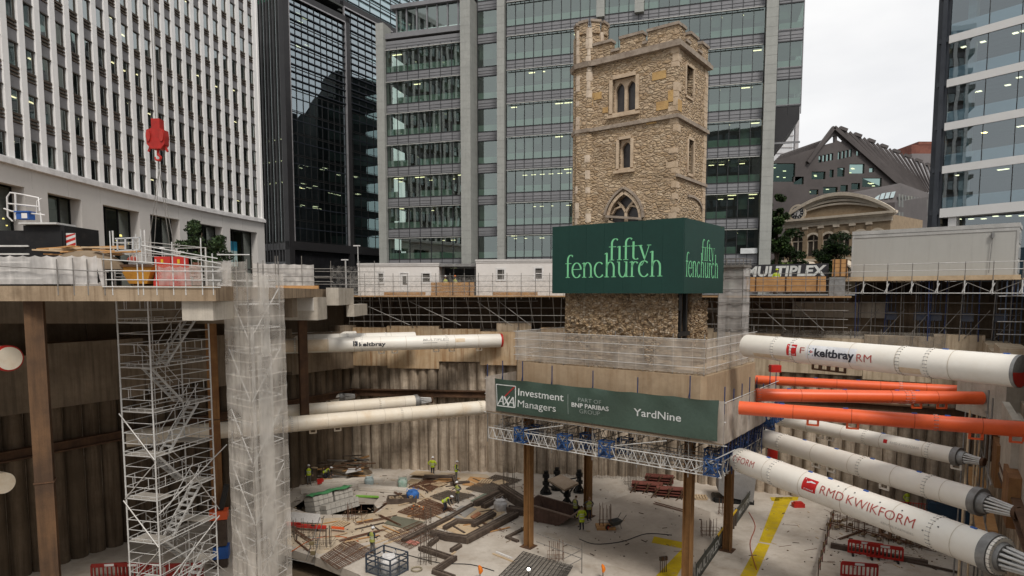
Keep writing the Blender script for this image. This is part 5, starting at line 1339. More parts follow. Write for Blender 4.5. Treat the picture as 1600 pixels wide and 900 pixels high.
band(1, -.45, 1, .12, .55); band(1, -.8, 1, -.46, .28); band(.78, -.55, .78, -.15, .22, .06, .94); band(.62, -.5, .62, -.2, .15, .12, .86)
mb.box(x0 - .3, x1 + .3, -.6, .3, zc + .12, zc + .5); mb.box(x0, x1, -.35, .3, zc - .2, zc + .11); mb.box(x0 + .4, x1 - .4, -.15, .2, zc - 1.0, zc - .21)
mb.build('cornice', M_stw, stn)
mb = MB()
for i, b in enumerate(bays):
    for j in range(10):
        a0, a1 = math.pi * j / 10, math.pi * (j + 1) / 10; r0, r1 = bwid, bwid + .35
        q = [(b + r0*math.cos(a0), zws + r0*math.sin(a0)), (b + r0*math.cos(a1), zws + r0*math.sin(a1)), (b + r1*math.cos(a1), zws + r1*math.sin(a1)), (b + r1*math.cos(a0), zws + r1*math.sin(a0))]
        mb.hexa([fnT(*q[0], -.12), fnT(*q[1], -.12), fnT(*q[1], .1), fnT(*q[0], .1), fnT(*q[3], -.12), fnT(*q[2], -.12), fnT(*q[2], .1), fnT(*q[3], .1)])
    mb.box(b - bwid - .35, b - bwid, -.1, .1, zws - .25, zws - .01); mb.box(b + bwid, b + bwid + .35, -.1, .1, zws - .25, zws - .01)
mb.box(x0 + .3, x1 - .3, -.4, .2, zw0 - .9, zw0 - .5); mb.build('arch_stone', M_stw, stn)
for i, b in enumerate(bays):
    m = MB(); m.poly([fnT(x, z, .35) for x, z in holes[i]]); f = m.build('window', mat('station_pane', (.10,.085,.07), (.06,.05,.045), .3, scale=.8, bump=0), stn)
    m = MB(); m.box(b - .07, b + .07, .22, .34, zw0, zws + .9); m.box(b - bwid, b + bwid, .22, .34, zws - .08, zws + .08); m.box(b - bwid, b - bwid + .12, .22, .34, zw0, zws); m.box(b + bwid - .12, b + bwid, .22, .34, zw0, zws); m.box(b - bwid, b + bwid, .21, .33, zw0, zw0 + .9) if False else None
    m.build('glazing_bar', M_stw, f)
for i in range(len(bays) - 1):
    c = (bays[i] + bays[i+1]) / 2; m = MB(); m.box(c - .38, c + .38, -.14, .1, zw0 - .5, zc - 1.4); m.build('pilaster', M_st, stn)
    m = MB(); m.box(c - .5, c + .5, -.24, .1, zc - 1.4, zc - 1.02); m.build('capital', M_stw, stn)
cxk, czk = uT(1247, 333)
mb = MB(); mb.tube(fnT(cxk, czk, .05), fnT(cxk, czk, -.3), 1.5, 28); ck = mb.build('clock', M_stw, stn)
mb = MB(); mb.tube(fnT(cxk, czk, -.3), fnT(cxk, czk, -.34), 1.12, 28); mb.build('dial', mat('dial_dark', (.035,.04,.05), None, .4, bump=0), ck)
mb = MB(); mb.tube(fnT(cxk, czk, -.34), fnT(cxk, czk, -.37), .55, 20)
for i in range(12):
    a = 2 * math.pi * i / 12; mb.bar(fnT(cxk + .68*math.cos(a), czk + .68*math.sin(a), -.36), fnT(cxk + 1.0*math.cos(a), czk + 1.0*math.sin(a), -.36), .1, .04, V((0,1,0)))
mb.build('dial_ring', M_frame, ck)
mb = MB(); mb.bar(fnT(cxk, czk, -.4), fnT(cxk - .3, czk - .62, -.4), .11, .03, V((0,1,0))); mb.bar(fnT(cxk, czk, -.4), fnT(cxk - .15, czk - .95, -.4), .08, .03, V((0,1,0))); mb.build('clock_hand', M_black, ck)
# zigzag canopy
mb = MB(); n = 7
for i in range(n):
    a = x0 + 1.5 + i * 3.0
    for s_, e_ in ((0, 1.5), (1.5, 3.0)):
        za, zb_ = (zw0 - 2.6, zw0 - 1.3) if s_ == 0 else (zw0 - 1.3, zw0 - 2.6)
        mb.hexa([V((a+s_, -3, za)), V((a+e_, -3, zb_)), V((a+e_, .2, zb_)), V((a+s_, .2, za)), V((a+s_, -3, za+.3)), V((a+e_, -3, zb_+.3)), V((a+e_, .2, zb_+.3)), V((a+s_, .2, za+.3))])
mb.build('zigzag_canopy', M_stw, stn)

# ================================================================ trees
def leafmat(name, c1, c2, c3):
    m, nt, b = newmat(name); g = nd(nt, 'ShaderNodeNewGeometry'); r = nd(nt, 'ShaderNodeValToRGB'); e = r.color_ramp.elements
    e[0].color = c4(c1); e[1].color = c4(c3); q = e.new(.5); q.color = c4(c2); nt.links.new(g.outputs['Random Per Island'], r.inputs[0])
    v = coords(nt); c = mixc(nt, noise(nt, v, .9, 3, .5, .4, .62), mixc(nt, .65, r.outputs[0], (.008,.014,.005)), r.outputs[0])
    nt.links.new(c, b.inputs['Base Color']); b.inputs['Roughness'].default_value = .6; b.inputs['Specular IOR Level'].default_value = .25
    return m
M_leaf = leafmat('dark_leaf', (.022,.048,.014), (.048,.092,.024), (.09,.145,.038))
M_leafy = leafmat('light_leaf', (.055,.09,.018), (.10,.15,.03), (.16,.20,.05))
M_bark = mat('bark', (.09,.065,.045), (.06,.045,.03), .95, scale=4, bump=.6)
def tree(loc, h, rad, label, seed, n=5200, leaf=.20, mat_=M_leaf, low=.22, cat='tree', group=None):
    rr = random.Random(seed); t = thing('tree', label, cat, loc, rr.uniform(0, 6), group); mb = MB(); lf = MB(); cl_ = []
    top = V((rr.uniform(-.2,.2), rr.uniform(-.2,.2), h * .82)); pts = [V((0,0,0)), V((.08,.02,h*.25)), V((-.05,.1,h*.5)), top]
    r0 = h * .022; mb.rod(pts, [r0, r0*.85, r0*.6, r0*.25], 8)
    for i in range(11):
        a = rr.uniform(0, 6.28); z0 = h * rr.uniform(low, .62); L = rad * rr.uniform(.55, .95)
        e = V((math.cos(a) * L, math.sin(a) * L, z0 + h * rr.uniform(.08, .28))); s_ = V((0, .03, z0)); m_ = s_.lerp(e, .5) + V((0,0,h*.04))
        mb.rod([s_, m_, e], [r0*.42, r0*.28, r0*.1], 6)
        cl_ += [(e, rad * rr.uniform(.26, .44)), (m_, rad * rr.uniform(.22, .36))]
    for i in range(16):
        a = rr.uniform(0, 6.28); u = rr.random() ** .5; z = h * rr.uniform(.42, .95); k_ = math.sin(math.pi * min(1, max(.05, (z / h - low * .7) / (1.03 - low * .7)))) ** .6
        cl_.append((V((math.cos(a) * rad * u * k_, math.sin(a) * rad * u * k_, z)), rad * rr.uniform(.2, .38)))
    for i in range(n):
        c, r = rr.choice(cl_); d = V((rr.gauss(0,1), rr.gauss(0,1), rr.gauss(0,1))).normalized() * r * rr.uniform(.35, 1.05) ** .7; p = c + V((d.x, d.y, d.z * .75))
        s = leaf * rr.uniform(.6, 1.3); a = V((rr.gauss(0,1), rr.gauss(0,1), rr.gauss(0,.6))).normalized(); b = a.orthogonal().normalized(); b = (b * math.cos(rr.uniform(0, 6)) + a.cross(b) * math.sin(1)).normalized()
        lf.add([p - a*s, p + b*s*.5, p + a*s, p - b*s*.5], [(0,1,2,3)])
    mb.build('trunk', M_bark, t); lf.build('crown', mat_, t); return t
p = at(1213, 420, 84); tree((p.x, p.y, ZS), hh(298, 84) - ZS, 1.75, 'dense dark street tree against the grey office pier', 3, 9000, .2, low=.12)
p = at(1305, 425, 92); tree((p.x, p.y, ZS), hh(362, 92) - ZS, 2.7, 'small dark tree in front of the arched station windows', 5, 5000, .2)
p = at(1258, 430, 90); tree((p.x - 2.3, p.y, ZS), hh(355, 90) - ZS, 2.2, 'dark leafy tree right of the street tree below the clock', 6, 4500, .2, low=.12)
p = at(1213, 420, 70); tree((p.x + 1.2, p.y, ZS), hh(408, 70) - ZS, 1.3, 'low yellow green bush behind the white lettered hoarding', 7, 1800, .13, M_leafy, .05, 'bush')
p = at(312, 400, 50); tree((p.x, p.y, ZS), hh(342, 50) - ZS, 2.0, 'small green tree in front of the white office portals', 8, 9500, .12, leafmat('street_leaf', (.018,.038,.015), (.042,.075,.028), (.08,.12,.045)), .06)

# ================================================================ back deck with cabins
YD = 55.0
dL, dR = at(538, 464, 57.2).x, at(1345, 464, 49).x
dAB, iAB = inward(A, B); dBC, iBC = inward(B, C)
def deckpt(px, off):      # point on the deck edge line, off inward of the wall lines
    p = at(px, 460, 40); o0 = V((0,0,0)); t = V((p.x, p.y, 0)).normalized()
    best = None
    for q, d, i in ((A, dAB, iAB), (B, dBC, iBC)):
        w_ = V((q.x, q.y, 0)) + i * off; den = t.x * d.y - t.y * d.x
        if abs(den) < 1e-9: continue
        s = (w_.x * d.y - w_.y * d.x) / den
        if best is None or s < best: best = s
    return t * best
zdk = H - .27
e0, e1, e2 = deckpt(538, 2.6), deckpt(1140, 2.6), deckpt(1330, 2.6)
mid = V(B) + (iAB + iBC).normalized() * 2.7
mb = MB(); pts = [e0, mid, e2, e2 - iBC * 6, V(B) - (iAB + iBC).normalized() * 3.5, e0 - iAB * 7]
mb.prism([(p.x, p.y) for p in pts], lambda x, y, z: V((x, y, z)), zdk - .12, zdk)
tag(mb.build('scaffold_deck', mat('deck_board', (.40,.25,.13), (.30,.18,.09), .85, scale=1.5, dirt=.4)), 'long boarded scaffold deck carrying the site cabins behind the church tower', 'deck')
# supporting scaffold under the deck (tubes leaning back, ledgers)
sf = thing('support_scaffold', 'dull tube scaffold propping the cabin deck off the concrete ledge', 'scaffold', (e0.x, e0.y, H - 3.4))
rr = random.Random(31)
px = 548
while px < 1335:
    a = deckpt(px, 2.45); b = deckpt(px + rr.uniform(-4, 10), rr.uniform(.2, 1.0)); m = MB()
    m.tube((b.x, b.y, HC1 - .3), (a.x, a.y, zdk - .12), .035, 5); m.build('raking_tube', M_galvd, sf, True)
    if px % 2 < 1.2:
        b = deckpt(px + 4, .3); m = MB(); m.tube((b.x, b.y, HC1 - .3), (b.x, b.y, zdk - .12), .035, 5); m.build('standard', M_galvd, sf, True)
    px += rr.uniform(13, 21)
for z in (H - .75, H - 1.35, H - 2.0, H - 2.6):
    m = MB(); ps = [deckpt(x, 1.4 + .6 * rr.random()) for x in (545, 700, 840, 1000, 1140)]
    for a, b in zip(ps[:-1], ps[1:]):
        if rr.random() < .8: m.tube((a.x, a.y, z), (b.x, b.y, z), .032, 5)
    m.tube((ps[-1].x, ps[-1].y, z), (e2.x, e2.y + .3, z), .032, 5); m.build('ledger', M_galvd, sf, True)
for x0_, x1_ in ((558, 640), (640, 720), (745, 800), (780, 830), (1180, 1230), (1240, 1290)):
    a, b = deckpt(x0_, 1.9), deckpt(x1_, 1.9); m = MB(); m.tube((a.x, a.y, H - .8), (b.x, b.y, H - 2.9), .03, 5); m.build('brace', M_galvd, sf, True)
# handrail fence along the deck edge
hf = thing('edge_fence', 'scaffold tube handrail and mesh along the front edge of the cabin deck', 'fence', (e0.x, e0.y, zdk))
pxs = [548 + i * 22.2 for i in range(36)]
for i, x in enumerate(pxs):
    a = deckpt(x, 2.5); m = MB(); m.tube((a.x, a.y, zdk - .3), (a.x, a.y, zdk + 1.95), .026, 5); m.build('post', M_galvd, hf, True)
for z in (.35, .8, 1.25, 1.7):
    m = MB(); ps = [deckpt(x, 2.52) for x in (545, 1120)]; m.tube((ps[0].x, ps[0].y, zdk + z), (mid.x, mid.y, zdk + z), .02, 5); m.tube((mid.x, mid.y, zdk + z), (e2.x, e2.y, zdk + z), .02, 5); m.build('rail', M_galvd, hf, True)
M_mesh = sheetmat('fence_mesh', (.42,.40,.37), .16, fold=3, trans=.2)
m = MB(); a, b = deckpt(548, 2.47), mid; m.quad((a.x,a.y,zdk),(b.x,b.y,zdk),(b.x,b.y,zdk+1.6),(a.x,a.y,zdk+1.6)); m.build('mesh', M_mesh, hf, True)
m = MB(); 
for x0_, x1_ in ((600, 665), (770, 840)):
    a, b = deckpt(x0_, 2.3), deckpt(x1_, 2.3); m.bar((a.x, a.y, zdk + .16), (b.x, b.y, zdk + .16), .05, .28)
m.build('toe_board', M_timber, hf, True)
# cabins
def cabin(px0, px1, ptop, off, label, wins, door=None):
    a, b = deckpt(px0, off), deckpt(px1, off); d = b - a; L = d.length; rz = math.atan2(d.y, d.x); hgt = hh(ptop, (a.y + b.y) / 2) - zdk
    c = thing('site_cabin', label, 'site cabin', (a.x, a.y, zdk), rz, None); fn = lambda u, v, w_: V((u, w_, v))
    def U(px, py): p = on_plane(c, px, py, 1, 0.0); return p.x, p.z
    holes = []
    for w in wins: u0, z0 = U(w[0], w[3]); u1, z1 = U(w[1], w[2]); holes.append([(u0, z0), (u1, z0), (u1, z1), (u0, z1)])
    dh = None
    if door: u0, z0 = U(door[0], door[3]); u1, z1 = U(door[1], door[2]); dh = [(u0, .12), (u1, .12), (u1, z1), (u0, z1)]; holes.append(dh)
    m = MB(); m.wall([(0, 0), (L, 0), (L, hgt - .16), (0, hgt - .16)], holes, fn, 0, .12); m.box(0, .1, .121, 2.6, 0, hgt - .16); m.box(L - .1, L, .121, 2.6, 0, hgt - .16); m.box(0, L, 2.5, 2.6, 0, hgt - .161)
    for i in range(1, int(L / 1.2)): m.box(i * 1.2 - .012, i * 1.2 + .012, -.008, .0, .05, hgt - .2)
    m.build('wall', M_cabin, c)
    m = MB(); m.box(-.06, L + .06, -.08, 2.7, hgt - .16, hgt); m.box(-.03, L + .03, -.05, .1, hgt - .3, hgt - .162); m.build('roof', mat('cabin_roof', (.55,.53,.51), (.48,.46,.44), .6, scale=.5), c)
    for h_ in holes[:len(wins)]:
        m = MB(); x_ = [q[0] for q in h_]; z_ = [q[1] for q in h_]; X0, X1, Z0, Z1 = min(x_), max(x_), min(z_), max(z_); t = .14
        m.box(X0 - t, X0 + .02, -.04, .04, Z0 - t, Z1 + t); m.box(X1 - .02, X1 + t, -.04, .04, Z0 - t, Z1 + t); m.box(X0 + .02, X1 - .02, -.04, .04, Z1 - .02, Z1 + t); m.box(X0 + .02, X1 - .02, -.04, .04, Z0 - t, Z0 + .02); m.box(X0 + .02, X1 - .02, -.02, .04, (Z0+Z1)/2 - .03, (Z0+Z1)/2 + .03)
        f = m.build('window', M_frame, c); m = MB(); m.quad((X0, .07, Z0), (X1, .07, Z0), (X1, .07, Z1), (X0, .07, Z1)); m.build('pane', mat('cabin_pane', (.06,.055,.045), (.16,.15,.14), .2, scale=.9, bump=0), f)
    if dh:
        m = MB(); X0, X1, Z1 = dh[0][0], dh[1][0], dh[2][1]; m.box(X0 + .01, X1 - .01, .03, .09, .12, Z1 - .01); m.box(X0 - .1, X0, -.03, .06, .1, Z1 + .1); m.box(X1, X1 + .1, -.03, .06, .1, Z1 + .1); m.box(X0, X1, -.03, .06, Z1, Z1 + .1)
        f = m.build('door', M_frame, c); m = MB(); m.box(X0 + .2, X1 - .2, .0, .028, Z1 - 1.0, Z1 - .25); m.build('pane', mat('cabin_pane', (.06,.055,.045)), f); m = MB(); m.box(X1 - .18, X1 - .1, -.02, .028, 1.0, 1.12); m.build('handle', M_steelg, f)
    return c
cabin(560, 686, 411, .9, 'left grey site cabin with two white framed windows and a door', [(592,599,427,441),(660,672,427,441)], (626, 638, 427, 455))
cabin(744, 905, 405, .8, 'right grey site cabin half hidden by the green hoarding', [(777,788,421,437),(836,847,419,436)])
# canopy link between the cabins, dark inside
a, b = deckpt(687, .7), deckpt(744, .7); lk = thing('link_canopy', 'dark covered gap between the two site cabins', 'canopy', (a.x, a.y, zdk)); hg_ = hh(412, a.y) - zdk
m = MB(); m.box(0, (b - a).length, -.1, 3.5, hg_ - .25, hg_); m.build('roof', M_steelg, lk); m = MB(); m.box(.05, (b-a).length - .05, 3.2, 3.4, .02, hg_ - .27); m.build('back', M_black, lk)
for i in range(4): m = MB(); x = .15 + i * ((b-a).length - .4) / 3; m.box(x, x + .08, 1.2, 1.3, 0, hg_ - .26); m.build('post', M_steelg, lk)
# timber formwork stacks in front of the gap
def planks(p, q, z0, n, h_, dep, label, name='timber_panel'):
    o = thing(name, label, 'timber panel', p); d = V(q) - V(p); d.z = 0; L = d.length; o.rotation_euler[2] = math.atan2(d.y, d.x); WM[o] = Matrix.Translation(V(p)) @ Matrix.Rotation(math.atan2(d.y, d.x), 4, 'Z')
    for i in range(n):
        m = MB(); m.box(0 + rnd.uniform(0, .05), L - rnd.uniform(0, .08), 0, dep, z0 + i * h_ + .012, z0 + (i + 1) * h_ - .012); m.build('beam', M_timber, o)
    m = MB()
    for i in range(3): x = L * (.12 + .38 * i); m.box(x, x + .09, -.03, 0, z0, z0 + n * h_)
    m.build('strap', M_rustd, o); return o
a, b = deckpt(673, 2.0), deckpt(741, 2.0); planks((a.x, a.y, zdk), b, 0, 4, (hh(441, a.y) - zdk) / 4, .4, 'stack of orange timber beams in front of the gap between the cabins', 'timber_stack')
a, b = deckpt(1165, 2.0), deckpt(1291, 2.0); planks((a.x, a.y, zdk), b, .3, 3, (hh(433, a.y) - zdk - .3) / 3, .25, 'long orange timber hoarding under the white lettered banner', 'timber_hoarding')
a, b = deckpt(1298, 1.2), deckpt(1323, 1.2); planks((a.x, a.y, zdk), b, hh(432, a.y) - zdk, 4, (hh(405, a.y) - hh(432, a.y)) / 4, 1.2, 'tall orange timber box beside the large grey container', 'timber_box')
a, b = deckpt(1294, 1.9), deckpt(1326, 1.9); m = MB(); m.box(a.x, b.x, a.y - .1, a.y, zdk, hh(433, a.y)); tag(m.build('mesh_gate', M_steelg), 'small grey mesh gate below the timber box', 'gate')
# white on dark lettered hoarding banner
a, b = deckpt(1162, -.4), deckpt(1293, -.4); hb = thing('hoarding_banner', 'dark hoarding banner with bold white lettering below the station front', 'banner', (a.x, a.y, zdk), math.atan2((b-a).y, (b-a).x))
zA, zB = hh(434, a.y) - zdk, hh(414, a.y) - zdk; L = (b - a).length
m = MB(); m.box(0, L, 0, .08, zA - 1.2, zB); m.build('panel', mat('banner_black', (.035,.035,.04), (.025,.025,.03), .6, scale=2), hb)
m = MB(); put_text(m, 'MULTIPLEX', lambda x, y: V((x, -.008, y)), .1, L - .15, zA + .12, zB - zA - .28, .035, .1); m.build('lettering', M_ink, hb)

# stair-shaft netting beside the tower (tall pale wrapped shaft)
a = at(1147, 470, 44.5); M_net3 = sheetmat('wrap_net', (.66,.63,.60), .66, .8, fold=.9)
ns = thing('netted_shaft', 'narrow shaft wrapped in pale netting between the green hoarding and the deck', 'netted scaffold', (a.x, a.y, ZB1), RZ)
hs0, hs1 = 0.0, hh(418, 44.5) - ZB1
for p, q in (((-.9,-.6,0),(.75,-.6,0)), ((.75,-.6,0),(.75,.9,0)), ((-.9,.9,0),(-.9,-.6,0))): drape(p, q, hs0, hs1, 10, 22, .05, 5).build('net', M_net3, ns)
for x, y in ((-.9,-.6),(.75,-.6),(.75,.9),(-.9,.9)): m = MB(); m.tube((x, y, -4), (x, y, hs1 + .6), .03, 6); m.build('standard', M_galvd, ns)
m = MB()
for z in [i * .9 for i in range(1, 8)] + [hs1 + .15, hs1 + .55]: m.tube((-1, -.68, z), (.85, -.68, z), .025, 5); m.tube((.82, -.6, z), (.82, .9, z), .025, 5)
m.box(-1, .85, -.75, .95, hs1, hs1 + .12); 
for i in range(7): x = -.9 + i * .28; m.tube((x, -.68, hs1 + .12), (x, -.68, hs1 + .6), .022, 5)
m.build('rail', M_galvd, ns)

# ================================================================ raised deck and large grey container
KA, KB = at(1330, 436, 50), at(1600, 424, 43.2)
d = KB - KA; rzk = math.atan2(d.y, d.x); zk = H + .95
kc = thing('plant_container', 'large plain grey plant container on a raised scaffold deck', 'container', (KA.x, KA.y, zk), rzk)
ztk = at(1330, 362, 50).z - zk; Lk = (KB - KA).length - .4; dep = 3.2
M_cont = mat('grey_container', (.40,.395,.37), (.37,.365,.34), .6, scale=.3, streak=.18, scol=(.28,.27,.25), bump=.02, fine=.02)
m = MB(); m.box(0, Lk, 0, dep, .12, ztk - .28)
for i in range(1, 8): x = Lk * i / 8; m.box(x - .012, x + .012, -.006, 0, .15, ztk - .3)
m.build('wall', M_cont, kc)
m = MB(); m.box(-.05, Lk + .05, -.06, dep + .05, ztk - .28, ztk); m.box(-.03, Lk + .03, -.035, .0, ztk - .52, ztk - .3); m.box(-.04, .08, -.05, .0, .12, ztk - .52); m.box(Lk - .1, Lk + .04, -.05, 0, .12, ztk - .52); m.build('roof_trim', mat('container_trim', (.47,.465,.445), None, .6, bump=0), kc)
m = MB(); m.box(-.05, Lk + .05, -.06, dep, 0, .12); m.build('floor_frame', M_steelg, kc)
m = MB(); 
for i in range(3): z = .4 + i * 1.0; m.box(Lk, Lk + .04, .3, dep - .3, z, z + .7)
m.build('side_panel', mat('container_side', (.30,.31,.31), None, .5, bump=0), kc)
m = MB(); x = Lk * .86; m.tube((x, -.12, ztk - .62), (x, -.12, ztk - .95), .1, 8); m.tube((x, -.1, ztk - .95), (x - .1, -.1, .4), .025, 5); m.build('light_fitting', M_steelg, kc)
pfk = thing('raised_scaffold', 'raised scaffold deck with silver handrail and lattice edge under the large grey container', 'scaffold', (KA.x, KA.y, zk), rzk)
m = MB(); m.box(-.4, Lk + .5, -1.35, dep, -.1, 0); m.box(-.4, Lk + .3, -1.4, -1.35, -.1, .22); m.build('deck', M_timberp, pfk)
m = MB(); m.box(-.4, Lk + 6, dep + .2, dep + .35, ZS - zk - .5, -.12); m.build('added_dark_board', M_dark, pfk)  # dark board added to block the bright glass behind the deck
X0, X1, YF = -.4, Lk + .4, -1.4
for i in range(8):
    x = X0 + (X1 - X0) * i / 7; m = MB(); m.tube((x, YF, -1.1), (x, YF, 1.15), .028, 6); m.build('post', M_galvd, pfk)
    m = MB(); m.tube((x, YF, -1.0), (x, YF, -.12), .045, 6); m.bar((x - .12, YF, -.95), (x + .12, YF, -.3), .06, .06); m.build('bracket', M_galv, pfk)
for z in (1.1, .6, -1.0): m = MB(); m.tube((X0 - .2, YF, z), (X1 + 1.5, YF, z), .026 if z > 0 else .035, 6); m.build('rail', M_galv, pfk)
for i in range(7):
    xa, xb = X0 + (X1 - X0) * i / 7, X0 + (X1 - X0) * (i + 1) / 7; m = MB(); m.tube((xa, YF + .1, -.2 if i % 2 else -.95), (xb, YF + .1, -.95 if i % 2 else -.2), .025, 5); m.build('brace', M_galvd, pfk)
zft = HC1 - .4 - zk; rr = random.Random(40)
for i in range(11):
    x = X0 + 1 + (X1 - X0 - 1.5) * i / 10
    for y in (.1, 1.0) + ((-1.2,) if i in (0, 5, 10) else ()):
        m = MB(); m.tube((x + rr.uniform(-.1,.1), y, zft), (x, y, -.1), .038, 6); m.build('standard', M_galvd if rr.random() < .6 else mat('navy_post', (.03,.045,.12)), pfk)
    if i in (2, 4, 5, 7, 9):
        m = MB()
        for dx in (0, .28, .56): m.tube((x + dx, .3, zft), (x + dx, .3, -.1), .04, 6)
        m.box(x - .1, x + .7, .2, .4, zft + 1.4, zft + 2.0); m.build('prop_cluster', mat('dull_navy', (.045,.055,.085), (.07,.075,.09), .6, scale=3, bump=0), pfk)
for z in (zft + .9, zft + 1.9, zft + 2.7): m = MB(); m.tube((X0, .05, z), (X1, .05, z), .028, 5); m.build('ledger', M_galvd, pfk)
for i in range(6):
    xa = X0 + 1 + i * 1.7; m = MB(); m.tube((xa, .0, zft + .2), (xa + 1.4, .0, zft + 2.2), .026, 5); m.build('brace', M_galvd, pfk)
# blue standards tower at the right end
for i in range(4):
    m = MB(); m.tube((X1 - .8 + i * .28, -1.2 + .1 * i, zft - .6), (X1 - .8 + i * .28, -1.2 + .1 * i, .1), .045, 6); m.build('standard', mat('slate_blue', (.10,.13,.19), None, .6, bump=0), pfk)
for i in range(5): m = MB(); z = zft - .2 + i * .85; m.tube((X1 - 1.2, -1.25, z), (X1 + 2.2, -1.25, z + .06), .035, 6); m.build('ledger', M_galv, pfk)
# net along the capping beam behind the top strut
ef = thing('edge_net', 'low grey net fence along the capping beam behind the topmost white strut', 'net fence', (18, 52, HC1))
def onw(p, q, s, i_): d, n_ = inward(p, q); w_ = V(p) + d * s + n_ * i_; return w_
a, b = onw(B, C, 3, .75), onw(B, C, 21, .75); drape((a.x, a.y, 0), (b.x, b.y, 0), HC1 - 1.0, HC1 + .12, 40, 5, .04, 3).build('net', sheetmat('edge_netting', (.34,.31,.27), .45, fold=1.5), ef, True)
for i in range(10): c = a.lerp(b, i / 9); m = MB(); m.tube((c.x, c.y, HC1 - 1.2), (c.x, c.y, HC1 + .3), .025, 5); m.build('post', M_galvd, ef, True)
# ================================================================ pipe struts
def strut(p, q, r, label, m=M_white, flanges=(), bolts=True, cone=None, red=None, group='steel tube struts across the pit', brackets=(), bm=None, tabs=()):
    """p, q world ends; flanges = positions 0..1; cone = ends ('q') tapering to a bundle of jacking bars"""
    p, q = V(p), V(q); d = (q - p); L = d.length; d.normalize()
    o = thing('pipe_strut', label, 'strut', p, 0, group)
    side = d.cross(V((0,0,1))).normalized(); up = side.cross(d).normalized()
    a, b = p.copy(), q.copy()
    if cone == 'q': b = q - d * (r * 2.3)
    mb = MB(); mb.tube(a, b, r, 32); mb.build('tube', m, o, True)
    mb = MB(); nn_ = int(L / 2.1)
    for i in range(1, nn_): c = p + d * (L * i / nn_); mb.tube(c - d*.015, c + d*.015, r + .007, 32, cap=False)
    mb.build('weld_seam', mat('seam', (.50,.43,.33), (.60,.53,.44), .6, scale=6) if m is not M_orange else mat('orange_seam', (.50,.07,.02), None, .6), o, True)
    for t in flanges:
        c = p + d * (L * t); mb = MB(); mb.tube(c - d*.05, c + d*.05, r + .022, 32); f = mb.build('flange', m, o, True)
        if bolts:
            mb = MB(); nb = max(14, int(r * 44))
            for i in range(nb):
                a_ = 2 * math.pi * i / nb; c2 = c + (side*math.cos(a_) + up*math.sin(a_)) * (r + .012); mb.tube(c2 - d*.085, c2 + d*.085, .015, 5)
            mb.build('bolt', M_steelg, f, True)
    if cone == 'q':
        mb = MB(); mb.tube(b, b + d*.3, r + .06, 32); mb.tube(b + d*.3, b + d*.55, r*.86, 32, r*.74); e = mb.build('end_collar', M_steelg, o, True)
        for i in range(12):
            a_ = 2 * math.pi * i / 12; c2 = b + d*.5 + (side*math.cos(a_) + up*math.sin(a_)) * r*.58; c3 = q + d*.35 + (side*math.cos(a_) + up*math.sin(a_)) * r*.34
            m_ = MB(); m_.tube(c2, c3, r*.085, 8); m_.build('jack_bar', M_galv, o, True)
        mb = MB(); mb.tube(q + d*.3, q + d*.45, r*.5, 20); mb.build('end_plate', M_rustd, o, True)
    if red:
        for e, s in (('p', -1), ('q', 1)):
            if e in red: c = p if e == 'p' else q; mb = MB(); mb.tube(c - d*.02*s, c + d*.16*s, r*1.03, 28); mb.build('red_end_ring', M_tape, o, True)
    for t in brackets:
        c = p + d * (L*t) - up * r; mb = MB()
        for s in (-.22, .22): mb.bar(c + d*s + up*.03, c + d*s - up*.22, .07, .1, d)
        mb.bar(c - d*.26 - up*.22, c + d*.26 - up*.22, .07, .08); mb.build('lifting_bracket', bm or m, o, True)
    for t in tabs:
        c = p + d * (L*t) + up * r; mb = MB(); mb.bar(c - d*.1, c + d*.1, .09, .07, up); mb.build('blue_tab', M_plastic_b, o, True)
    return o, p, d, L, side, up
def wrap(o, name, strings, ang0=0.0):
    """lettering laid on the tube: strings = (text, s0, s1, angle-base, height, bold, mat, capscale, shear)"""
    ob, p, d, L, side, up, r = o
    view = (V((0,0,H)) - p); view -= d * view.dot(d); view.normalize(); ref = view; upv = d.cross(ref); upv = upv if upv.z > 0 else -upv
    sgn = 1
    def fn(s, h):
        a = h / r; return p + d * s + (ref * math.cos(a) + upv * math.sin(a)) * (r + .014)
    mats = []; mb = MB()
    for k_, (txt, s0, s1, h0, hgt, bold, m, shear) in enumerate(strings):
        if m not in mats: mats.append(m)
        put_text(mb, txt, fn, s0, s1, h0, hgt, bold, shear, mats.index(m))
    ob2 = mb.build(name, mats, ob, True)
    return lambda s, h: p + d * s + (ref * math.cos(h / r) + upv * math.sin(h / r)) * (r + .004)
def patch(mb, fn, s0, s1, h0, h1, mi=0, n=8):
    for i in range(n):
        a, b = h0 + (h1-h0)*i/n, h0 + (h1-h0)*(i+1)/n; mb.quad(fn(s0, a), fn(s1, a), fn(s1, b), fn(s0, b), mi)
M_letred = mat('red_letters', (.46,.07,.055), None, .6, bump=0); M_letdk = mat('dark_letters', (.035,.035,.045), None, .6, bump=0); M_letgr = mat('faded_letters', (.45,.43,.40), None, .6, bump=0); M_patch = mat('white_patch', (.80,.80,.82), None, .5, bump=0)
M_patchy = mat('rusty_patch', (.66,.52,.36), (.72,.60,.45), .5, scale=2, dirt=.5, dcol=(.40,.24,.10), bump=0)
M_bluel = mat('blue_mark', (.05,.12,.35), None, .6, bump=0)
def s_of(o, px):     # distance along the strut seen at a photo column
    ob, p, d, L, side, up, r = o; best = min(range(0, 801), key=lambda i: abs(proj(p + d * L * i / 800)[0] - px)); return L * best / 800
hS1 = H - 4.25
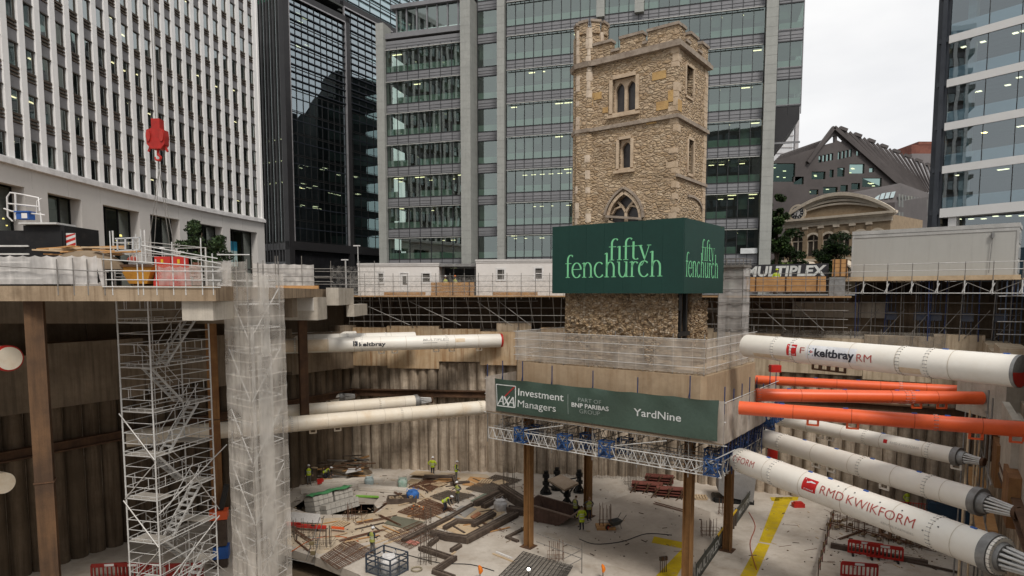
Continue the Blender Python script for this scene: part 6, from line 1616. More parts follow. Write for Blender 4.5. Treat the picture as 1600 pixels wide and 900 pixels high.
# --- left upper lettered strut
p, q = atz(437, 541, hS1), atz(781, 532, hS1); dd = (q - p).normalized()
o = strut(p - dd * 9, q, .60, 'long white strut with dark company lettering and a red right end', M_white2, [.37, .56, .82], brackets=(.62, .66, .79, .84, .93), red='q', bm=M_white); S1 = o + (.60,)
a = lambda px: s_of(S1, px)
fn = wrap(S1, 'lettering', [('keltbray', a(560), a(601), -.17, .30, .03, M_letdk, 0), ('MULTIPLEX', a(659), a(700), .12, .2, .01, M_letgr, .2)])
mb = MB(); patch(mb, fn, a(550.5), a(558), -.17, .27, 0); patch(mb, fn, a(659), a(681), -.06, -.03, 0); patch(mb, lambda s, h: fn(s, h), a(438), a(513), -.55, .5, 1, 14); patch(mb, fn, a(709), a(724), -.05, .28, 1)
mb.build('marking', [mat('dark_letters', (0,0,0)), M_patchy], o[0], True)
mb = MB(); stroke(mb, [(a(552.5), -.12), (a(552.5), .24)], .06, .06, lambda x, y: fn(x, y + .0) + (V((0,0,H)) - p).normalized() * .004, 0, [.07, .07]); stroke(mb, [(a(557.5), .24), (a(553.2), .05), (a(557.5), -.14)], .05, .05, lambda x, y: fn(x, y) + (V((0,0,H)) - p).normalized() * .004, 0, [.06]*3)
mb.build('emblem', [M_patch], o[0], True)
# two parallel struts behind it
for (x0, y0, x1, y1), lab in (((470,530,556,527.5), 'white strut mostly hidden behind the lettered strut, shorter one'), ((520,532.5,648,529), 'white strut mostly hidden behind the lettered strut, longer one')):
    p, q = atz(x0, y0, H - 4.1), atz(x1, y1, H - 4.1); dd = (q - p).normalized()
    strut(p - dd * 6, q, .6, lab, M_white2, [.55, .8], red=None, brackets=())
hL = H - 9.5
o = strut(atz(441, 669, hL) - V((9,3.2,0)), atz(757, 636.5, hL), .57, 'nearest of the lower left white struts, rust stained along its top', M_white, [.40, .72, .98], brackets=(.26, .46, .53, .86, .89))
o = strut(atz(440, 649, hL) - V((9,3.2,0)), atz(668, 625.5, hL), .54, 'middle lower left white strut ending in a jack short of the wall', M_white, [.50, .80], cone='q')
o = strut(atz(455, 628, hL) - V((5,2,0)), atz(549, 619.5, hL), .52, 'farthest lower left white strut, only its short end showing', M_white2, [.55], cone='q')
# pipe ends at the left border under the deck
p = at(14, 560, 26); o = strut(p - V((6,-3,0)), p, .50, 'white strut end with a red rim in the dark at the left border', M_white, []); d_ = V((6,-3,0)).normalized(); mb = MB(); mb.tube(p - d_*.25, p + d_*.02, .53, 28); mb.build('red_end_ring', M_tape, o[0], True); mb = MB(); mb.tube(p + d_*.021, p + d_*.05, .47, 28); mb.build('end_cap', M_white, o[0], True)
p = at(6, 755, 30); strut(p - V((6,-3,0)), p, .50, 'white strut end below the red rimmed one at the left border', M_white, [])
# --- right top strut
hR = H - 2.9
p, q = atz(1176, 541, hR), atz(1590, 580, hR)
p = p + (p - q).normalized() * .35
o = strut(p, q, .61, 'topmost white strut on the right with red emblem and dark company lettering', M_white2, [.165, .255, .675, .765], brackets=(.34, .37, .41, .44), red=None, bm=M_rustd, tabs=(.80, .97)); R1 = o + (.61,)
a = lambda px: s_of(R1, px)
fn = wrap(R1, 'lettering', [('keltbray', a(1286), a(1348), -.19, .36, .03, M_letdk, 0), ('F', a(1263), a(1270), -.12, .30, -.004, M_letred, 0), ('RM', a(1352), a(1375), -.24, .34, -.004, M_letred, 0), ('Keltbray', a(1340), a(1374), -.46, .07, -.01, M_patch, 0)])
mb = MB(); patch(mb, fn, a(1272), a(1350), -.36, .33, 0, 10); b_ = mb.build('patch', M_patch, o[0], True)
ob = o[0]
k = WM[ob].inverted().to_3x3()
mb = MB(); lift = lambda s, h, e=.004: fn(s, h) + (V((0,0,H)) - p).normalized() * e
patch(mb, lift, a(1241.5), a(1257), -.29, .29, 0, 8); stroke(mb, [(a(1243.5), .22), (a(1247), .10), (a(1250), .16), (a(1255), .15)], .05, .05, lambda s, h: lift(s, h, .009), 1, [.03,.07,.07,.04]); put_text(mb, 'rmd', lambda s, h: lift(s, h, .009), a(1244.5), a(1254.5), -.24, .07, 0, 0, 1)
stroke(mb, [(a(1274.8), -.18), (a(1274.8), .18)], .1, .1, lift, 2, [.07, .07]); stroke(mb, [(a(1283), .18), (a(1277.5), 0), (a(1283), -.18)], .1, .1, lift, 3, [.08]*3); stroke(mb, [(a(1276.5), .16), (a(1279), .0), (a(1276.5), -.16)], .1, .1, lift, 4, [.05]*3); stroke(mb, [(a(1278.5), .05), (a(1283), .0), (a(1278.5), -.05)], .1, .1, lift, 0, [.05]*3)
mb.build('emblem', [mat('emblem_red', (.58,.02,.02), None, .5, bump=0), M_patch, M_letdk, M_bluel, mat('emblem_green', (.05,.30,.12), None, .6, bump=0)], ob, True)
mb = MB(); patch(mb, fn, L_ if False else a(1188), a(1250), -.60, -.36, 0, 5); patch(mb, fn, a(1415), a(1450), -.6, -.3, 0, 5); mb.build('rust_stain', M_patchy, ob, True)
mb = MB(); dR1 = (q - p).normalized(); mb.tube(q, q + dR1 * .12, .615, 32); mb.build('end_cap', M_steelg, ob, True)
mb = MB(); sd_ = dR1.cross(V((0,0,1))).normalized(); mb.add([q + dR1*.125 + V((0,0,-.05)) + sd_*0] + [q + dR1*.13 + (sd_*math.cos(t*math.pi/8 - math.pi) + V((0,0,1))*math.sin(t*math.pi/8 - math.pi))*.60 for t in range(9)], [tuple(range(10))]); mb.build('red_segment', M_tape, ob, True)
# --- orange struts
hO = H - 5.6
p, q = atz(1155, 637, hO), atz(1600, 671, hO); o = strut(p, q + (q - p).normalized() * 1.0, .33, 'front orange strut running out of the picture, the longest of the three', M_orange, [.665], brackets=(.27, .405, .785, .90), bm=M_orange, tabs=(.16, .38, .60, .70, .93))
p, q = atz(1181, 617, hO), atz(1534, 622, hO); o = strut(p, q, .35, 'middle orange strut with thick bolted joints near its right end', M_orange, [.01, .665, .69], brackets=(.72, .83), bm=M_orange, tabs=(.15, .4, .63, .72))
p, q = atz(1212, 595, hO), atz(1522, 611, hO); o = strut(p - (q - p).normalized() * 1.2, q, .29, 'rear orange strut lowest at its right end under the top white strut', M_orange, [.69], brackets=(), tabs=(.3, .5))
# --- lower white struts
hW = H - 8.5
p, q = atz(1237, 659, hW), atz(1523, 719, hW); o = strut(p - (q - p).normalized() * 1.0, q, .43, 'upper of the lower right white struts, just below the orange ones', M_white2, [.05, .52, .82], cone='q', brackets=(.26, .32, .93), tabs=(.6, .76)); R4 = o + (.43,)
a = lambda px: s_of(R4, px); fn = wrap(R4, 'lettering', [('RMD KWIKFORM', a(1398), a(1442), -.08, .15, -.01, M_letgr, 0)]); mb = MB(); patch(mb, fn, a(1387), a(1393), -.1, .12, 0); mb.build('emblem', mat('emblem_red', (0,0,0)), o[0], True)
p, q = atz(1195, 684, hW), atz(1572, 796, hW); o = strut(p - (q - p).normalized() * .8, q, .52, 'middle lower right white strut without lettering', M_white2, [.04, .165, .54, .78], cone='q', brackets=(.33, .40, .62), tabs=(.27, .42, .57, .74))
p, q = atz(1166, 722, hW), atz(1618, 889, hW); p0 = p - (q - p).normalized() * .5; o = strut(p0, q, .61, 'largest lowest white strut with red lettering and a red emblem', M_white2, [.03, .20, .775, .925], cone='q', brackets=(.62, ), bm=M_rustd, tabs=(.15, .34, .42, .55, .86)); R5 = o + (.61,)
a = lambda px: s_of(R5, px); fn = wrap(R5, 'lettering', [('RMD', a(1298), a(1334), -.17, .36, -.008, M_letred, 0), ('KWIKFORM', a(1340), a(1446), -.17, .36, -.008, M_letred, 0), ('QFORM', a(1160), a(1193), -.17, .32, -.008, M_letred, 0), ('RENTAL PARTNERS', a(1395), a(1447), -.44, .09, -.012, M_letgr, 0)])
mb = MB(); lift = lambda s, h, e=.004: fn(s, h) + (V((0,0,H)) - p).normalized() * e
patch(mb, lift, a(1269), a(1291), -.27, .30, 0, 8); l2 = lambda s, h: lift(s, h, .009); stroke(mb, [(a(1271.5), .25), (a(1276), .1), (a(1280.5), .17), (a(1288), .16)], .05, .05, l2, 1, [.03,.07,.08,.04]); put_text(mb, 'rmd', l2, a(1273), a(1287), -.22, .08, 0, 0, 1)
mb.build('emblem', [mat('emblem_red', (0,0,0)), M_patch], o[0], True)
mb = MB()
for px, hh_ in ((1318, .42), (1330, .40), (1345, .38), (1385, .35), (1420, .33), (1460, -.1), (1480, .2)):
    s = a(px); mb.tube(fn(s, hh_), lift(s, hh_, .03), .03, 6)
mb.build('stud', M_steelg, o[0], True)

# concrete corbel that takes the orange struts, and raking steel at the right edge
M_cg2 = M_concgrey
mb = MB(); c1 = at(1540, 620, 33.6); mb.box(c1.x, c1.x + 3.0, c1.y - 1.4, c1.y + 2.2, H - 6.6, H - 4.6); tag(mb.build('concrete_corbel', M_cg2), 'grey concrete corbel at the right end of the middle orange strut', 'concrete block')
for (x0, y0, x1, y1, w_, m_, lab) in ((1438,640,1480,905,.5,M_rust,'rusty raking steel tube nearest the white strut jacks'),):
    pass
dW, iW = inward(V((5.2,1.0,0)), C)
def onR(s, i_, z): w_ = V((5.2,1.0,0)) + dW * s + iW * i_; return V((w_.x, w_.y, z))
for i, (s, lab) in enumerate(((36.5, 'tan steel bearing plate taking the middle lower white strut jack'), (42.5, 'tan steel bearing plate taking the upper lower white strut jack'), (30.0, 'tan steel bearing plate behind the largest white strut jack'))):
    mb = MB(); a, b = onR(s - 1.2, 0, 0), onR(s + 1.2, 0, 0)
    along(mb, V((5.2,1.0,0)), C, s - 1.3, s + 1.3, .46, 1.05, hW - 1.1, hW + 1.0); tag(mb.build('bearing_plate', M_rust if i != 1 else M_rustd), lab, 'bearing plate')
rk = thing('raking_scaffold', 'long raking scaffold tubes and boards at the right edge of the pit', 'scaffold', onR(33, 2, 0))
for i, (s0, z0, s1, z1, r_, off) in enumerate(((44, H - 5.6, 33, .2, .05, 1.5), (46, H - 5.8, 35, .2, .05, 1.7), (42, H - 6.0, 36.5, H - 12, .05, 1.3), (48, H - 6.2, 38, .2, .045, 1.9), (40, H - 5.5, 30, .2, .06, 2.0), (47, H - 7, 41, H - 12.5, .045, 1.6))):
    mb = MB(); mb.tube(onR(s0, off, z0), onR(s1, off + .5, z1), r_, 6); mb.build('raking_tube', M_galvd if i % 2 else M_timberp, rk, True)
for i in range(5): mb = MB(); s = 34 + i * 3; mb.tube(onR(s, 1.4, 0), onR(s, 1.4, H - 5), .045, 6); mb.build('standard', M_galvd, rk, True)
for i in range(4): mb = MB(); z = 3 + i * 2.4; mb.tube(onR(32, 1.4, z), onR(47, 1.4, z), .04, 6); mb.build('ledger', M_galvd, rk, True)
mb = MB(); along(mb, V((5.2,1.0,0)), C, 33, 46, .95, 1.8, H - 11.2, H - 11.1); mb.build('board', M_timber, rk, True)
# ================================================================ stair scaffold tower (left)
def sca(label, pts):
    pass
SM, SL, SR = V((-15.9,28,0)), V((-17.5,28.5,0)), V((-15.0,31.6,0))
SX = (SR - SM); SLx = SX.length; rzst = math.atan2(SX.y, SX.x); SWd = (SL - SM).length
st = thing('stair_scaffold', 'tall silver scaffold stair tower standing in front of the dark left side of the pit', 'scaffold stair', SM, rzst)
# local: x along the long side (away), y to the left side
LW, LD = SLx, SWd
ztopS = H + 2.7
lifts = [H + .68 - 2.0 * k for k in range(0, 9)]
corners = [(0, 0), (LW, 0), (0, LD), (LW, LD)]
for x, y in corners:
    m = MB(); m.tube((x, y, 0), (x, y, ztopS - (0 if x == 0 else .5)), .038, 7)
    for k in range(30): m.tube((x, y, .5 + k * .62), (x, y, .58 + k * .62), .042, 7, cap=True) if k < 27 else None
    m.build('standard', M_galv, st)
for x, y in ((LW * .52, LD), (LW * .52, 0.0)):
    m = MB(); m.tube((x, LD, 0), (x, LD, H + .5), .024, 6) if y else None
    if y: m.build('standard', M_galv, st)
for zi, z in enumerate(lifts):
    if z < .4: continue
    m = MB()
    for a, b in (((0,0),(LW,0)), ((0,0),(0,LD)), ((LW,0),(LW,LD)), ((0,LD),(LW,LD))):
        for dz, r in ((0, .026), (.16, .018), (.55, .02), (1.02, .022), (1.5, .018)):
            if z + dz > ztopS - .4: continue
            m.tube((a[0], a[1], z + dz), (b[0], b[1], z + dz), r, 5)
        n = 7 if a[0] != b[0] else 4       # little ladder-beam verticals and guard frames
        for i in range(1, n):
            t = i / n; x, y = a[0] + (b[0]-a[0])*t, a[1] + (b[1]-a[1])*t; m.tube((x, y, z), (x, y, z + .16), .014, 4, cap=False)
            if i % 2 == zi % 2: m.tube((x, y, z + .55), (x, y, z + 1.02), .015, 4, cap=False)
    m.build('guard_frame', M_galv, st)
    if z < H + .6:
        m = MB(); m.box(.03, LW * .26, .03, LD - .03, z - .05, z); m.box(LW * .80, LW - .03, .03, LD - .03, z - .05, z)
        m.build('landing', mat('landing_board', (.42,.385,.34), (.33,.30,.26), .8, scale=2), st)
    # stair flight down to the next lift
    if z - 2 > .0 and zi > 0:
        xa, xb = (LW * .80, LW * .26) if zi % 2 else (LW * .26, LW * .80); zl = z; zz = z - 2.0
        ys = (.12, .62) if zi % 2 else (LD - .62, LD - .12)
        # each flight crosses one way then the next the other
        m = MB()
        for y in ys:
            m.bar((xa, y, zl), (xb, y, zz), .05, .1); m.tube((xa, y, zl + .9), (xb, y, zz + .9), .02, 5)
            for t in (.1, .5, .9): m.tube((xa + (xb-xa)*t, y, zl + (zz-zl)*t), (xa + (xb-xa)*t, y, zl + (zz-zl)*t + .9), .016, 4)
        for k in range(1, 9): t = k / 9; x = xa + (xb-xa)*t; zt_ = zl + (zz-zl)*t; m.box(x - .11, x + .11, ys[0], ys[1], zt_ - .015, zt_ + .015)
        m.build('stair_flight', M_galv, st)
M_brace = mat('bright_brace', (.66,.64,.61), None, .45, .3, bump=0)
def seg(a, b, r=.030): m = MB(); m.tube(a, b, r, 6); m.build('diagonal_brace', M_brace, st)
e = -.06
for k, (x0, x1) in enumerate(((0, LW * 1.25), (LW * .55, LW * 1.05), (0, LW * 1.05), (LW*.5, LW * 1.15), (0, LW * 1.0), (LW * .6, LW * 1.05))):
    z0 = lifts[4] - k * 1.75
    if k % 2 == 0: seg((x0, e, z0 - 2.6), (x1, e, z0 - .5))
    else: seg((x0, e, z0 + .6), (x1, e, z0 - 1.9), .024)
for k in range(3): z0 = lifts[3] + .0 - k * 4.0; seg((e, LD + .1, z0 - .1), (e, -.02, z0 - 2.1))
for k in range(3): z0 = lifts[4] - k * 4.0; seg((e, LD, z0 - 2.0), (e, 0.0, z0 - .3), .022)
# ---------------------------------------------------------------- net wrapped shaft
NM, NL, NR = V((-10.75,26,0)), V((-12.3,27.3,0)), V((-10.05,28.2,0))
nw = thing('netted_shaft', 'tall scaffold shaft wrapped in translucent white netting beside the stair scaffold', 'netted scaffold', (0,0,0))
ztN = H + 1.25; zrN = H + .82
M_netK = sheetmat('back_shaft_net', (.74,.68,.60), .04, fold=.6, trans=.4); M_netL = sheetmat('white_shaft_net', (.90,.84,.76), .38, .62, fold=.8, trans=.35); M_netF = sheetmat('white_net_fold', (.84,.80,.74), .45, fold=.8, trans=.3)
drape(NL, NM, 0, ztN, 18, 60, .07, 21, .0).build('net', M_netL, nw)
drape(NM, NR, 0, zrN, 20, 60, .07, 22, .05).build('net', M_netL, nw)
NB = NL + (NR - NM)
drape(NR, NB, 0, zrN, 14, 30, .05, 23).build('net', M_netK, nw); drape(NB, NL, 0, zrN, 14, 30, .05, 24).build('net', M_netK, nw)
# loose folds hanging on the outside
dn = (NR - NM).normalized(); nn = V((dn.y, -dn.x, 0))
for u0, u1, z0, z1 in ((.18, .58, 0, H - 2.6), (.30, .55, H - 2.7, zrN - .1), (.02, .12, 0, H - 1.4)):
    p, q = NM.lerp(NR, u0) + nn * .07, NM.lerp(NR, u1) + nn * .07; drape(p, q, z0, z1, 8, 40, .05, 25).build('net_fold', M_netF, nw)
p, q = NM + nn * .1, NM + nn * .1
ctN = (NM + NL + NR + NB) / 4; sh_ = lambda p: ctN + (p - ctN) * .86
for p in [sh_(x) for x in (NM, NL, NR, NB, NM.lerp(NL, .5), NM.lerp(NR, .5))]: m = MB(); m.tube((p.x, p.y, 0), (p.x, p.y, ztN + .1), .03, 6); m.build('standard', M_galvd, nw)
m = MB(); z = 1.0; k = 0
while z < zrN:
    for a, b in [(sh_(x), sh_(y)) for x, y in ((NM, NL), (NM, NR), (NR, NB), (NL, NB))]: m.tube((a.x, a.y, z), (b.x, b.y, z), .022, 5)
    z += 1.0
m.build('ledger', M_galv, nw)
m = MB()
for k in range(6):
    z = 1.5 + k * 2.6; a_, b_, c_ = sh_(NM), sh_(NR), sh_(NL); m.tube((a_.x, a_.y, z), (b_.x, b_.y, z + 2.2), .022, 5); m.tube((c_.x, c_.y, z + 2.2), (a_.x, a_.y, z), .022, 5)
m.build('brace', M_galv, nw)
# ---------------------------------------------------------------- steel columns under the deck
def hpost(lab, x, y, z0, z1, w=.56, rz=.6, m_=M_rust):
    o = thing('steel_column', lab, 'steel column', (x, y, z0), rz, None); mb = MB(); hcol(mb, 0, 0, 0, z1 - z0, w, w, .05); mb.build('column', m_, o)
    mb = MB(); mb.box(-w*.55, w*.55, -w*.55, w*.55, (z1-z0)*.55, (z1-z0)*.55 + .05); mb.build('splice_plate', M_rustd, o); return o
hpost('rusty steel column carrying the left deck beside the picture border', -18.85, 25.3, 0, DB - .002, .62, .5, mat('brown_column', (.16,.085,.04), (.075,.042,.024), .8, scale=.5, streak=.6, scol=(.03,.018,.01), bump=.2))
hpost('rusty steel column partly hidden behind the stair scaffold', -17.9, 38, 0, DB - .002, .6, .4, M_rust)
hpost('dark brown steel column crossing behind the left lettered strut', -16.4, 50, H - 9.9, DB - .002 - .6, .62, .5, M_rustd)
# ---------------------------------------------------------------- deck edge protection on the left
def on24(px, py): return at(px, py, 24.6)
ds = thing('debris_sheeting', 'white debris sheeting sagging along the handrail on the edge of the left deck', 'sheeting', (-16, 24.6, DT))
a, b = on24(-40, 440), on24(152, 440); zt = hh(399, 24.6); zb = hh(444, 24.6)
drape((a.x, 24.62, 0), (b.x, 24.62, 0), zb, zt, 60, 10, .05, 31, .06).build('sheet', M_sheet, ds, True)
c = on24(168, 440); m = MB(); p0, p1 = V((b.x, 24.6, zt - .1)), V((c.x - .25, 24.58, zt - .18))
vs = []
for j in range(7):
    for i in range(6): u, v = i / 5, j / 6; t = p0.lerp(p1, u * (1 - v * .0)); vs.append(V((b.x + (c.x - b.x) * (u * .55 + v * .42), 24.58 - .04 * math.sin(u * 6 + v * 4), zt - .08 - (zt - zb + .02) * v - .04 * u)))
m.add(vs, [(j*6+i, j*6+i+1, (j+1)*6+i+1, (j+1)*6+i) for j in range(6) for i in range(5)], True); m.build('loose_end', M_sheet, ds, True)
ep = thing('deck_handrail', 'scaffold tube handrail and posts along the edge of the left deck', 'handrail', (-14, 24.5, DT))
for px, yt in ((93, 405), (118, 403), (140, 405), (166, 396), (178, 361), (218, 366), (226, 359), (247, 405), (273, 378), (292, 400), (318, 372), (335, 396)):
    p = on24(px, 440); m = MB(); m.tube((p.x, 24.5, DT - .35), (p.x, 24.5, hh(yt, 24.5)), .022, 6); m.build('post', M_galvd if px < 170 else M_galv, ep, True)
for x0_, y0_, x1_, y1_ in ((-40,414,170,425),(160,405,345,418),(165,423,345,424),(165,437,345,438),(218,383,340,404),(226,390,345,412),(340,398,390,398),(160,448,345,449)):
    p, q = at(x0_, y0_, 24.45), at(x1_, y1_, 24.45); m = MB(); m.tube(p, q, .02, 6); m.build('rail', M_galvd if x0_ < 150 else M_galv, ep, True)
m = MB()
for x0_, y0_, x1_, y1_ in ((180,373,219,371),(180,392,219,390),(183,373,184,392),(196,372,196,391),(208,372,208,391),(218,371,218,390)): m.bar(at(x0_, y0_, 24.4), at(x1_, y1_, 24.4), .045, .045)
m.build('gate_frame', mat('pale_grey_gate', (.52,.52,.52), None, .5, bump=0), ep, True)
M_pnet = sheetmat('translucent_net', (.62,.58,.54), .5, fold=2)
m = drape((on24(300, 0).x, 24.7, 0), (on24(343, 0).x, 24.7, 0), hh(447, 24.7), hh(408, 24.7), 14, 6, .05, 33); tag(m.build('net_sheet', M_pnet), 'torn translucent net tied to the deck handrail beside the net wrapped shaft', 'net')
# orange coated net patch
a = thing('sheet_fence', 'white sheet fence along the far edge of the deck behind the net wrapped shaft', 'fence', at(440, 440, 47))
p, q = at(396, 447, 45.5), at(491, 447, 48); drape(p, q, DT + .03, hh(412, 46.5), 40, 6, .07, 35, .05).build('sheet', M_sheet, a, True)
for px in (396, 432, 436, 473): p = at(px, 447, 46); m = MB(); m.tube((p.x, p.y - .1, DT), (p.x, p.y - .1, hh(400, 46)), .03, 6); m.build('post', M_galvd, a, True)
for y in (420, 432, 440): m = MB(); m.tube(at(392, y, 45.3), at(520, y, 48.4), .025, 5); m.build('rail', M_galvd, a, True)
a = thing('sheet_fence', 'grey sheet fence with tube rails left of the white framed cabin windows', 'fence', at(525, 440, 53))
p, q = at(516, 447, 52), at(600, 447, 55); m = drape(p, q, H - .3, hh(416, 53), 30, 6, .04, 36); m.build('sheet', M_mesh, a, True)
for px in (518, 540, 563, 586): p = at(px, 447, 52.5); m = MB(); m.tube((p.x, p.y - .1, H - .4), (p.x, p.y - .1, hh(408, 52.5)), .026, 6); m.build('post', M_galvd, a, True)
for y in (424, 434, 444): m = MB(); m.tube(at(492, y, 51), at(600, y + 1, 54), .024, 5); m.build('rail', M_galvd, a, True)
# ---------------------------------------------------------------- things on the left deck
M_ctr = mat('counterweight_black', (.010,.010,.011), (.016,.016,.017), .6, scale=1.2, dirt=.25, dcol=(.06,.05,.045), bump=.05, spec=.2)
YC = 29.0
def c29(px, py): p = at(px, py, YC); return p
a, b = c29(-40, 400), c29(100, 400); cw_ = thing('crane_counterweight', 'black crane counterweight with a red and white striped edge and a silver handrail', 'counterweight', (a.x, YC, DT))
x0_, x1_ = 0, (b.x - a.x); zt = hh(352, YC) - DT; z2 = hh(358, YC) - DT
xm_ = c29(80, 0).x - a.x; xl = c29(14, 0).x - a.x
m = MB(); m.box(xl, xm_, 0, 2.4, .25, zt); m.box(xm_ + .003, x1_ - .003, .12, 2.2, .2, z2); m.box(xl + .1, xm_ - .1, -.04, 0, .4, zt - .25); m.build('block', M_ctr, cw_)
m = MB(); m.box(0, xl + .5, .3, 2.2, 0, zt - .2); m.build('upper_body', M_ctr, cw_)
for i in range(5): m = MB(); z = .35 + i * .36; m.box(-.2, xl + .25 + (.5 if i == 0 else 0), -.1, .02, z, z + .07); m.build('step', M_galv, cw_)
m = MB(); xs0 = c29(95, 0).x - a.x
zb_ = hh(397, YC) - DT; zt_ = hh(364, YC) - DT; wd = x1_ - xs0
m.box(xs0, x1_, .085, .115, zb_, zt_)
n = 4; hgt = zt_ - zb_
for i in range(-1, n + 1):
    s = hgt / n; z0 = zb_ + i * s; q = [(xs0, z0 + s * .75), (x1_, z0), (x1_, z0 + s * .5), (xs0, z0 + s * 1.25)]
    q = [(x, min(max(z, zb_), zt_)) for x, z in q]; m.poly([V((x, .08, z)) for x, z in q], 1)
m.build('striped_board', [M_frame, M_tape], cw_)
m = MB(); r = .035; P_ = lambda px, py: c29(px, py) - V((a.x, YC, DT))
m.box(P_(15, 0).x, P_(75, 0).x, -.3, 1.0, zt + .02, zt + .1); m.build('walkway', M_galv, cw_)
m = MB(); m.rod([P_(20,346), P_(12,338), P_(11,308), P_(16,301), P_(30,303), P_(60,309), P_(62,330)], r, 8); m.rod([P_(12,318), P_(62,323)], r, 8); m.rod([P_(6,326), P_(18,330), P_(70,336)], r, 8); m.rod([P_(24,303), P_(25,345)], r*1.2, 8); m.rod([P_(63,332), P_(65,350)], r, 8); m.rod([P_(57,334), P_(58,314), P_(65,310)], r*.7, 8); m.build('handrail', M_frame, cw_)
o = thing('blue_bin', 'blue and white plastic container lying on the counterweight walkway', 'container', WM[cw_] @ (P_(40, 343)) ); m = MB(); m.box(-.3, .25, -.15, .25, 0, .34); m.box(-.36, .3, -.2, .3, .30, .36); m.build('tub', M_plastic_b, o); m = MB(); m.box(-.05, .2, -.17, -.155, .04, .26); m.build('label', M_frame, o); m = MB(); m.box(-.42,-.31,-.1,.2,0,.26); m.build('lid', M_frame, o)
# heap of timber beside it, yellow skip, barriers
o = thing('timber_heap', 'heap of rough boards on the deck behind the white sheeting', 'timber heap', at(118, 402, 27)); rr = random.Random(3)
for i in range(16): x = rr.uniform(-.9, 1.9); m = MB(); z = .15 + rr.uniform(0, .45) * (1 - abs(x - .3) / 2.2); m.bar((x - .8, rr.uniform(-.3,.5), z), (x + .8, rr.uniform(-.3,.5), z + rr.uniform(-.15,.15)), .2, .06); m.build('board', M_timber if i % 3 else M_timberp, o)
m = MB(); m.ball((.4, .1, -.5), 1.6, .7, .8, 14, 5, z0=0); m.build('rubble', M_soil, o)
p = at(188, 441, 27); o = thing('yellow_skip', 'open yellow steel skip with sloping sides behind the deck handrail', 'skip', (p.x, 27, DT))
fnK = lambda u, v, w_: V((u, w_, v)); x0_, x1_ = at(163, 0, 27).x - p.x, at(219, 0, 27).x - p.x; zt = hh(414, 27) - DT
def hull(mb, x0, x1, xi, y0, y1, yi, z0, z1, t=.05):
    A1 = [(x0,y0,z1),(x1,y0,z1),(x1,y1,z1),(x0,y1,z1)]; B1 = [(x0+xi,y0+yi,z0),(x1-xi,y0+yi,z0),(x1-xi,y1-yi,z0),(x0+xi,y1-yi,z0)]
    A2 = [(x0+t,y0+t,z1),(x1-t,y0+t,z1),(x1-t,y1-t,z1),(x0+t,y1-t,z1)]; B2 = [(x0+xi+t,y0+yi+t,z0+t),(x1-xi-t,y0+yi+t,z0+t),(x1-xi-t,y1-yi-t,z0+t),(x0+xi+t,y1-yi-t,z0+t)]
    vs = A1 + B1 + A2 + B2; fs = [(3,2,1,0)][:0]
    for i in range(4): j = (i+1) % 4; fs += [(4+i,4+j,j,i), (8+i,8+j,12+j,12+i), (i,j,8+j,8+i)]
    fs += [(7,6,5,4), (12,13,14,15)]; mb.add(vs, fs)
m = MB(); hull(m, x0_, x1_, .35, 0, 1.5, .15, .12, zt); m.build('body', mat('skip_yellow', (.50,.24,.03), (.40,.18,.025), .6, scale=1.5, dirt=.4), o)
m = MB(); m.box(x0_ - .05, x1_ + .05, -.05, .03, zt - .08, zt + .02); m.box(x0_ + .5, x1_ - .5, .2, 1.2, 0, .12); m.build('rim', M_rustd, o)
for i, (x, w_) in enumerate(((-.3, .5), (.2, .4), (.55, .3))): m = MB(); m.box(x, x + w_, .3, .9, zt - .3, zt + .18 - .05 * i); m.build('rubbish', [M_black, M_frame, M_steelg][i], o)
o = thing('water_barrier', 'row of red plastic water barriers on the deck behind the net', 'barrier', at(282, 440, 27.5)); b0 = at(243, 0, 27.5).x - at(282, 0, 27.5).x; b1 = at(296, 0, 27.5).x - at(282, 0, 27.5).x; base = DT - at(282, 440, 27.5).z; zt = hh(401, 27.5) - at(282, 440, 27.5).z
for i in range(2):
    xa = b0 + (b1 - b0) * i / 2; xb = b0 + (b1 - b0) * (i + 1) / 2 - .03; m = MB()
    m.prism([(-.25, base), (.25, base), (.22, base + .25), (.10, base + .5), (.08, zt), (-.08, zt), (-.10, base + .5), (-.22, base + .25)], lambda u, v, w_: V((w_, u, v)), xa, xb); f = m.build('barrier_unit', mat('barrier_red', (.50,.03,.02), (.42,.025,.018), .55, scale=2, dirt=.3, bump=0), o)
    m = MB(); m.box((xa + xb)/2 - .05, (xa + xb)/2 + .05, -.11, -.09, zt - .3, zt - .12); m.build('reflector', M_yellow, f)
drape((at(228,0,25.4).x, 25.4, 0), (at(300,0,25.4).x, 25.4, 0), hh(446, 25.4), hh(416, 25.4), 24, 6, .05, 44, .06).build('sheet', M_pnet, ds, True)
o = thing('orange_net', 'orange plastic safety net hanging behind the tube rails', 'safety net', (0,0,0)); 
for x0_, x1_, y0_, y1_ in ((246, 303, 414, 432), (302, 316, 410, 446)): p, q = at(x0_, 440, 26.9), at(x1_, 440, 26.9); drape(p, q, hh(y1_, 26.9), hh(y0_, 26.9), 14, 5, .04, 41).build('net', sheetmat('orange_netting', (.66,.30,.22), .38, fold=3) if 'orange_netting' not in bpy.data.materials else bpy.data.materials['orange_netting'], o, True)
p = at(253, 388, 30); o = thing('site_lamp', 'thin lamp post with a small white flat head on the left deck', 'lamp', (p.x, 30, DT)); m = MB(); m.tube((0,0,0), (0,0,p.z - DT), .02, 6); m.build('post', M_galv, o); m = MB(); m.ball((0,0,p.z-DT), .14, .14, .05, 10, 5); m.build('lamp_head', M_frame, o)
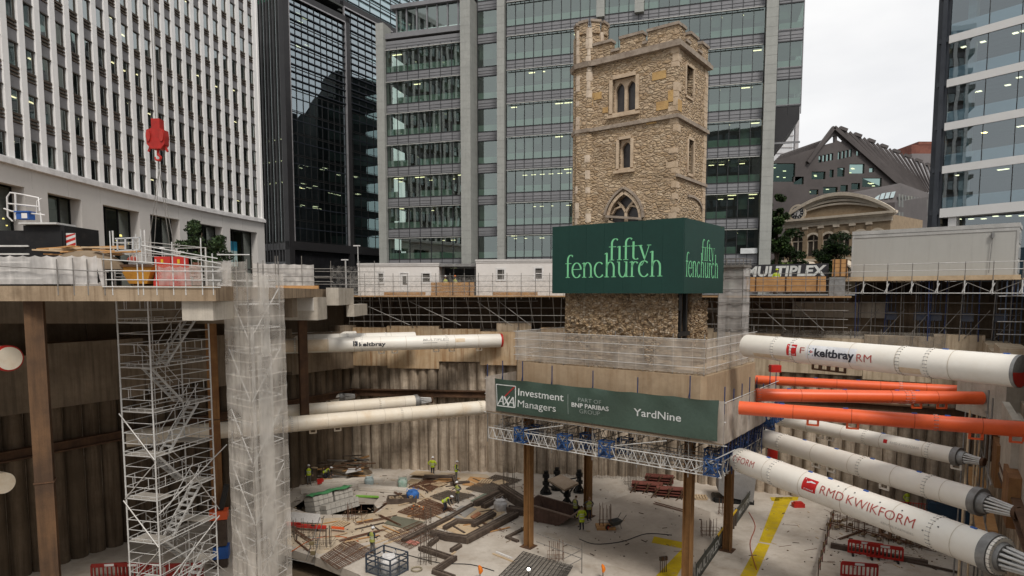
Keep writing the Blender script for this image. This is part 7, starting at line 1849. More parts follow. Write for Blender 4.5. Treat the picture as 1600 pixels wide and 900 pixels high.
for px, lab in ((540, 'tall lamp column by the corner of the black tower'), (559, 'street lamp column beside the left cabin roof')):
    p = at(px, 384 if px == 559 else 406, 75); o = thing('street_lamp', lab, 'street lamp', (p.x, 75, ZS)); m = MB(); m.tube((0,0,0), (0,0,p.z - ZS), .07, 8, .05); m.build('post', M_galv, o); m = MB(); m.bar((-.5,0,p.z-ZS), (.3,0,p.z-ZS), .2, .12); m.build('lamp_head', M_frame, o)
# ---------------------------------------------------------------- hanging red hook block with chain slings
p = at(246, 212, 30); hk = thing('crane_hook_block', 'red crane hook block hanging from thin ropes with chain slings below it', 'hook block', p)
m = MB(); fnH = lambda u, v, w_: V((u, w_, v))
m.prism([(-.22,-.62),(.22,-.62),(.40,-.42),(.43,-.05),(.40,.22),(.22,.30),(.22,.72),(-.16,.72),(-.16,.30),(-.40,.22),(-.43,-.05),(-.40,-.42)][::1], fnH, -.2, .2); m.build('block', mat('hook_red', (.42,.018,.012), (.30,.014,.01), .5, scale=4, dirt=.3, bump=.1), hk)
for s in (-1, 1): m = MB(); m.prism([(s*.30 + .1*math.cos(t), -.05 + .26*math.sin(t)) for t in [2*math.pi*i/14 for i in range(14)]], fnH, -.26, -.2); m.build('cheek_plate', mat('worn_red', (.42,.03,.02), (.30,.02,.015), .5, scale=4, bump=0), hk)
m = MB(); m.rod([V((0,0,-.62)), V((0,0,-.85)), V((.12,0,-.98)), V((.05,0,-1.12)), V((-.12,0,-1.08)), V((-.16,0,-.95))], [.07,.07,.065,.06,.05,.03], 8); m.build('hook', M_tape, hk)
for s in (-1, 1): m = MB(); m.bar((s*.34,0,-.5), (s*.44,0,-.72), .08, .08); m.build('ear', M_tape, hk)
for x in (-.06, .06): m = MB(); m.tube((x,0,.7), (x,0,22), .016, 5); m.build('hoist_rope', M_galvd, hk)
for x1_, y1_ in ((230, 402), (240, 402), (268, 402), (276, 402)): m = MB(); q = at(x1_, y1_, 30) - p; m.tube((0,0,-1.05), (.0,0,-1.5), .03, 5); m.tube((0,0,-1.5), q, .014, 5); m.build('sling', M_galvd, hk)
# ================================================================ things on the pit floor
def P0(px, py, z=0.0): return gr(px, py, z)
def head(p, q): d = V(q) - V(p); return math.atan2(d.y, d.x)
# ---- blue access basket with a white bulk bag
p = P0(605, 893); o = thing('steel_basket', 'blue steel lifting basket standing on the slab with a white bag inside', 'basket', p, math.radians(-32))
Wd, Dp, Hg = 1.9, 1.5, 1.15
q0 = [(-Wd/2,-Dp/2),(Wd/2,-Dp/2),(Wd/2,Dp/2),(-Wd/2,Dp/2)]
M_navy = mat('navy_frame', (.06,.075,.10), (.045,.055,.075), .5, scale=3, dirt=.2, bump=0)
for x, y in q0: m = MB(); m.box(x-.04, x+.04, y-.04, y+.04, 0, Hg); m.build('post', M_navy, o)
m = MB()
for i in range(4):
    a, b = q0[i], q0[(i+1) % 4]
    for z in (.08, .5, .82, Hg): m.bar((a[0],a[1],z), (b[0],b[1],z), .06, .06)
    c = ((a[0]+b[0])/2, (a[1]+b[1])/2); m.bar((c[0],c[1],0), (c[0],c[1],Hg), .05, .05)
m.build('rail', M_navy, o); m = MB(); m.box(-Wd/2, Wd/2, -Dp/2, Dp/2, .0, .05); m.build('floor', M_steelg, o)
m = MB()
for i in range(4): a, b = q0[i], q0[(i+1) % 4]; m.quad((a[0],a[1],.06),(b[0],b[1],.06),(b[0],b[1],.5),(a[0],a[1],.5))
m.build('mesh_panel', sheetmat('basket_mesh', (.20,.22,.24), .25, fold=4, trans=0), o)
def bag(loc, s, label, rz=0, m_=M_bag, name='bulk_bag', cat='bag'):
    rr = random.Random(int(loc[0]*100)); b = MB(); n = 14; rows = 8; vs = []
    for j in range(rows + 1):
        v = j / rows; w_ = .5 * (1 + .12 * math.sin(v * 3.1)) * (1 if v < .85 else .8)
        for i in range(n):
            t = 2 * math.pi * i / n; k = 1 / max(abs(math.cos(t)), abs(math.sin(t))) ** .7
            vs.append((w_*k*math.cos(t)*s*rr.uniform(.93,1.05), w_*k*math.sin(t)*s*rr.uniform(.93,1.05), v*s*.95*rr.uniform(.96,1.02)))
    b.add(vs, [(j*n+i, j*n+(i+1)%n, (j+1)*n+(i+1)%n, (j+1)*n+i) for j in range(rows) for i in range(n)], True); b.add(vs[-n:], [tuple(range(n))])
    t = thing(name, label, cat, loc, rz); b.build('sack', m_, t)
    for a in range(4): m = MB(); t_ = math.pi/4 + a*math.pi/2; c = V((.42*s*math.cos(t_)*1.3, .42*s*math.sin(t_)*1.3, s*.88)); m.rod([c + V((-.06,0,0)), c + V((-.03,0,.2*s)), c + V((.05,0,.2*s)), c + V((.07,0,0))], .018*s + .005, 5); m.build('loop', m_, t)
    return t
bag(p + V((.1,.05,.06)), .95, 'white woven bulk bag standing inside the blue basket', .3)
# ---- concrete block bundle with green sheet
c0, c1, c2 = P0(497,800), P0(556,787), P0(545,768)
o = thing('block_stack', 'tilted bundles of pale concrete blocks under a green sheet', 'block stack', P0(527, 799, -.55), head(P0(505,805), P0(556,790)))
M_blk = mat('pale_block', (.46,.43,.38), (.36,.335,.30), .9, scale=3, bump=.3)
tilt = Matrix.Rotation(math.radians(-14), 4, 'X')
bw_, bh_, bl_ = .42, .38, .9
def tb(mb, x0,x1,y0,y1,z0,z1,mi=0):
    m2 = MB(); m2.box(x0,x1,y0,y1,z0,z1); mb.add([tuple(tilt @ V(v)) for v in m2.v], m2.f, False, mi)
for st_i, (xo, n, yo) in enumerate(((-1.85, 4, 0), (.06, 4, .12), (-1.5, 7, -1.0))):
    m = MB()
    for r_ in range(4 if st_i < 2 else 2):
        for i in range(n): tb(m, xo + i*bw_ + .018, xo + (i+1)*bw_ - .018, yo, yo + bl_ * (1.6 if st_i < 2 else .9), .05 + r_*bh_ + .018, .05 + (r_+1)*bh_ - .018)
    m.build('block_bundle', M_blk, o)
m = MB(); vs = []
for j in range(5):
    for i in range(13): x = -1.95 + 4.0*i/12; y = -.06 + 1.75*j/4; vs.append(tuple(tilt @ V((x, y, 1.60 + .06*math.sin(i*1.3+j) + (.05 if j else 0)))))
m.add(vs, [(j*13+i, j*13+i+1, (j+1)*13+i+1, (j+1)*13+i) for j in range(4) for i in range(12)], True); m.build('green_sheet', mat('green_sheet', (.09,.31,.13), (.06,.22,.09), .6, scale=1.5, bump=.4, bscale=5), o)
# ---- vertical rebar starter clusters
def starters(px, py, n, hgt, spread, label, m_=M_rebarg, z=0.0, base=None, caps=False):
    p = P0(px, py, z); o = thing('rebar_cluster', label, 'starter bars', p); rr = random.Random(px)
    mb = MB()
    for i in range(n):
        x, y = rr.uniform(-spread, spread), rr.uniform(-spread*.6, spread*.6); h_ = hgt * rr.uniform(.85, 1.05); mb.tube((x, y, 0), (x + rr.uniform(-.05,.05), y, h_), .016, 5)
        if caps: mb.ball((x, y, h_), .05, .05, .05, 6, 4, mi=1)
    for z_ in (.25, .5): mb.path([(-spread, -spread*.6, z_), (spread, -spread*.6, z_), (spread, spread*.6, z_), (-spread, spread*.6, z_), (-spread, -spread*.6, z_)], .012, 4)
    mb.build('bars', [m_, mat('orange_cap', (.75,.18,.02), None, .5, bump=0)], o)
    if base: m = MB(); m.box(-spread-.2, spread+.2, -spread*.6-.2, spread*.6+.2, 0, .18); m.build('kicker', M_timber, o)
    return o
starters(668, 880, 14, 2.1, .55, 'tall thin starter bars right of the blue basket')
starters(673, 838, 8, 2.2, .4, 'tall thin starter bars above the pink insulation sheet')
starters(795, 768, 12, 2.3, .5, 'tall thin starter bars in front of the dark rebar mat at the back')
starters(985, 759, 12, 2.2, .55, 'starter bars in a low ring right of the middle steel column', base=None)
starters(868, 876, 9, 1.35, .5, 'stout starter bars beside the tube handrail at the bottom', M_rebar)
starters(946, 825, 10, 1.7, .45, 'starter bars in a timber kicker beside the wheelbarrow', M_rebar, base=True)
starters(1137, 806, 12, 1.25, .6, 'starter bars behind the far half of the dark hoarding', M_rebar)
starters(1110, 838, 12, 1.25, .6, 'starter bars behind the lettered dark hoarding', M_rebar)
starters(500, 855, 12, 1.3, .9, 'short starter bars in the pale slab edge at lower left', M_rebarg)
starters(465, 838, 16, 1.2, 1.0, 'short starter bars by the red edged boards at lower left', M_rebarg)
starters(555, 812, 9, 1.2, .8, 'short rusty starter bars beside the hole in the slab', M_rebar)
starters(655, 812, 5, 1.0, .5, 'orange capped starter bars on the pale formwork floor', M_rebar, caps=True)
# ---- lying rebar mats
def rmat(pts, n, label, m_=M_rebar, z=.06, cross=4, r=.018):
    a, b, c, d = [P0(x, y, z) for x, y in pts]; o = thing('rebar_mat', label, 'rebar mat', (a + c) / 2); mb = MB(); rr = random.Random(n)
    for i in range(n + 1): t = i / n; mb.tube(a.lerp(d, t) + V((rr.uniform(-.05,.05),0,0)), b.lerp(c, t) + V((rr.uniform(-.05,.05),0,.02)), r, 5)
    for i in range(cross + 1): t = i / cross; mb.tube(a.lerp(b, t) + V((0,0,.035)), d.lerp(c, t) + V((0,0,.035)), r, 5)
    mb.build('bars', m_, o, True); return o
rmat(((500,872),(528,890),(585,862),(545,842)), 22, 'rusty rebar mat on the pale floor left of the blue basket', cross=3, r=.022)
rmat(((600,838),(640,858),(690,832),(655,815)), 24, 'rusty rebar mat behind the worker at the blue basket', cross=6)
rmat(((622,800),(665,812),(708,795),(668,779)), 30, 'dense rusty rebar mat in front of the bending worker', cross=8, r=.022)
rmat(((672,776),(705,788),(742,774),(700,766)), 30, 'rebar mat between the two hi-vis workers in the middle', M_rebarg, cross=8)
rmat(((728,764),(765,772),(815,750),(775,742)), 26, 'dark rebar mat in front of the back pile wall', M_rebarg, cross=12, r=.03)
rmat(((640,760),(672,768),(694,755),(668,750)), 16, 'small rusty heap of bars on the plywood near the back wall', cross=6, r=.03)
M_grid = mat('dark_grid', (.10,.09,.08), (.075,.068,.06), .7, .3, scale=2, bump=0)
rmat(((775,905),(880,910),(895,885),(818,862)), 20, 'large dark steel grid lying at the bottom by the lit floodlight', M_grid, .08, 14, .022)
# ---- plywood sheets, insulation and mats
def sheet(pts, label, m_, z=.03, t=.03, name='sheet', cat='board'):
    q = [P0(x, y, z) for x, y in pts]; mb = MB(); n = len(q); mb.add(q + [p + V((0,0,t)) for p in q], [tuple(range(n))[::-1], tuple(range(n, 2*n))] + [(i, (i+1)%n, n+(i+1)%n, n+i) for i in range(n)]); return tag(mb.build(name, m_), label, cat)
M_mossy = mat('mossy_board', (.17,.165,.12), (.12,.12,.085), .85, scale=1, dirt=.3); M_moss2 = mat('green_board', (.19,.22,.17), (.14,.165,.125), .85, scale=1, dirt=.4)
sheet(((600,818),(640,828),(664,816),(616,806)), 'olive board lying beside the rusty rebar behind the basket', M_mossy, name='plywood_sheet')
sheet(((735,783),(752,786),(783,769),(768,765)), 'green grey board lying below the dark rebar mat', M_moss2, name='plywood_sheet')
sheet(((680,823),(726,838),(790,800),(745,790)), 'pale plywood sheets under the dark timber beams', M_timberp, .012, .02, 'plywood_sheet')
sheet(((695,806),(722,812),(745,795),(722,790)), 'grey wet plywood sheet above the dark timber beams', mat('grey_ply', (.36,.34,.31), (.28,.26,.24), .6, scale=1), .045, .02, 'plywood_sheet')
sheet(((633,848),(650,853),(656,848),(640,844)), 'pink insulation sheet on the slab right of the blue basket', mat('pink_sheet', (.62,.25,.20), (.52,.20,.16), .8, scale=2), .02, .05, 'insulation_sheet')
sheet(((735,808),(740,811),(752,803),(747,800)), 'small red brown board on the pale plywood', mat('brick_board', (.42,.19,.10), None, .8, scale=2), .075, .05, 'board')
sheet(((676,752),(690,756),(720,748),(700,743)), 'orange plywood at the foot of the back wall beside two workers', M_timber, .02, .03, 'plywood_sheet')
sheet(((640,742),(680,745),(676,738),(650,736)), 'pale plywood at the foot of the back wall, left piece', M_timberp, .3, .05, 'plywood_sheet')
sheet(((722,758),(752,761),(765,748),(735,745)), 'orange plywood between the standing worker and the dark rebar', M_timber, .025, .03, 'plywood_sheet')
for i, pts in enumerate((((445,818),(470,820),(470,823),(445,821)), ((463,821),(492,823),(492,826),(463,824)), ((486,823),(510,824),(510,827),(486,826)))): sheet(pts, ['red board edge nearest the net shaft at lower left', 'red board edge, middle of the row at lower left', 'red board edge, right end of the row at lower left'][i], M_tape, .25, .15, 'red_board', 'board')
sheet(((518,824),(538,826),(538,828),(518,826)), 'orange board edge right of the red boards', M_orange, .25, .1, 'orange_board')
sheet(((445,800),(500,804),(502,818),(445,815)), 'white printed sheet draped over the slab edge at lower left', mat('printed_sheet', (.62,.60,.57), (.50,.47,.45), .6, scale=5), .1, .05, 'printed_sheet')
sheet(((448,866),(510,884),(515,888),(448,870)), 'bright green edge strip on the slab at lower left', mat('lime_strip', (.22,.45,.07), None, .7), .02, .12, 'edge_strip', 'strip') if False else None
sheet(((556,775),(592,776.5),(592,778),(556,777)), 'lime green edge strip along the hole in the slab', mat('lime_strip', (.22,.45,.07), None, .7), .02, .1, 'edge_strip', 'strip')
# ---- dark timber formwork beams
def beams(px, label, pieces, name='timber_beam', m_=M_timberd):
    for i, (pts, w_, h_, z) in enumerate(pieces):
        w_ *= .78; h_ *= .8
        q = [P0(x, y, z) for x, y in pts]; o = thing(name, label[i] if isinstance(label, list) else label, 'timber beam', q[0]); mb = MB()
        for a, b in zip(q[:-1], q[1:]):
            d = (b - a).normalized(); sd_ = d.cross(V((0,0,1))).normalized(); nk = max(2, int(w_ / .16))
            mb.bar(a - d * (w_ * .3) + V((0,0,h_*.4)), b + d * (w_ * .3) + V((0,0,h_*.4)), w_, h_*.8)
            for k_ in range(nk):
                o_ = sd_ * (w_ * ((k_ + .5) / nk - .5)); e0_, e1_ = rnd.uniform(.1, .6), rnd.uniform(.1, .6)
                mb.bar(a - d * (w_ * e0_) + o_ + V((0,0,h_*.55)), b + d * (w_ * e1_) + o_ + V((0,0,h_*.55)), w_ / nk * .62, h_ * rnd.uniform(.85, 1.1), mi=k_ % 2)
        mb.build('beam', [m_, mat('dark_timber_top', (.17,.13,.10), (.09,.065,.05), .85, scale=2, bump=.2)], o, True)
beams(0, ['bent dark timber section zigzagging across the slab at the bottom', 'short leg of dark timber closing the zigzag at the bottom'], [(((660,860),(708,876),(682,894)), .55, .32, 0), (((680,896),(705,905)), .5, .32, 0)])
beams(0, ['dark timber beam with a bend lying on the pale plywood', 'long dark timber beam on top of the plywood heap', 'thick dark timber beam along the front of the plywood heap', 'curved looking dark timber at the left end of the heap', 'short dark timber stub below the left end of the heap', 'short brown timber off the front of the heap'],
  [(((696,826),(714,816),(742,818),(768,803)), .45, .3, .08), (((740,822),(772,805)), .4, .3, .1), (((730,846),(802,808)), .85, .42, .03), (((681,838),(700,843),(728,847)), .75, .45, .02), (((672,853),(682,845)), .4, .3, .0), (((707,862),(718,855)), .4, .28, .0)])
beams(0, ['dark timber bundle above the white bag', 'second dark timber bundle above the white bag', 'dark timber packed under the steel column nearest the heap', 'stacked dark timber against the steel column', 'dark angle timber lying open on the slab left of the steel column', 'dark arm of the angle timber left of the steel column'],
  [(((745,790),(778,774)), .7, .5, 0), (((757,794),(785,778)), .6, .45, .0), (((786,772),(824,797)), 1.0, .9, 0), (((798,800),(826,806)), .8, .5, .0), (((792,841),(822,826)), .28, .2, 0), (((792,841),(808,847)), .28, .2, 0)])
beams(0, ['dark timber beam behind the back workers', 'dark timber stub right of the back worker', 'dark timber ladder frame across the rebar mats', 'long dark timber edge of the lower slab strip'], [(((664,746),(708,747),(712,756)), .35, .3, .3), (((706,757),(732,755)), .35, .25, .02), (((700,812),(738,790)), .4, .25, .02), (((632,846),(700,812)), .5, .3, .02)])
for i, pts in enumerate((((560,858),(640,830)), ((600,850),(655,833)), ((770,865),(803,878)), ((775,862),(800,872)), ((640,803),(662,790)), ((700,870),(712,862)))):
    a, b = P0(*pts[0], .03), P0(*pts[1], .03); m = MB(); m.bar(a, b, .12, .06); tag(m.build('timber_batten', M_timberp if i != 3 else M_frame), ['thin pale batten lying left of the pink sheet', 'thin pale batten just above the pink sheet', 'thin pale batten on the open slab, lower of a pair', 'thin white batten on the open slab, upper of a pair', 'thin batten above the bending worker rebar', 'thin batten in the crook of the zigzag timber'][i], 'batten')
# long pale timbers with cable rails on the ramp
for i, pts in enumerate((((590,797),(632,765)), ((584,801),(640,762)))): a, b = P0(*pts[0], .05), P0(*pts[1], .05); m = MB(); m.bar(a, b, .1, .1); tag(m.build('edge_rail', M_rustd), ['thin dark rail running up beside the slab hole, outer one', 'thin dark rail running up beside the slab hole, inner one'][i], 'rail')
bag(P0(782, 797), .85, 'crumpled white bag among the dark timbers', .5)
bag(P0(629, 760), .75, 'green and white bag standing by the back pile wall', .2, mat('green_bag', (.28,.42,.34), (.45,.5,.46), .8, scale=3, bump=.4))
bag(P0(577, 757), .7, 'pale blue bag at the foot of the back wall', .2, mat('paleblue_bag', (.50,.60,.60), (.42,.5,.5), .8, scale=3, bump=.4))
bag(P0(645, 780), .8, 'bright blue bag lying on the pale formwork floor', .8, mat('blue_bag', (.03,.12,.40), (.05,.18,.5), .7, scale=3, bump=.4))
p = P0(628, 784); o = thing('timber_tray', 'brown timber tray of rubble on the pale formwork floor', 'tray', p, .1); m = MB()
for a, b in (((-1.1,-.5),(1.1,-.5)), ((1.1,-.5),(1.1,.5)), ((1.1,.5),(-1.1,.5)), ((-1.1,.5),(-1.1,-.5))): m.bar((a[0],a[1],.2), (b[0],b[1],.2), .12, .4)
m.build('side', M_timberd, o); m = MB(); rr = random.Random(4)
for i in range(26): c = (rr.uniform(-.9,.9), rr.uniform(-.35,.35), rr.uniform(.05,.4)); s = rr.uniform(.1,.22); m.ball(c, s, s*.8, s*.7, 6, 4)
f = m.build('rubble', M_base, o); f['kind'] = 'stuff'
p = P0(651, 891); o = thing('cable_coil', 'small coil of pale hose lying on the slab', 'coil', p); m = MB(); m.rod([V((.32*math.cos(t), .32*math.sin(t), .04 + .004*t)) for t in [i*.4 for i in range(48)]], .03, 6); m.build('hose', mat('tan_hose', (.36,.31,.22), None, .6, bump=0), o)
# ---- falsework table on four jack legs
c = P0(882, 790); o = thing('falsework_table', 'flat formwork table standing on four black jack legs', 'formwork table', c, .05)
legs = [P0(853,771) - c, P0(870,765) - c, P0(886,790) - c, P0(905,769) - c]
zt = 1.9
R_ = WM[o].inverted().to_3x3()
legs = [R_ @ l for l in legs]
for l in legs:
    m = MB(); m.tube(l, l + V((0,0,zt)), .17, 10, .2); m.tube(l + V((0,0,.75)), l + V((0,0,1.0)), .30, 10); m.tube(l + V((0,0,1.35)), l + V((0,0,1.62)), .30, 10)
    for k in range(4): a = math.pi/4 + k*math.pi/2; m.bar(l + V((.55*math.cos(a), .55*math.sin(a), .04)), l + V((.12*math.cos(a), .12*math.sin(a), .6)), .12, .09)
    m.tube(l, l + V((0,0,.06)), .5, 12); m.build('leg', M_black, o)
m = MB()
for a, b in ((0,1),(1,3),(3,2),(2,0)):
    m.bar(legs[a] + V((0,0,1.2)), legs[b] + V((0,0,.7)), .1, .1); m.bar(legs[a] + V((0,0,.7)), legs[b] + V((0,0,1.25)), .09, .09)
m.build('brace', M_black, o)
tp = [R_ @ (P0(x, y, zt) - V((c.x, c.y, 0))) for x, y in ((856,752),(882,768),(904,757),(876,744))]
m = MB(); m.add([V((p.x, p.y, zt)) for p in tp] + [V((p.x, p.y, zt + .14)) for p in tp], [(3,2,1,0),(4,5,6,7),(0,1,5,4),(1,2,6,5),(2,3,7,6),(3,0,4,7)]); m.build('table_top', mat('table_ply', (.40,.31,.23), (.32,.24,.17), .8, scale=1, dirt=.3), o)
# ---- rusty tipping skip
a = P0(865, 815); o = thing('tipping_skip', 'rusty brown boat shaped skip on the slab beside three workers', 'skip', P0(866, 812), math.radians(-28))
m = MB(); t = .06
out = [(-1.75,1.05),(-1.1,.0),(.7,.0),(1.75,.95),(1.75,1.05)]
prof_o = [(-1.8,1.25),(-1.2,.02),(.8,.02),(1.8,.85)]
W2 = 1.05
vs = [];
for y in (-W2, W2):
    for x, z in prof_o: vs.append((x, y, z))
vi = []
for y in (-W2 + t, W2 - t):
    for x, z in [(-1.72,1.25),(-1.15,.09),(.77,.09),(1.72,.87)]: vi.append((x, y, z))
m.add(vs, [(0,1,5,4),(1,2,6,5),(2,3,7,6),(3,2,1,0),(4,5,6,7)]); m.add(vi, [(4,5,1,0),(5,6,2,1),(6,7,3,2),(0,1,2,3),(7,6,5,4)])
m.build('hull', mat('skip_brown', (.13,.075,.055), (.085,.05,.037), .7, scale=1.2, streak=.4, dirt=.4, dcol=(.22,.14,.10), bump=.2), o)
m = MB(); 
for y in (-W2, W2): m.bar((-1.8,y,1.25), (1.8,y,.86), .08, .1)
m.bar((-1.8,-W2,1.25), (-1.8,W2,1.25), .08, .1); m.bar((1.8,-W2,.86), (1.8,W2,.86), .08, .1); m.build('rim', mat('worn_rim', (.26,.19,.15), None, .6, bump=0), o)
m = MB()
for x in (-.9, .5): m.box(x, x + .14, -W2 - .05, W2 + .05, -.0, .03)
m.build('skid', M_rustd, o)
# ---- wheelbarrow
o = thing('wheelbarrow', 'grey builder wheelbarrow with its handles up beside the kicker', 'wheelbarrow', P0(961, 826), .5)
m = MB(); hull(m, -.45, .45, .15, -.32, .32, .1, .32, .62, .03); m.build('tray', mat('barrow_tray', (.10,.10,.095), None, .6, scale=3, dirt=.4), o)
for s in (-1, 1): m = MB(); m.rod([V((-.6, s*.06, .2)), V((.2, s*.25, .34)), V((.75, s*.30, .95))], .025, 6); m.build('handle', M_galvd, o); m = MB(); m.bar((.3, s*.2, .34), (.38, s*.24, 0), .035, .035); m.build('leg', M_galvd, o)
m = MB(); m.tube((-.62,-.05,.2), (-.62,.05,.2), .2, 14); w_ = m.build('wheel', M_black, o); m = MB(); m.tube((-.62,-.06,.2), (-.62,.06,.2), .09, 10); m.build('hub', M_tape, w_)
# ---- tube handrail at the bottom
o = thing('tube_handrail', 'low tube handrail with one post around the starter bars', 'handrail', P0(900, 893)); m = MB(); q = P0(909, 896); m.tube(q, q + V((0,0,1.9)), .03, 6); m.build('post', M_galvd, o, True)
for z in (.9, 1.45):
    for x, y in ((838, 868), (880, 912)): m = MB(); r0 = P0(x, y); m.tube(V((q.x,q.y,z)), V((r0.x,r0.y,z)), .025, 6); m.build('rail', M_galvd, o, True)
# ---- lit floodlight
p = P0(822, 905); pz = at(826, 889, p.y - 1.2); o = thing('floodlight', 'small lit floodlight at the foot of the steel column', 'floodlight', (pz.x, pz.y, 0)); m = MB(); m.tube((0,0,0), (0,0,pz.z - .16), .03, 6); m.box(-.11, .11, -.03, .1, pz.z - .09, pz.z + .09); m.build('housing', M_black, o); m = MB(); m.tube((0,-.03,pz.z),(0,-.04,pz.z), .085, 14); m.build('lamp_glass', emis('flood_lamp', (1,.97,.88), 14), o)
for px, py, lab, k in ((750, 899, 'bright orange rolled jacket shape hung on a bar at the bottom edge', .62), (942, 897, 'bright orange cap on a post end at the bottom edge', .5)):
    p = P0(px, py + 9); o = thing('orange_marker', lab, 'marker', p); m = MB(); m.tube((0,0,0), (0,0,.75), .03, 6); m.build('stake', M_rebar, o); m = MB(); m.rod([V((0,0,.45)), V((.05,0,.6)), V((0,.02,.8)), V((-.05,0,.92))], [.12*k,.22*k,.20*k,.08*k], 9); m.build('orange_cover', mat('hi_orange', (.85,.22,.015), None, .6, bump=.1), o)
for px, py, lab in ((1020, 893, 'dark site tools standing in a rack by the yellow marking'),):
    p = P0(px + 12, py + 2); o = thing('tool_rack', lab, 'tool rack', p, .3)
    for i in range(4): m = MB(); m.tube((i*.13,0,0), (i*.13,.05,.75), .025, 6); m.box(i*.13-.05, i*.13+.05,-.04,.1,.72,.95); m.build('tool', M_rustd if i % 2 else M_timberd, o)
# ---- dark lettered hoarding on the slab
h0, h1 = P0(1088, 912), P0(1177, 782)
o = thing('floor_hoarding', 'dark hoarding with white lettering and a yellow top rail dividing the slab', 'hoarding', h0, head(h0, h1)); L = (h1 - h0).length
M_hoard = mat('hoarding_dark', (.045,.05,.045), (.035,.04,.036), .55, scale=1, dirt=.25, bump=.05)
for i in range(8):
    xa, xb = L*i/8, L*(i+1)/8 - .04
    if i in (3, 4):
        for k in range(4): x = xa + (xb - xa)*k/3; m = MB(); m.box(x - .12, x + .06, -.03, .05, 0, 1.05); m.build('open_post', M_timberd, o)
        continue
    m = MB(); m.box(xa, xb, 0, .05, .05, 1.15); m.build('panel', M_hoard, o)
for i in range(9): m = MB(); x = min(L - .06, L*i/8); m.box(x - .03, x + .03, .05, .12, 0, 1.25); m.build('post', M_galvd, o)
m = MB(); m.box(L*.3, L*.63, -.03, .06, 1.06, 1.16); m.build('top_rail', M_yellow, o)
m = MB(); put_text(m, 'MULTIPLEX', lambda x, y: V((x, -.006, y)), L*.0, L*.335, .35, .5, .03, .1); put_text(m, 'MULTIPLEX', lambda x, y: V((x, -.006, y)), L*.67, L*.97, .4, .42, .02, .1); m.build('lettering', mat('dull_white_print', (.45,.46,.45), None, .6, bump=0), o)
# ---- grey plant unit behind, red formwork stacks
p = P0(1145, 788); o = thing('plant_unit', 'grey sheeted plant unit with a sloping base behind the steel columns', 'plant', p, -.2); m = MB(); m.prism([(-1.1,.95),(-.7,.6),(1.5,.25),(1.7,2.5),(-1.1,2.3)], lambda u, v, w_: V((u, w_, v)), 0, 1.8); m.build('body', mat('dusty_grey', (.27,.26,.25), (.22,.21,.205), .7, scale=1, dirt=.3), o); m = MB(); m.box(-1.3, 1.6, .1, 1.7, 0, .35); m.tube((-1.3,.3,.2),(-1.3,1.6,.2),.2,10); m.build('track', M_black, o)
for px, py, lab in ((1012, 768, 'red formwork panels stacked low with struts, left stack'), (1045, 776, 'red formwork panels stacked low with struts, right stack'), (1030, 756, 'red formwork panels stacked behind the two front stacks')):
    o = thing('formwork_stack', lab, 'formwork stack', P0(px, py), -.25); rr = random.Random(px)
    for i in range(3): m = MB(); z = .25 + i*.28; m.box(-1.2 + rr.uniform(-.2,.2), 1.2, -.4, .5, z*.8, z*.8 + .08); m.build('panel', mat('dull_red', (.20,.06,.045), (.13,.04,.03), .7, scale=2, dirt=.4), o)
    m = MB(); 
    for x in (-1.0, .0, 1.0): m.bar((x,-.5,0),(x,-.5,.85), .09,.09); m.bar((x-.4,-.75,.0),(x+.3,-.6,.9),.07,.07)
    m.build('frame', M_rustd, o)
o = thing('rebar_fence', 'row of vertical bars along the foot of the back pile wall', 'starter bars', (8, 56, 0)); m = MB(); rr = random.Random(2)
for i in range(70): c = V(A).lerp(B, .66 + .34*i/70) + iAB*rr.uniform(.7, 1.3); m.tube((c.x,c.y,0),(c.x,c.y,rr.uniform(1.3,2.2)),.018,4)
f = m.build('bars', M_rebarg, o, True)
# ---- right lower corner: barriers, cage, posts, generator
def barrier(p, rz, label, col=M_tape):
    o = thing('plastic_barrier', label, 'barrier', p, rz, None); m = MB(); Lb = 2.0
    m.box(-Lb/2, Lb/2, -.03, .03, .12, .24); m.box(-Lb/2 + .05, Lb/2 - .05, -.03, .03, .78, 1.0); m.box(-Lb/2, -Lb/2 + .1, -.03, .03, .24, .92); m.box(Lb/2 - .1, Lb/2, -.03, .03, .24, .92)
    for i in range(1, 9): x = -Lb/2 + Lb*i/9; m.box(x - .035, x + .035, -.025, .025, .24, .78)
    m.build('panel', col, o)
    for s in (-.7, .7): m = MB(); m.box(s - .06, s + .06, -.3, .3, 0, .12); m.build('foot', M_black, o)
    m = MB(); m.box(-.25, .25, -.036, -.03, .82, .96); m.build('reflector', M_frame, o); return o
barrier(P0(1352, 870), -.42, 'red plastic barrier with white reflectors, left of the joined pair by the rebar cage')
barrier(P0(1382, 876), -.40, 'red plastic barrier with white reflectors, right of the joined pair by the rebar cage')
barrier(P0(1342, 905), -.22, 'dark red plastic barrier nearest the bottom edge on the right', mat('dark_red_plastic', (.36,.02,.018), None, .5, bump=0))
M_dkred = mat('painted_shade_red_plastic', (.26,.02,.014), None, .6, bump=0)  # red plastic darkened so its colour carries the shade
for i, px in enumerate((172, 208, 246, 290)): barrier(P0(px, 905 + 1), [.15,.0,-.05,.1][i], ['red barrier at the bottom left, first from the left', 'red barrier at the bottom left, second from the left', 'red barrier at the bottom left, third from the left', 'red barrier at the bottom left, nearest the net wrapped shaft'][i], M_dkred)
o = thing('rebar_cage', 'long rusty rebar cage with stacked bars behind the red barriers', 'rebar cage', P0(1360, 850)); m = MB(); rr = random.Random(9)
a, b = P0(1295, 825), P0(1450, 862); d = (b - a); L = d.length; d.normalize(); nrm = V((d.y, -d.x, 0))
for k in range(36):
    c = a + d * (L*k/36); off = nrm * rr.uniform(-1.4, .4); m.tube(c + off, c + off + V((rr.uniform(-.05,.05),0,rr.uniform(.8,1.5))), .02, 4)
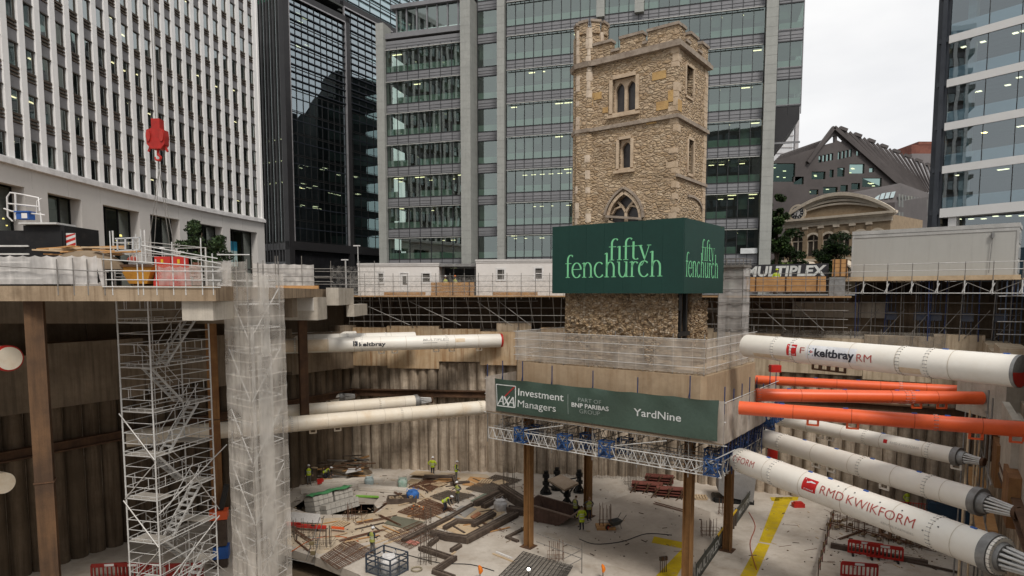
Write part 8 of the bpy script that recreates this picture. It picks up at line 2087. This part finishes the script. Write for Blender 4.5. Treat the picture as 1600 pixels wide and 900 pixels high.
for k in range(14): off = nrm * rr.uniform(-1.5,.4); z = rr.uniform(.1, 1.2); m.tube(a + off + V((0,0,z)), b + off + V((0,0,z*.8)) + d*rr.uniform(-1,1), .022, 4)
for k in range(26): c = a + d * (L*rr.random()) + nrm*rr.uniform(-1.2,.3); m.ball(c + V((0,0,rr.uniform(.1,.5))), .2, .15, .12, 6, 4, mi=1)
m.build('bars', [M_rebar, M_base], o, True)
o = thing('timber_baulk', 'grey timber baulk lying in front of the rebar cage', 'timber', P0(1330, 862)); m = MB(); m.bar(P0(1298, 852, .15), P0(1450, 880, .15), .3, .3); m.bar(P0(1400, 872, .1), P0(1500, 895, .1), .12, .12); m.build('baulk', M_timberd, o, True)
o = thing('post_fence', 'leaning black and yellow edge posts with a yellow rail beside the walkway', 'fence', P0(1285, 890))
for i in range(8):
    t = i / 7; p = P0(1302 - 24*t, 812 + 92*t); m = MB(); m.tube(p, p + V((.02,0,1.25)), .03, 6); m.build('post', M_rustd, o, True)
a, b = P0(1302, 812), P0(1278, 904)
for z0, z1, mm in ((.55,.75,M_black),(.78,.86,M_yellow),(.35,.5,M_tape)):
    m = MB(); m.quad(V((a.x,a.y,z0)),V((b.x,b.y,z0)),V((b.x,b.y,z1)),V((a.x,a.y,z1))); m.build('tape_band', mm, o, True)
m = MB(); m.tube(P0(1275, 905, .55), P0(1345, 918, .5), .035, 6); m.build('rail', M_yellow, o, True)
o = thing('generator', 'dark blue generator unit behind the middle white strut', 'generator', P0(1483, 818), -.5); m = MB(); m.box(-1.4,1.4,-.6,.6,.3,1.4); m.box(-1.3,1.3,-.62,.62,1.4,1.5); m.build('body', mat('generator_blue', (.02,.05,.09), None, .4, dirt=.3, bump=0), o); m = MB(); m.box(-1.2,1.2,-.5,.5,0,.3); m.build('skid', M_black, o); m = MB(); m.tube((-.9,-.2,1.5),(-.9,-.2,1.9),.07,8); m.build('exhaust', M_rustd, o)
o = thing('red_mesh_fence', 'run of red mesh fence behind the lower white struts', 'fence', P0(1400, 800)); m = MB(); a, b = onR(44, 4, 0), onR(36, 5.5, 0); a = P0(1345, 800); b = P0(1470, 812)
for z in (.15,.6,1.05): m.tube(a + V((0,0,z)), b + V((0,0,z)), .03, 5)
for i in range(30): c = a.lerp(b, i/29); m.tube(c, c + V((0,0,1.1)), .018, 4)
m.build('mesh', M_tape, o, True)
p = P0(1232, 792); o = thing('red_block', 'small red plastic block lying beside the yellow walkway', 'block', P0(1247, 792)); m = MB(); m.box(-.42,.42,-.25,.25,0,.3); m.box(-.3,.3,-.18,.18,.3,.4); m.build('block', M_tape, o)
for px, py, lab in ((1207, 712, 'red fire point box on the pile wall beside the lower white strut'), (1211, 573, 'red box hung between the top white strut and the orange struts')): p = at(px, py, 44 if py > 600 else 36); o = thing('red_box', lab, 'box', p - V((0,0,.3))); m = MB(); m.box(-.28,.28,-.2,.2,0,.95 if py > 600 else .4); m.box(-.2,.2,-.22,-.2,.1,.3); m.build('box', M_tape, o); m = MB(); m.bar((0,.2,.2),(0,.9,.2),.06,.06); m.build('bracket', M_rustd, o)
# ---- heap of timber and steel in the back left corner
o = thing('scrap_heap', 'heap of old timber and steel in the back left corner of the pit', 'scrap heap', P0(520, 748)); rr = random.Random(17)
M_mx = [M_timberd, M_timber, M_rustd, M_galvd, M_timberp, M_rust]
for i in range(46):
    p = P0(rr.uniform(462, 566), rr.uniform(738, 752)); z = rr.uniform(.2, 1.5); a = rr.uniform(-.5, .5); Ls = rr.uniform(1, 3.2); m = MB(); dz = rr.uniform(-.3,.5); m.bar(p + V((-Ls/2*math.cos(a), -Ls/2*math.sin(a), z)), p + V((Ls/2*math.cos(a), Ls/2*math.sin(a), z + dz)), rr.uniform(.06,.22), rr.uniform(.05,.14)); m.build('length', rr.choice(M_mx), o, True)
m = MB(); c = P0(520, 742); m.ball((c.x, c.y + .5, -.2), 3.6, 1.3, 1.3, 16, 5, z0=0); m.build('spoil', M_soil, o, True)
sheet(((540,740),(565,735),(562,730),(545,732)), 'white board tilted on the scrap heap', M_frame, .9, .06, 'board')
sheet(((496,757),(506,755),(504,752),(495,754)), 'small red tub behind the green covered blocks', M_tape, .15, .3, 'tub', 'tub')
for i, pts in enumerate((((470,772),(560,760)), ((495,758),(600,754)), ((560,766),(640,772)))): sheet(((pts[0][0],pts[0][1]),(pts[1][0],pts[1][1]),(pts[1][0],pts[1][1]-5),(pts[0][0],pts[0][1]-6)), ['pale slab board left of the green covered blocks','pale slab board behind the green covered blocks','pale orange edged board right of the green covered blocks'][i], mat('pale_board', (.62,.57,.50), (.54,.48,.41), .8, scale=1, dirt=.3), .03, .25, 'edge_board')
o = thing('tripod', 'leaning tube frame with small boxes at lower left in front of the pale slab', 'tripod', P0(490, 868))
for x0_, y0_, x1_, y1_ in ((478,876,500,808),(490,876,506,806),(448,872,505,885),(478,850,498,851),(482,840,500,842)): m = MB(); a = at(x0_, y0_, 38.6); b = at(x1_, y1_, 38.9); m.tube(a, b, .03, 6); m.build('tube', M_galvd, o, True)
for px, py in ((487, 849), (489, 864)): a = at(px, py, 38.4); m = MB(); m.box(a.x-.14, a.x+.14, a.y-.08, a.y+.08, a.z-.1, a.z+.1); m.build('box', mat('khaki_box', (.22,.17,.09), None, .7, bump=0), o, True)
# machine parts seen behind the stair scaffold
p = P0(345, 885); o = thing('piling_tool', 'orange and blue plant parts half hidden by the net wrapped shaft', 'plant', (p.x, p.y, 0), .3); m = MB(); m.box(-.5,.5,-.4,.4,3.0,3.5); m.build('orange_body', M_orange, o); m = MB(); m.bar((.1,0,3.4),(.5,0,5.0),.35,.3); m.build('arm', M_black, o); m = MB(); m.box(-.35,.5,-.4,.4,.6,1.3); m.build('blue_box', M_plastic_b, o); m = MB(); m.box(-.4,.4,-.3,.3,1.35,2.95); m.box(-.4,.4,-.3,.3,0,.55); m.build('mast', M_timberd, o)

# ---- loose stuff nobody could count: crumbs of concrete, off-cuts, dirt
mb = MB(); rr = random.Random(77)
zones = [((450,860),(640,740),330), ((640,845),(820,745),380), ((830,870),(1100,760),120), ((1150,890),(1280,800),40), ((1290,890),(1480,800),260), ((455,760),(560,745),160)]
for (xa, ya), (xb, yb), n in zones:
    for i in range(n):
        p = P0(rr.uniform(xa, xb), rr.uniform(ya, yb)); s = rr.uniform(.02, .075); k = rr.choice((0,0,0,1,1,1,2,2,3))
        if k < 2: mb.ball(p + V((0,0,s*.3)), s*rr.uniform(.7,1.6), s, s*.6, 5, 3, mi=rr.choice((0,1,1,2)))
        elif k == 2: a = rr.uniform(0, 6.3); L_ = rr.uniform(.1, .5); mb.bar(p + V((0,0,.02)), p + V((math.cos(a)*L_, math.sin(a)*L_, .03)), rr.uniform(.02,.09), .03, mi=rr.choice((0,3,3,2)))
        else: a = rr.uniform(0, 6.3); L_ = rr.uniform(.3, 1.1); mb.tube(p + V((0,0,.015)), p + V((math.cos(a)*L_, math.sin(a)*L_, .02)), .012, 4, cap=False, mi=4)
o = mb.build('rubble', [M_soil, M_concgrey, M_timberd, M_timberp, M_rebar], kind='stuff')
tag(o, 'loose crumbs of concrete, timber off-cuts and bar ends strewn over the pit floor', 'rubble')
# hoses and cables trailing over the slab
M_hose = mat('black_hose', (.02,.02,.02), None, .5, bump=0)
for pts, m_, lab in (([(600,872),(628,866),(655,872),(690,880),(735,882),(772,892)], M_hose, 'black hose trailing across the slab past the zigzag timber'), ([(905,842),(930,850),(972,846),(1010,834),(1050,836)], M_hose, 'black cable snaking over the damp patch beside the wheelbarrow'), ([(455,862),(490,842),(530,838),(560,846)], mat('orange_hose', (.55,.12,.02), None, .5, bump=0), 'orange cable lying on the pale floor at lower left'), ([(1170,800),(1180,822),(1172,850),(1182,890)], mat('red_line', (.42,.10,.06), None, .6, bump=0), 'thin red line along the walkway beside the dark hoarding')):
    q = [P0(x, y, .03) for x, y in pts]; cv = []
    for i in range(len(q)-1):
        p0_, p1_, p2_, p3_ = q[max(0,i-1)], q[i], q[i+1], q[min(len(q)-1,i+2)]
        for j in range(5): t = j/5; cv.append(.5*((2*p1_) + (p2_-p0_)*t + (2*p0_-5*p1_+4*p2_-p3_)*t*t + (3*p1_-p0_-3*p2_+p3_)*t**3))
    mb = MB(); mb.rod(cv + [q[-1]], .028, 6); tag(mb.build('hose', m_), lab, 'hose')

rr = random.Random(55)
def scatter(n, boxes, fn, label, cat, group):
    for i in range(n):
        (xa, ya), (xb, yb) = rr.choice(boxes); p = P0(rr.uniform(xa, xb), rr.uniform(ya, yb)); m = MB(); mt, nm = fn(m, p); tag(m.build(nm, mt), label, cat, group)
FZ = (((455,815),(600,855)), ((590,770),(690,815)), ((640,745),(760,770)), ((690,800),(815,845)))
def fb(m, p): a = rr.choice((.5, .55, -.9, 2.0)) + rr.uniform(-.2,.2); L_ = rr.uniform(.8, 2.4); m.bar(p + V((0,0,.05)), p + V((math.cos(a)*L_, math.sin(a)*L_, rr.uniform(.04,.1))), rr.uniform(.08,.16), .05); return rr.choice((M_timberp, M_timberp, M_timberd, M_timber)), 'timber_batten'
scatter(34, FZ, fb, 'loose timber batten dropped on the formwork floor', 'batten', 'loose battens on the pit floor')
def fr(m, p):
    a = rr.choice((.5, .6, -.85)) + rr.uniform(-.1,.1)
    for k in range(7): o_ = V((rr.uniform(-.15,.15), rr.uniform(-.15,.15), .03 + .02*k)); L_ = rr.uniform(2.2, 3.4); m.tube(p + o_, p + o_ + V((math.cos(a)*L_, math.sin(a)*L_, 0)), .018, 5)
    return M_rebar, 'rebar_bundle'
scatter(16, FZ + (((1300,815),(1420,850)), ((985,768),(1080,790))), fr, 'small bundle of rusty bars lying on the pit floor', 'rebar bundle', 'bar bundles on the pit floor')
def fp(m, p):
    a = rr.uniform(0, 1.5); u, w_ = V((math.cos(a), math.sin(a), 0)), V((-math.sin(a), math.cos(a), 0))
    for k in range(5): m.bar(p + w_*(k*.22) + V((0,0,.13)), p + w_*(k*.22) + u*1.1 + V((0,0,.13)), .14, .025)
    for k in range(3): m.bar(p + u*(.05 + k*.5) + V((0,0,.06)), p + u*(.05 + k*.5) + w_*.9 + V((0,0,.06)), .09, .1)
    return M_timberp, 'pallet'
scatter(6, (((740,752),(820,762)), ((650,755),(690,765)), ((1090,770),(1130,785)), ((460,822),(540,845))), fp, 'empty timber pallet lying on the pit floor', 'pallet', 'pallets on the pit floor')
# ================================================================ people
M_skin = mat('skin_tone', (.42,.25,.17), None, .6, bump=0); M_hv = mat('hi_vis_yellow', (.50,.60,.03), (.40,.50,.02), .7, scale=6, bump=.2)
M_hvd = mat('dull_hi_vis', (.38,.40,.09), (.30,.31,.08), .8, scale=6, bump=.2); M_hvo = mat('hi_vis_orange', (.85,.20,.03), None, .7, bump=.1)
M_navyc = mat('navy_cloth', (.022,.024,.035), (.03,.032,.045), .9, scale=5, bump=.2); M_greyc = mat('grey_cloth', (.13,.125,.12), (.10,.095,.09), .9, scale=5, bump=.2); M_boot = mat('work_boot', (.05,.035,.022), None, .8, bump=.1)
M_helm = mat('white_helmet', (.80,.80,.80), None, .35, bump=0); M_stripe = mat('reflective_strip', (.62,.64,.62), None, .4, bump=0); M_eye = mat('eye_dark', (.015,.012,.01), None, .3, bump=0); M_helmo = mat('orange_helmet', (.75,.20,.03), None, .35, bump=0); M_hair = mat('brown_hair', (.035,.022,.014), None, .9, bump=.2)
def person(loc, rz, label, pose='stand', torso=M_hv, sleeves=M_navyc, legs=M_navyc, helmet=M_helm, coat=False, seed=0, arms=None, k=1.0, vest=True):
    rr = random.Random(seed); o = thing('person', label, 'person', loc, rz, 'site workers')
    # skeleton, facing -y; z up
    if pose == 'stand': hip, lean, kn = .93, 0.02, 0
    elif pose == 'bend': hip, lean, kn = .84, 1.05, .12
    elif pose == 'crouch': hip, lean, kn = .48, .7, .4
    elif pose == 'walk': hip, lean, kn = .92, .08, 0
    s, c = math.sin(lean), math.cos(lean)
    def up(t, x=0, y=0): return V((x, -s * t - (y * -c) * 0 + y * c, hip + c * t + y * s))
    pv = V((0,0,hip)); chest = up(.36); neck = up(.54); nb = up(.60)
    hd = nb + V((0, -.06 - .06 * s, .10 * (1 if lean < .5 else .5) + .02))
    J = [pv, up(.17), chest, neck]
    joints = [(pv,.155,.125), (up(.17),.145,.11), (chest,.175,.125), (neck,.075,.07), (nb,.062,.06)]
    edges = [(0,1),(1,2),(2,3),(3,4)]
    def addj(p, a, b, par): joints.append((V(p), a, b)); edges.append((par, len(joints)-1)); return len(joints)-1
    hands = []; feet = []
    arms = arms or [(-.12, -.05), (-.12, -.05)]
    for sd, (fw, out_) in zip((-1, 1), arms):
        sh = addj(up(.48, sd*.19), .075, .07, 2)
        if pose in ('bend', 'crouch'):
            el = sh and addj(up(.42, sd*.25) + V((0,-.10,-.24)), .05, .048, sh); wr = addj(up(.42, sd*.20) + V((0,-.26,-.44)), .036, .032, el); hd_ = V((0,-.5,-.8)).normalized()
        elif fw == 9:      # hand on hip
            el = addj(V((sd*.42, .10, hip + .24)), .05, .048, sh); wr = addj(V((sd*.22, -.06, hip + .06)), .036, .032, el); hd_ = V((-sd*.4,-.6,-.5)).normalized()
        else:
            el = addj(V((sd*(.25 + .05), .02 - fw*.3, hip + .22)), .05, .048, sh); wr = addj(V((sd*(.25 - out_), -.08 + fw*1.2 - .04, hip - .02 - .3*fw*0 + (.22 if fw < -.2 else 0))), .036, .032, el); hd_ = V((0,-.35,-.9)).normalized()
        hands.append((wr, hd_, sd))
    for sd in (-1, 1):
        st_ = (.22 if pose == 'walk' else .0) * sd
        hp = addj(V((sd*.095, 0, hip - .06)), .10, .105, 0)
        if pose == 'crouch': kn_ = addj(V((sd*.16, -.36, .44)), .065, .065, hp); an = addj(V((sd*.14, -.06, .09)), .045, .045, kn_)
        else: kn_ = addj(V((sd*(.10 + kn*.2), -.03 - kn - st_*.5, .49)), .065, .066, hp); an = addj(V((sd*(.11 + kn*.4), .02 - st_, .09)), .045, .048, kn_)
        toe = addj(joints[an][0] + V((sd*.03, -.19, -.045)), .042, .034, an); feet.append(an)
    me = bpy.data.meshes.new('p'); me.from_pydata([tuple(j[0]) for j in joints], edges, []); ob = bpy.data.objects.new('p', me); COL.objects.link(ob)
    sk = ob.modifiers.new('s', 'SKIN'); ss = ob.modifiers.new('u', 'SUBSURF'); ss.levels = 1; ss.render_levels = 1
    for i, (p, a, b) in enumerate(joints): me.skin_vertices[0].data[i].radius = (a, b)
    me.skin_vertices[0].data[0].use_root = True
    bm_ = bpy.data.meshes.new_from_object(ob.evaluated_get(bpy.context.evaluated_depsgraph_get()))
    bpy.data.objects.remove(ob); bpy.data.meshes.remove(me)
    # one continuous mesh, clothes by nearest bone
    bones = [(joints[a][0], joints[b][0], b) for a, b in edges]
    vs = [v.co.copy() for v in bm_.vertices]; mb = MB(); nleg = 5 + 6
    for p in bm_.polygons:
        ctr = p.center.copy(); best, bi = 9, 0
        for a, b, i in bones:
            ab = b - a; t = max(0, min(1, (ctr - a).dot(ab) / max(ab.length_squared, 1e-9))); dd = (ctr - a - ab*t).length
            if dd < best: best, bi, bt = dd, i, t
        if bi >= nleg: mi = 2 if (bi - nleg) % 4 < 3 and ctr.z > .13 else 3
        elif bi >= 5: mi = 1
        elif bi == 4 or (bi == 3 and bt > .55): mi = 4
        else: mi = 0 if (ctr - pv).dot(V((0,-s,c))) > -.02 else 2
        mb.f.append(list(p.vertices)); mb.mi.append(mi); mb.sm.append(True)
    mb.v = [tuple(v) for v in vs]; bpy.data.meshes.remove(bm_)
    # head, face
    def head_(mb):
        n, rws = 12, 9; vs = []
        for j in range(rws + 1):
            t = math.pi * j / rws; z = -math.cos(t)
            for i in range(n):
                u = 2*math.pi*i/n; w_ = math.sin(t); x = .076*w_*math.cos(u); y = .096*w_*math.sin(u); zz = .118*z
                if z < -.2: x *= 1 + .35*(z + .2); y = y*(1 + .2*(z+.2))
                if math.sin(u) < -.9 and -.35 < z < .12: y -= .022*(1 - abs(z + .15)*2.5)
                vs.append(hd + V((x, y, zz)))
        mb.add(vs, [(j*n+i, j*n+(i+1)%n, (j+1)*n+(i+1)%n, (j+1)*n+i) for j in range(rws) for i in range(n)], True, 4)
    head_(mb)
    for sd in (-1, 1): mb.ball(hd + V((sd*.03, -.088, .012)), .011, .008, .009, 6, 4, mi=5); mb.ball(hd + V((sd*.078, .005, -.005)), .012, .022, .032, 6, 4, mi=4)
    mb.box(hd.x - .024, hd.x + .024, hd.y - .094, hd.y - .08, hd.z - .062, hd.z - .054, 6)
    # hands: palm and five fingers, continuing from each wrist
    for wr, d, sd in hands:
        w_ = joints[wr][0]; lat = V((0,1,0)).cross(d); lat = (V((1,0,0)) - d*d.x).normalized(); pn = d.cross(lat).normalized()
        a = w_ - d*.01; mb.rod([a, a + d*.05, a + d*.10], [.030,.036,.032], 7, 4)
        for f_, (o_, L_) in enumerate(((-.027,.062),(-.009,.075),(.009,.07),(.027,.055))):
            b0 = a + d*.095 + lat*o_; b1 = b0 + d*L_*.55 + pn*.006; b2 = b1 + d*L_*.35 + pn*.022; mb.rod([b0, b1, b2], [.0095,.0085,.006], 5, 4)
        b0 = a + d*.035 - lat*sd*.03; b1 = b0 + d*.035 - lat*sd*.025; b2 = b1 + d*.03 - lat*sd*.002; mb.rod([b0, b1, b2], [.011,.010,.007], 5, 4)
    body = mb.build('body', [torso if coat else sleeves, torso if coat else sleeves, legs, M_boot, M_skin, M_eye, mat('lip', (.24,.10,.08), None, .6, bump=0)], o)
    # vest / coat as a loose layer over the trunk
    m = MB(); n = 16; rows = []
    prof = [(-.30 if coat else -.10, .19, .155), (-.12 if coat else -.04, .195, .155), (.06, .178, .14), (.22, .19, .145), (.36, .212, .15), (.46, .19, .125), (.53, .10, .085)]
    for t, rx, ry in prof:
        rows.append([up(t, rx*math.cos(2*math.pi*i/n), ry*math.sin(2*math.pi*i/n)) for i in range(n)])
    vs = [p for r in rows for p in r]
    def band_mi(j): return 0
    for j in range(len(prof)-1):
        for i in range(n): m.f.append([j*n+i, j*n+(i+1)%n, (j+1)*n+(i+1)%n, (j+1)*n+i]); m.mi.append(0); m.sm.append(True)
    m.v = [tuple(p) for p in vs]
    v_ = m.build('jacket' if coat else 'vest', torso, o)
    m = MB()
    for t, rx, ry in ((.10, .184, .147), (.22, .196, .152)) if not coat else ((-.1,.20,.162),(.12,.19,.15),(.25,.198,.153)):
        a_ = [up(t, rx*math.cos(2*math.pi*i/n), ry*math.sin(2*math.pi*i/n)) for i in range(n)]; b_ = [up(t+.045, rx*math.cos(2*math.pi*i/n), ry*math.sin(2*math.pi*i/n)) for i in range(n)]
        m.add(a_ + b_, [(i, (i+1)%n, n+(i+1)%n, n+i) for i in range(n)], True)
    m.build('reflective_band', M_stripe, v_)
    if helmet:
        m = MB(); m.ball(hd + V((0,.0,.045)), .105, .125, .105, 14, 6, z0=0); m.ball(hd + V((0,-.03,.042)), .118, .15, .012, 14, 4); m.bar(hd + V((0,.1,.12)), hd + V((0,-.08,.14)), .03, .03); m.build('helmet', helmet, o)
    m = MB(); m.ball(hd + V((0,.018,.02)), .08, .092, .085, 10, 5, z0=-.2); m.build('hair', M_hair, o)
    if k != 1: o.scale = (k,k,k)
    return o
face = lambda px, py, tx, ty: math.atan2((P0(tx,ty)-P0(px,py)).y, (P0(tx,ty)-P0(px,py)).x) + math.pi/2
person(P0(676, 744, .05), 2.9, 'worker in a yellow jacket and white helmet, hands on hips, by the back wall', torso=M_hv, sleeves=M_hv, seed=1, arms=[(9,0),(9,0)])
person(P0(713, 751), 1.9, 'worker in a yellow vest and white helmet standing right of the black jacketed one', torso=M_hv, legs=M_greyc, seed=2)
person(P0(715, 786), -.6, 'worker in a dull yellow vest standing among the rebar mats', torso=M_hvd, legs=M_greyc, seed=3, arms=[(-.25,.05),(-.25,.05)])
person(P0(694, 800), 1.25, 'worker in a bright yellow vest and white helmet bending over the rebar', 'bend', seed=4)
person(P0(582, 866), 2.6, 'worker in a dark top and yellow vest behind the blue basket', torso=M_hvd, sleeves=M_navyc, legs=M_greyc, seed=5, arms=[(-.25,.0),(-.25,.0)])
person(P0(909, 829), 3.35, 'worker in a long bright yellow coat seen from behind', torso=M_hv, sleeves=M_hv, coat=True, helmet=None, seed=6)
person(P0(899, 811), 2.2, 'bare headed worker in a grey and yellow vest beside the skip', torso=M_hvd, sleeves=M_greyc, helmet=None, seed=7)
person(P0(920, 813), .35, 'worker with hands on hips in a dull yellow vest facing the coated worker', torso=M_hvd, sleeves=M_greyc, helmet=None, seed=8, arms=[(9,0),(9,0)])
person(P0(483, 757), .4, 'worker in a yellow vest and white helmet standing in the back left corner', torso=M_hv, legs=M_greyc, seed=9)
person(P0(508, 752), 1.35, 'worker in a yellow vest bending low in front of the scrap heap', 'bend', seed=10)
person(P0(444, 757), -.4, 'worker in a dark jacket with yellow panels beside the net wrapped shaft', torso=M_hvd, seed=11)
person(P0(1416, 800), .3, 'worker in a lime vest partly hidden by the middle white strut', torso=M_hv, sleeves=M_hv, helmet=M_hv, seed=12)
a = deckpt(696, 1.4); person((a.x, a.y, zdk), .3, 'worker with a pale helmet in the dark gap between the cabins', torso=M_hvd, seed=13)
a = deckpt(712, 1.4); person((a.x, a.y, zdk), -.5, 'worker with an orange helmet in the dark gap between the cabins', torso=M_hvd, helmet=M_helmo, seed=14)
a = deckpt(1212, 1.2); person((a.x, a.y, zdk + .35), .1, 'worker in a bright vest in front of the white lettered banner', torso=M_hv, sleeves=M_hv, helmet=M_hv, seed=15)
p = at(208, 420, 31); person((p.x, 31, DT), 3.0, 'worker in a red top and white helmet behind the yellow skip', torso=mat('red_cloth', (.35,.07,.05), None, .8, bump=.1), sleeves=mat('red_cloth', (0,0,0)), seed=16)
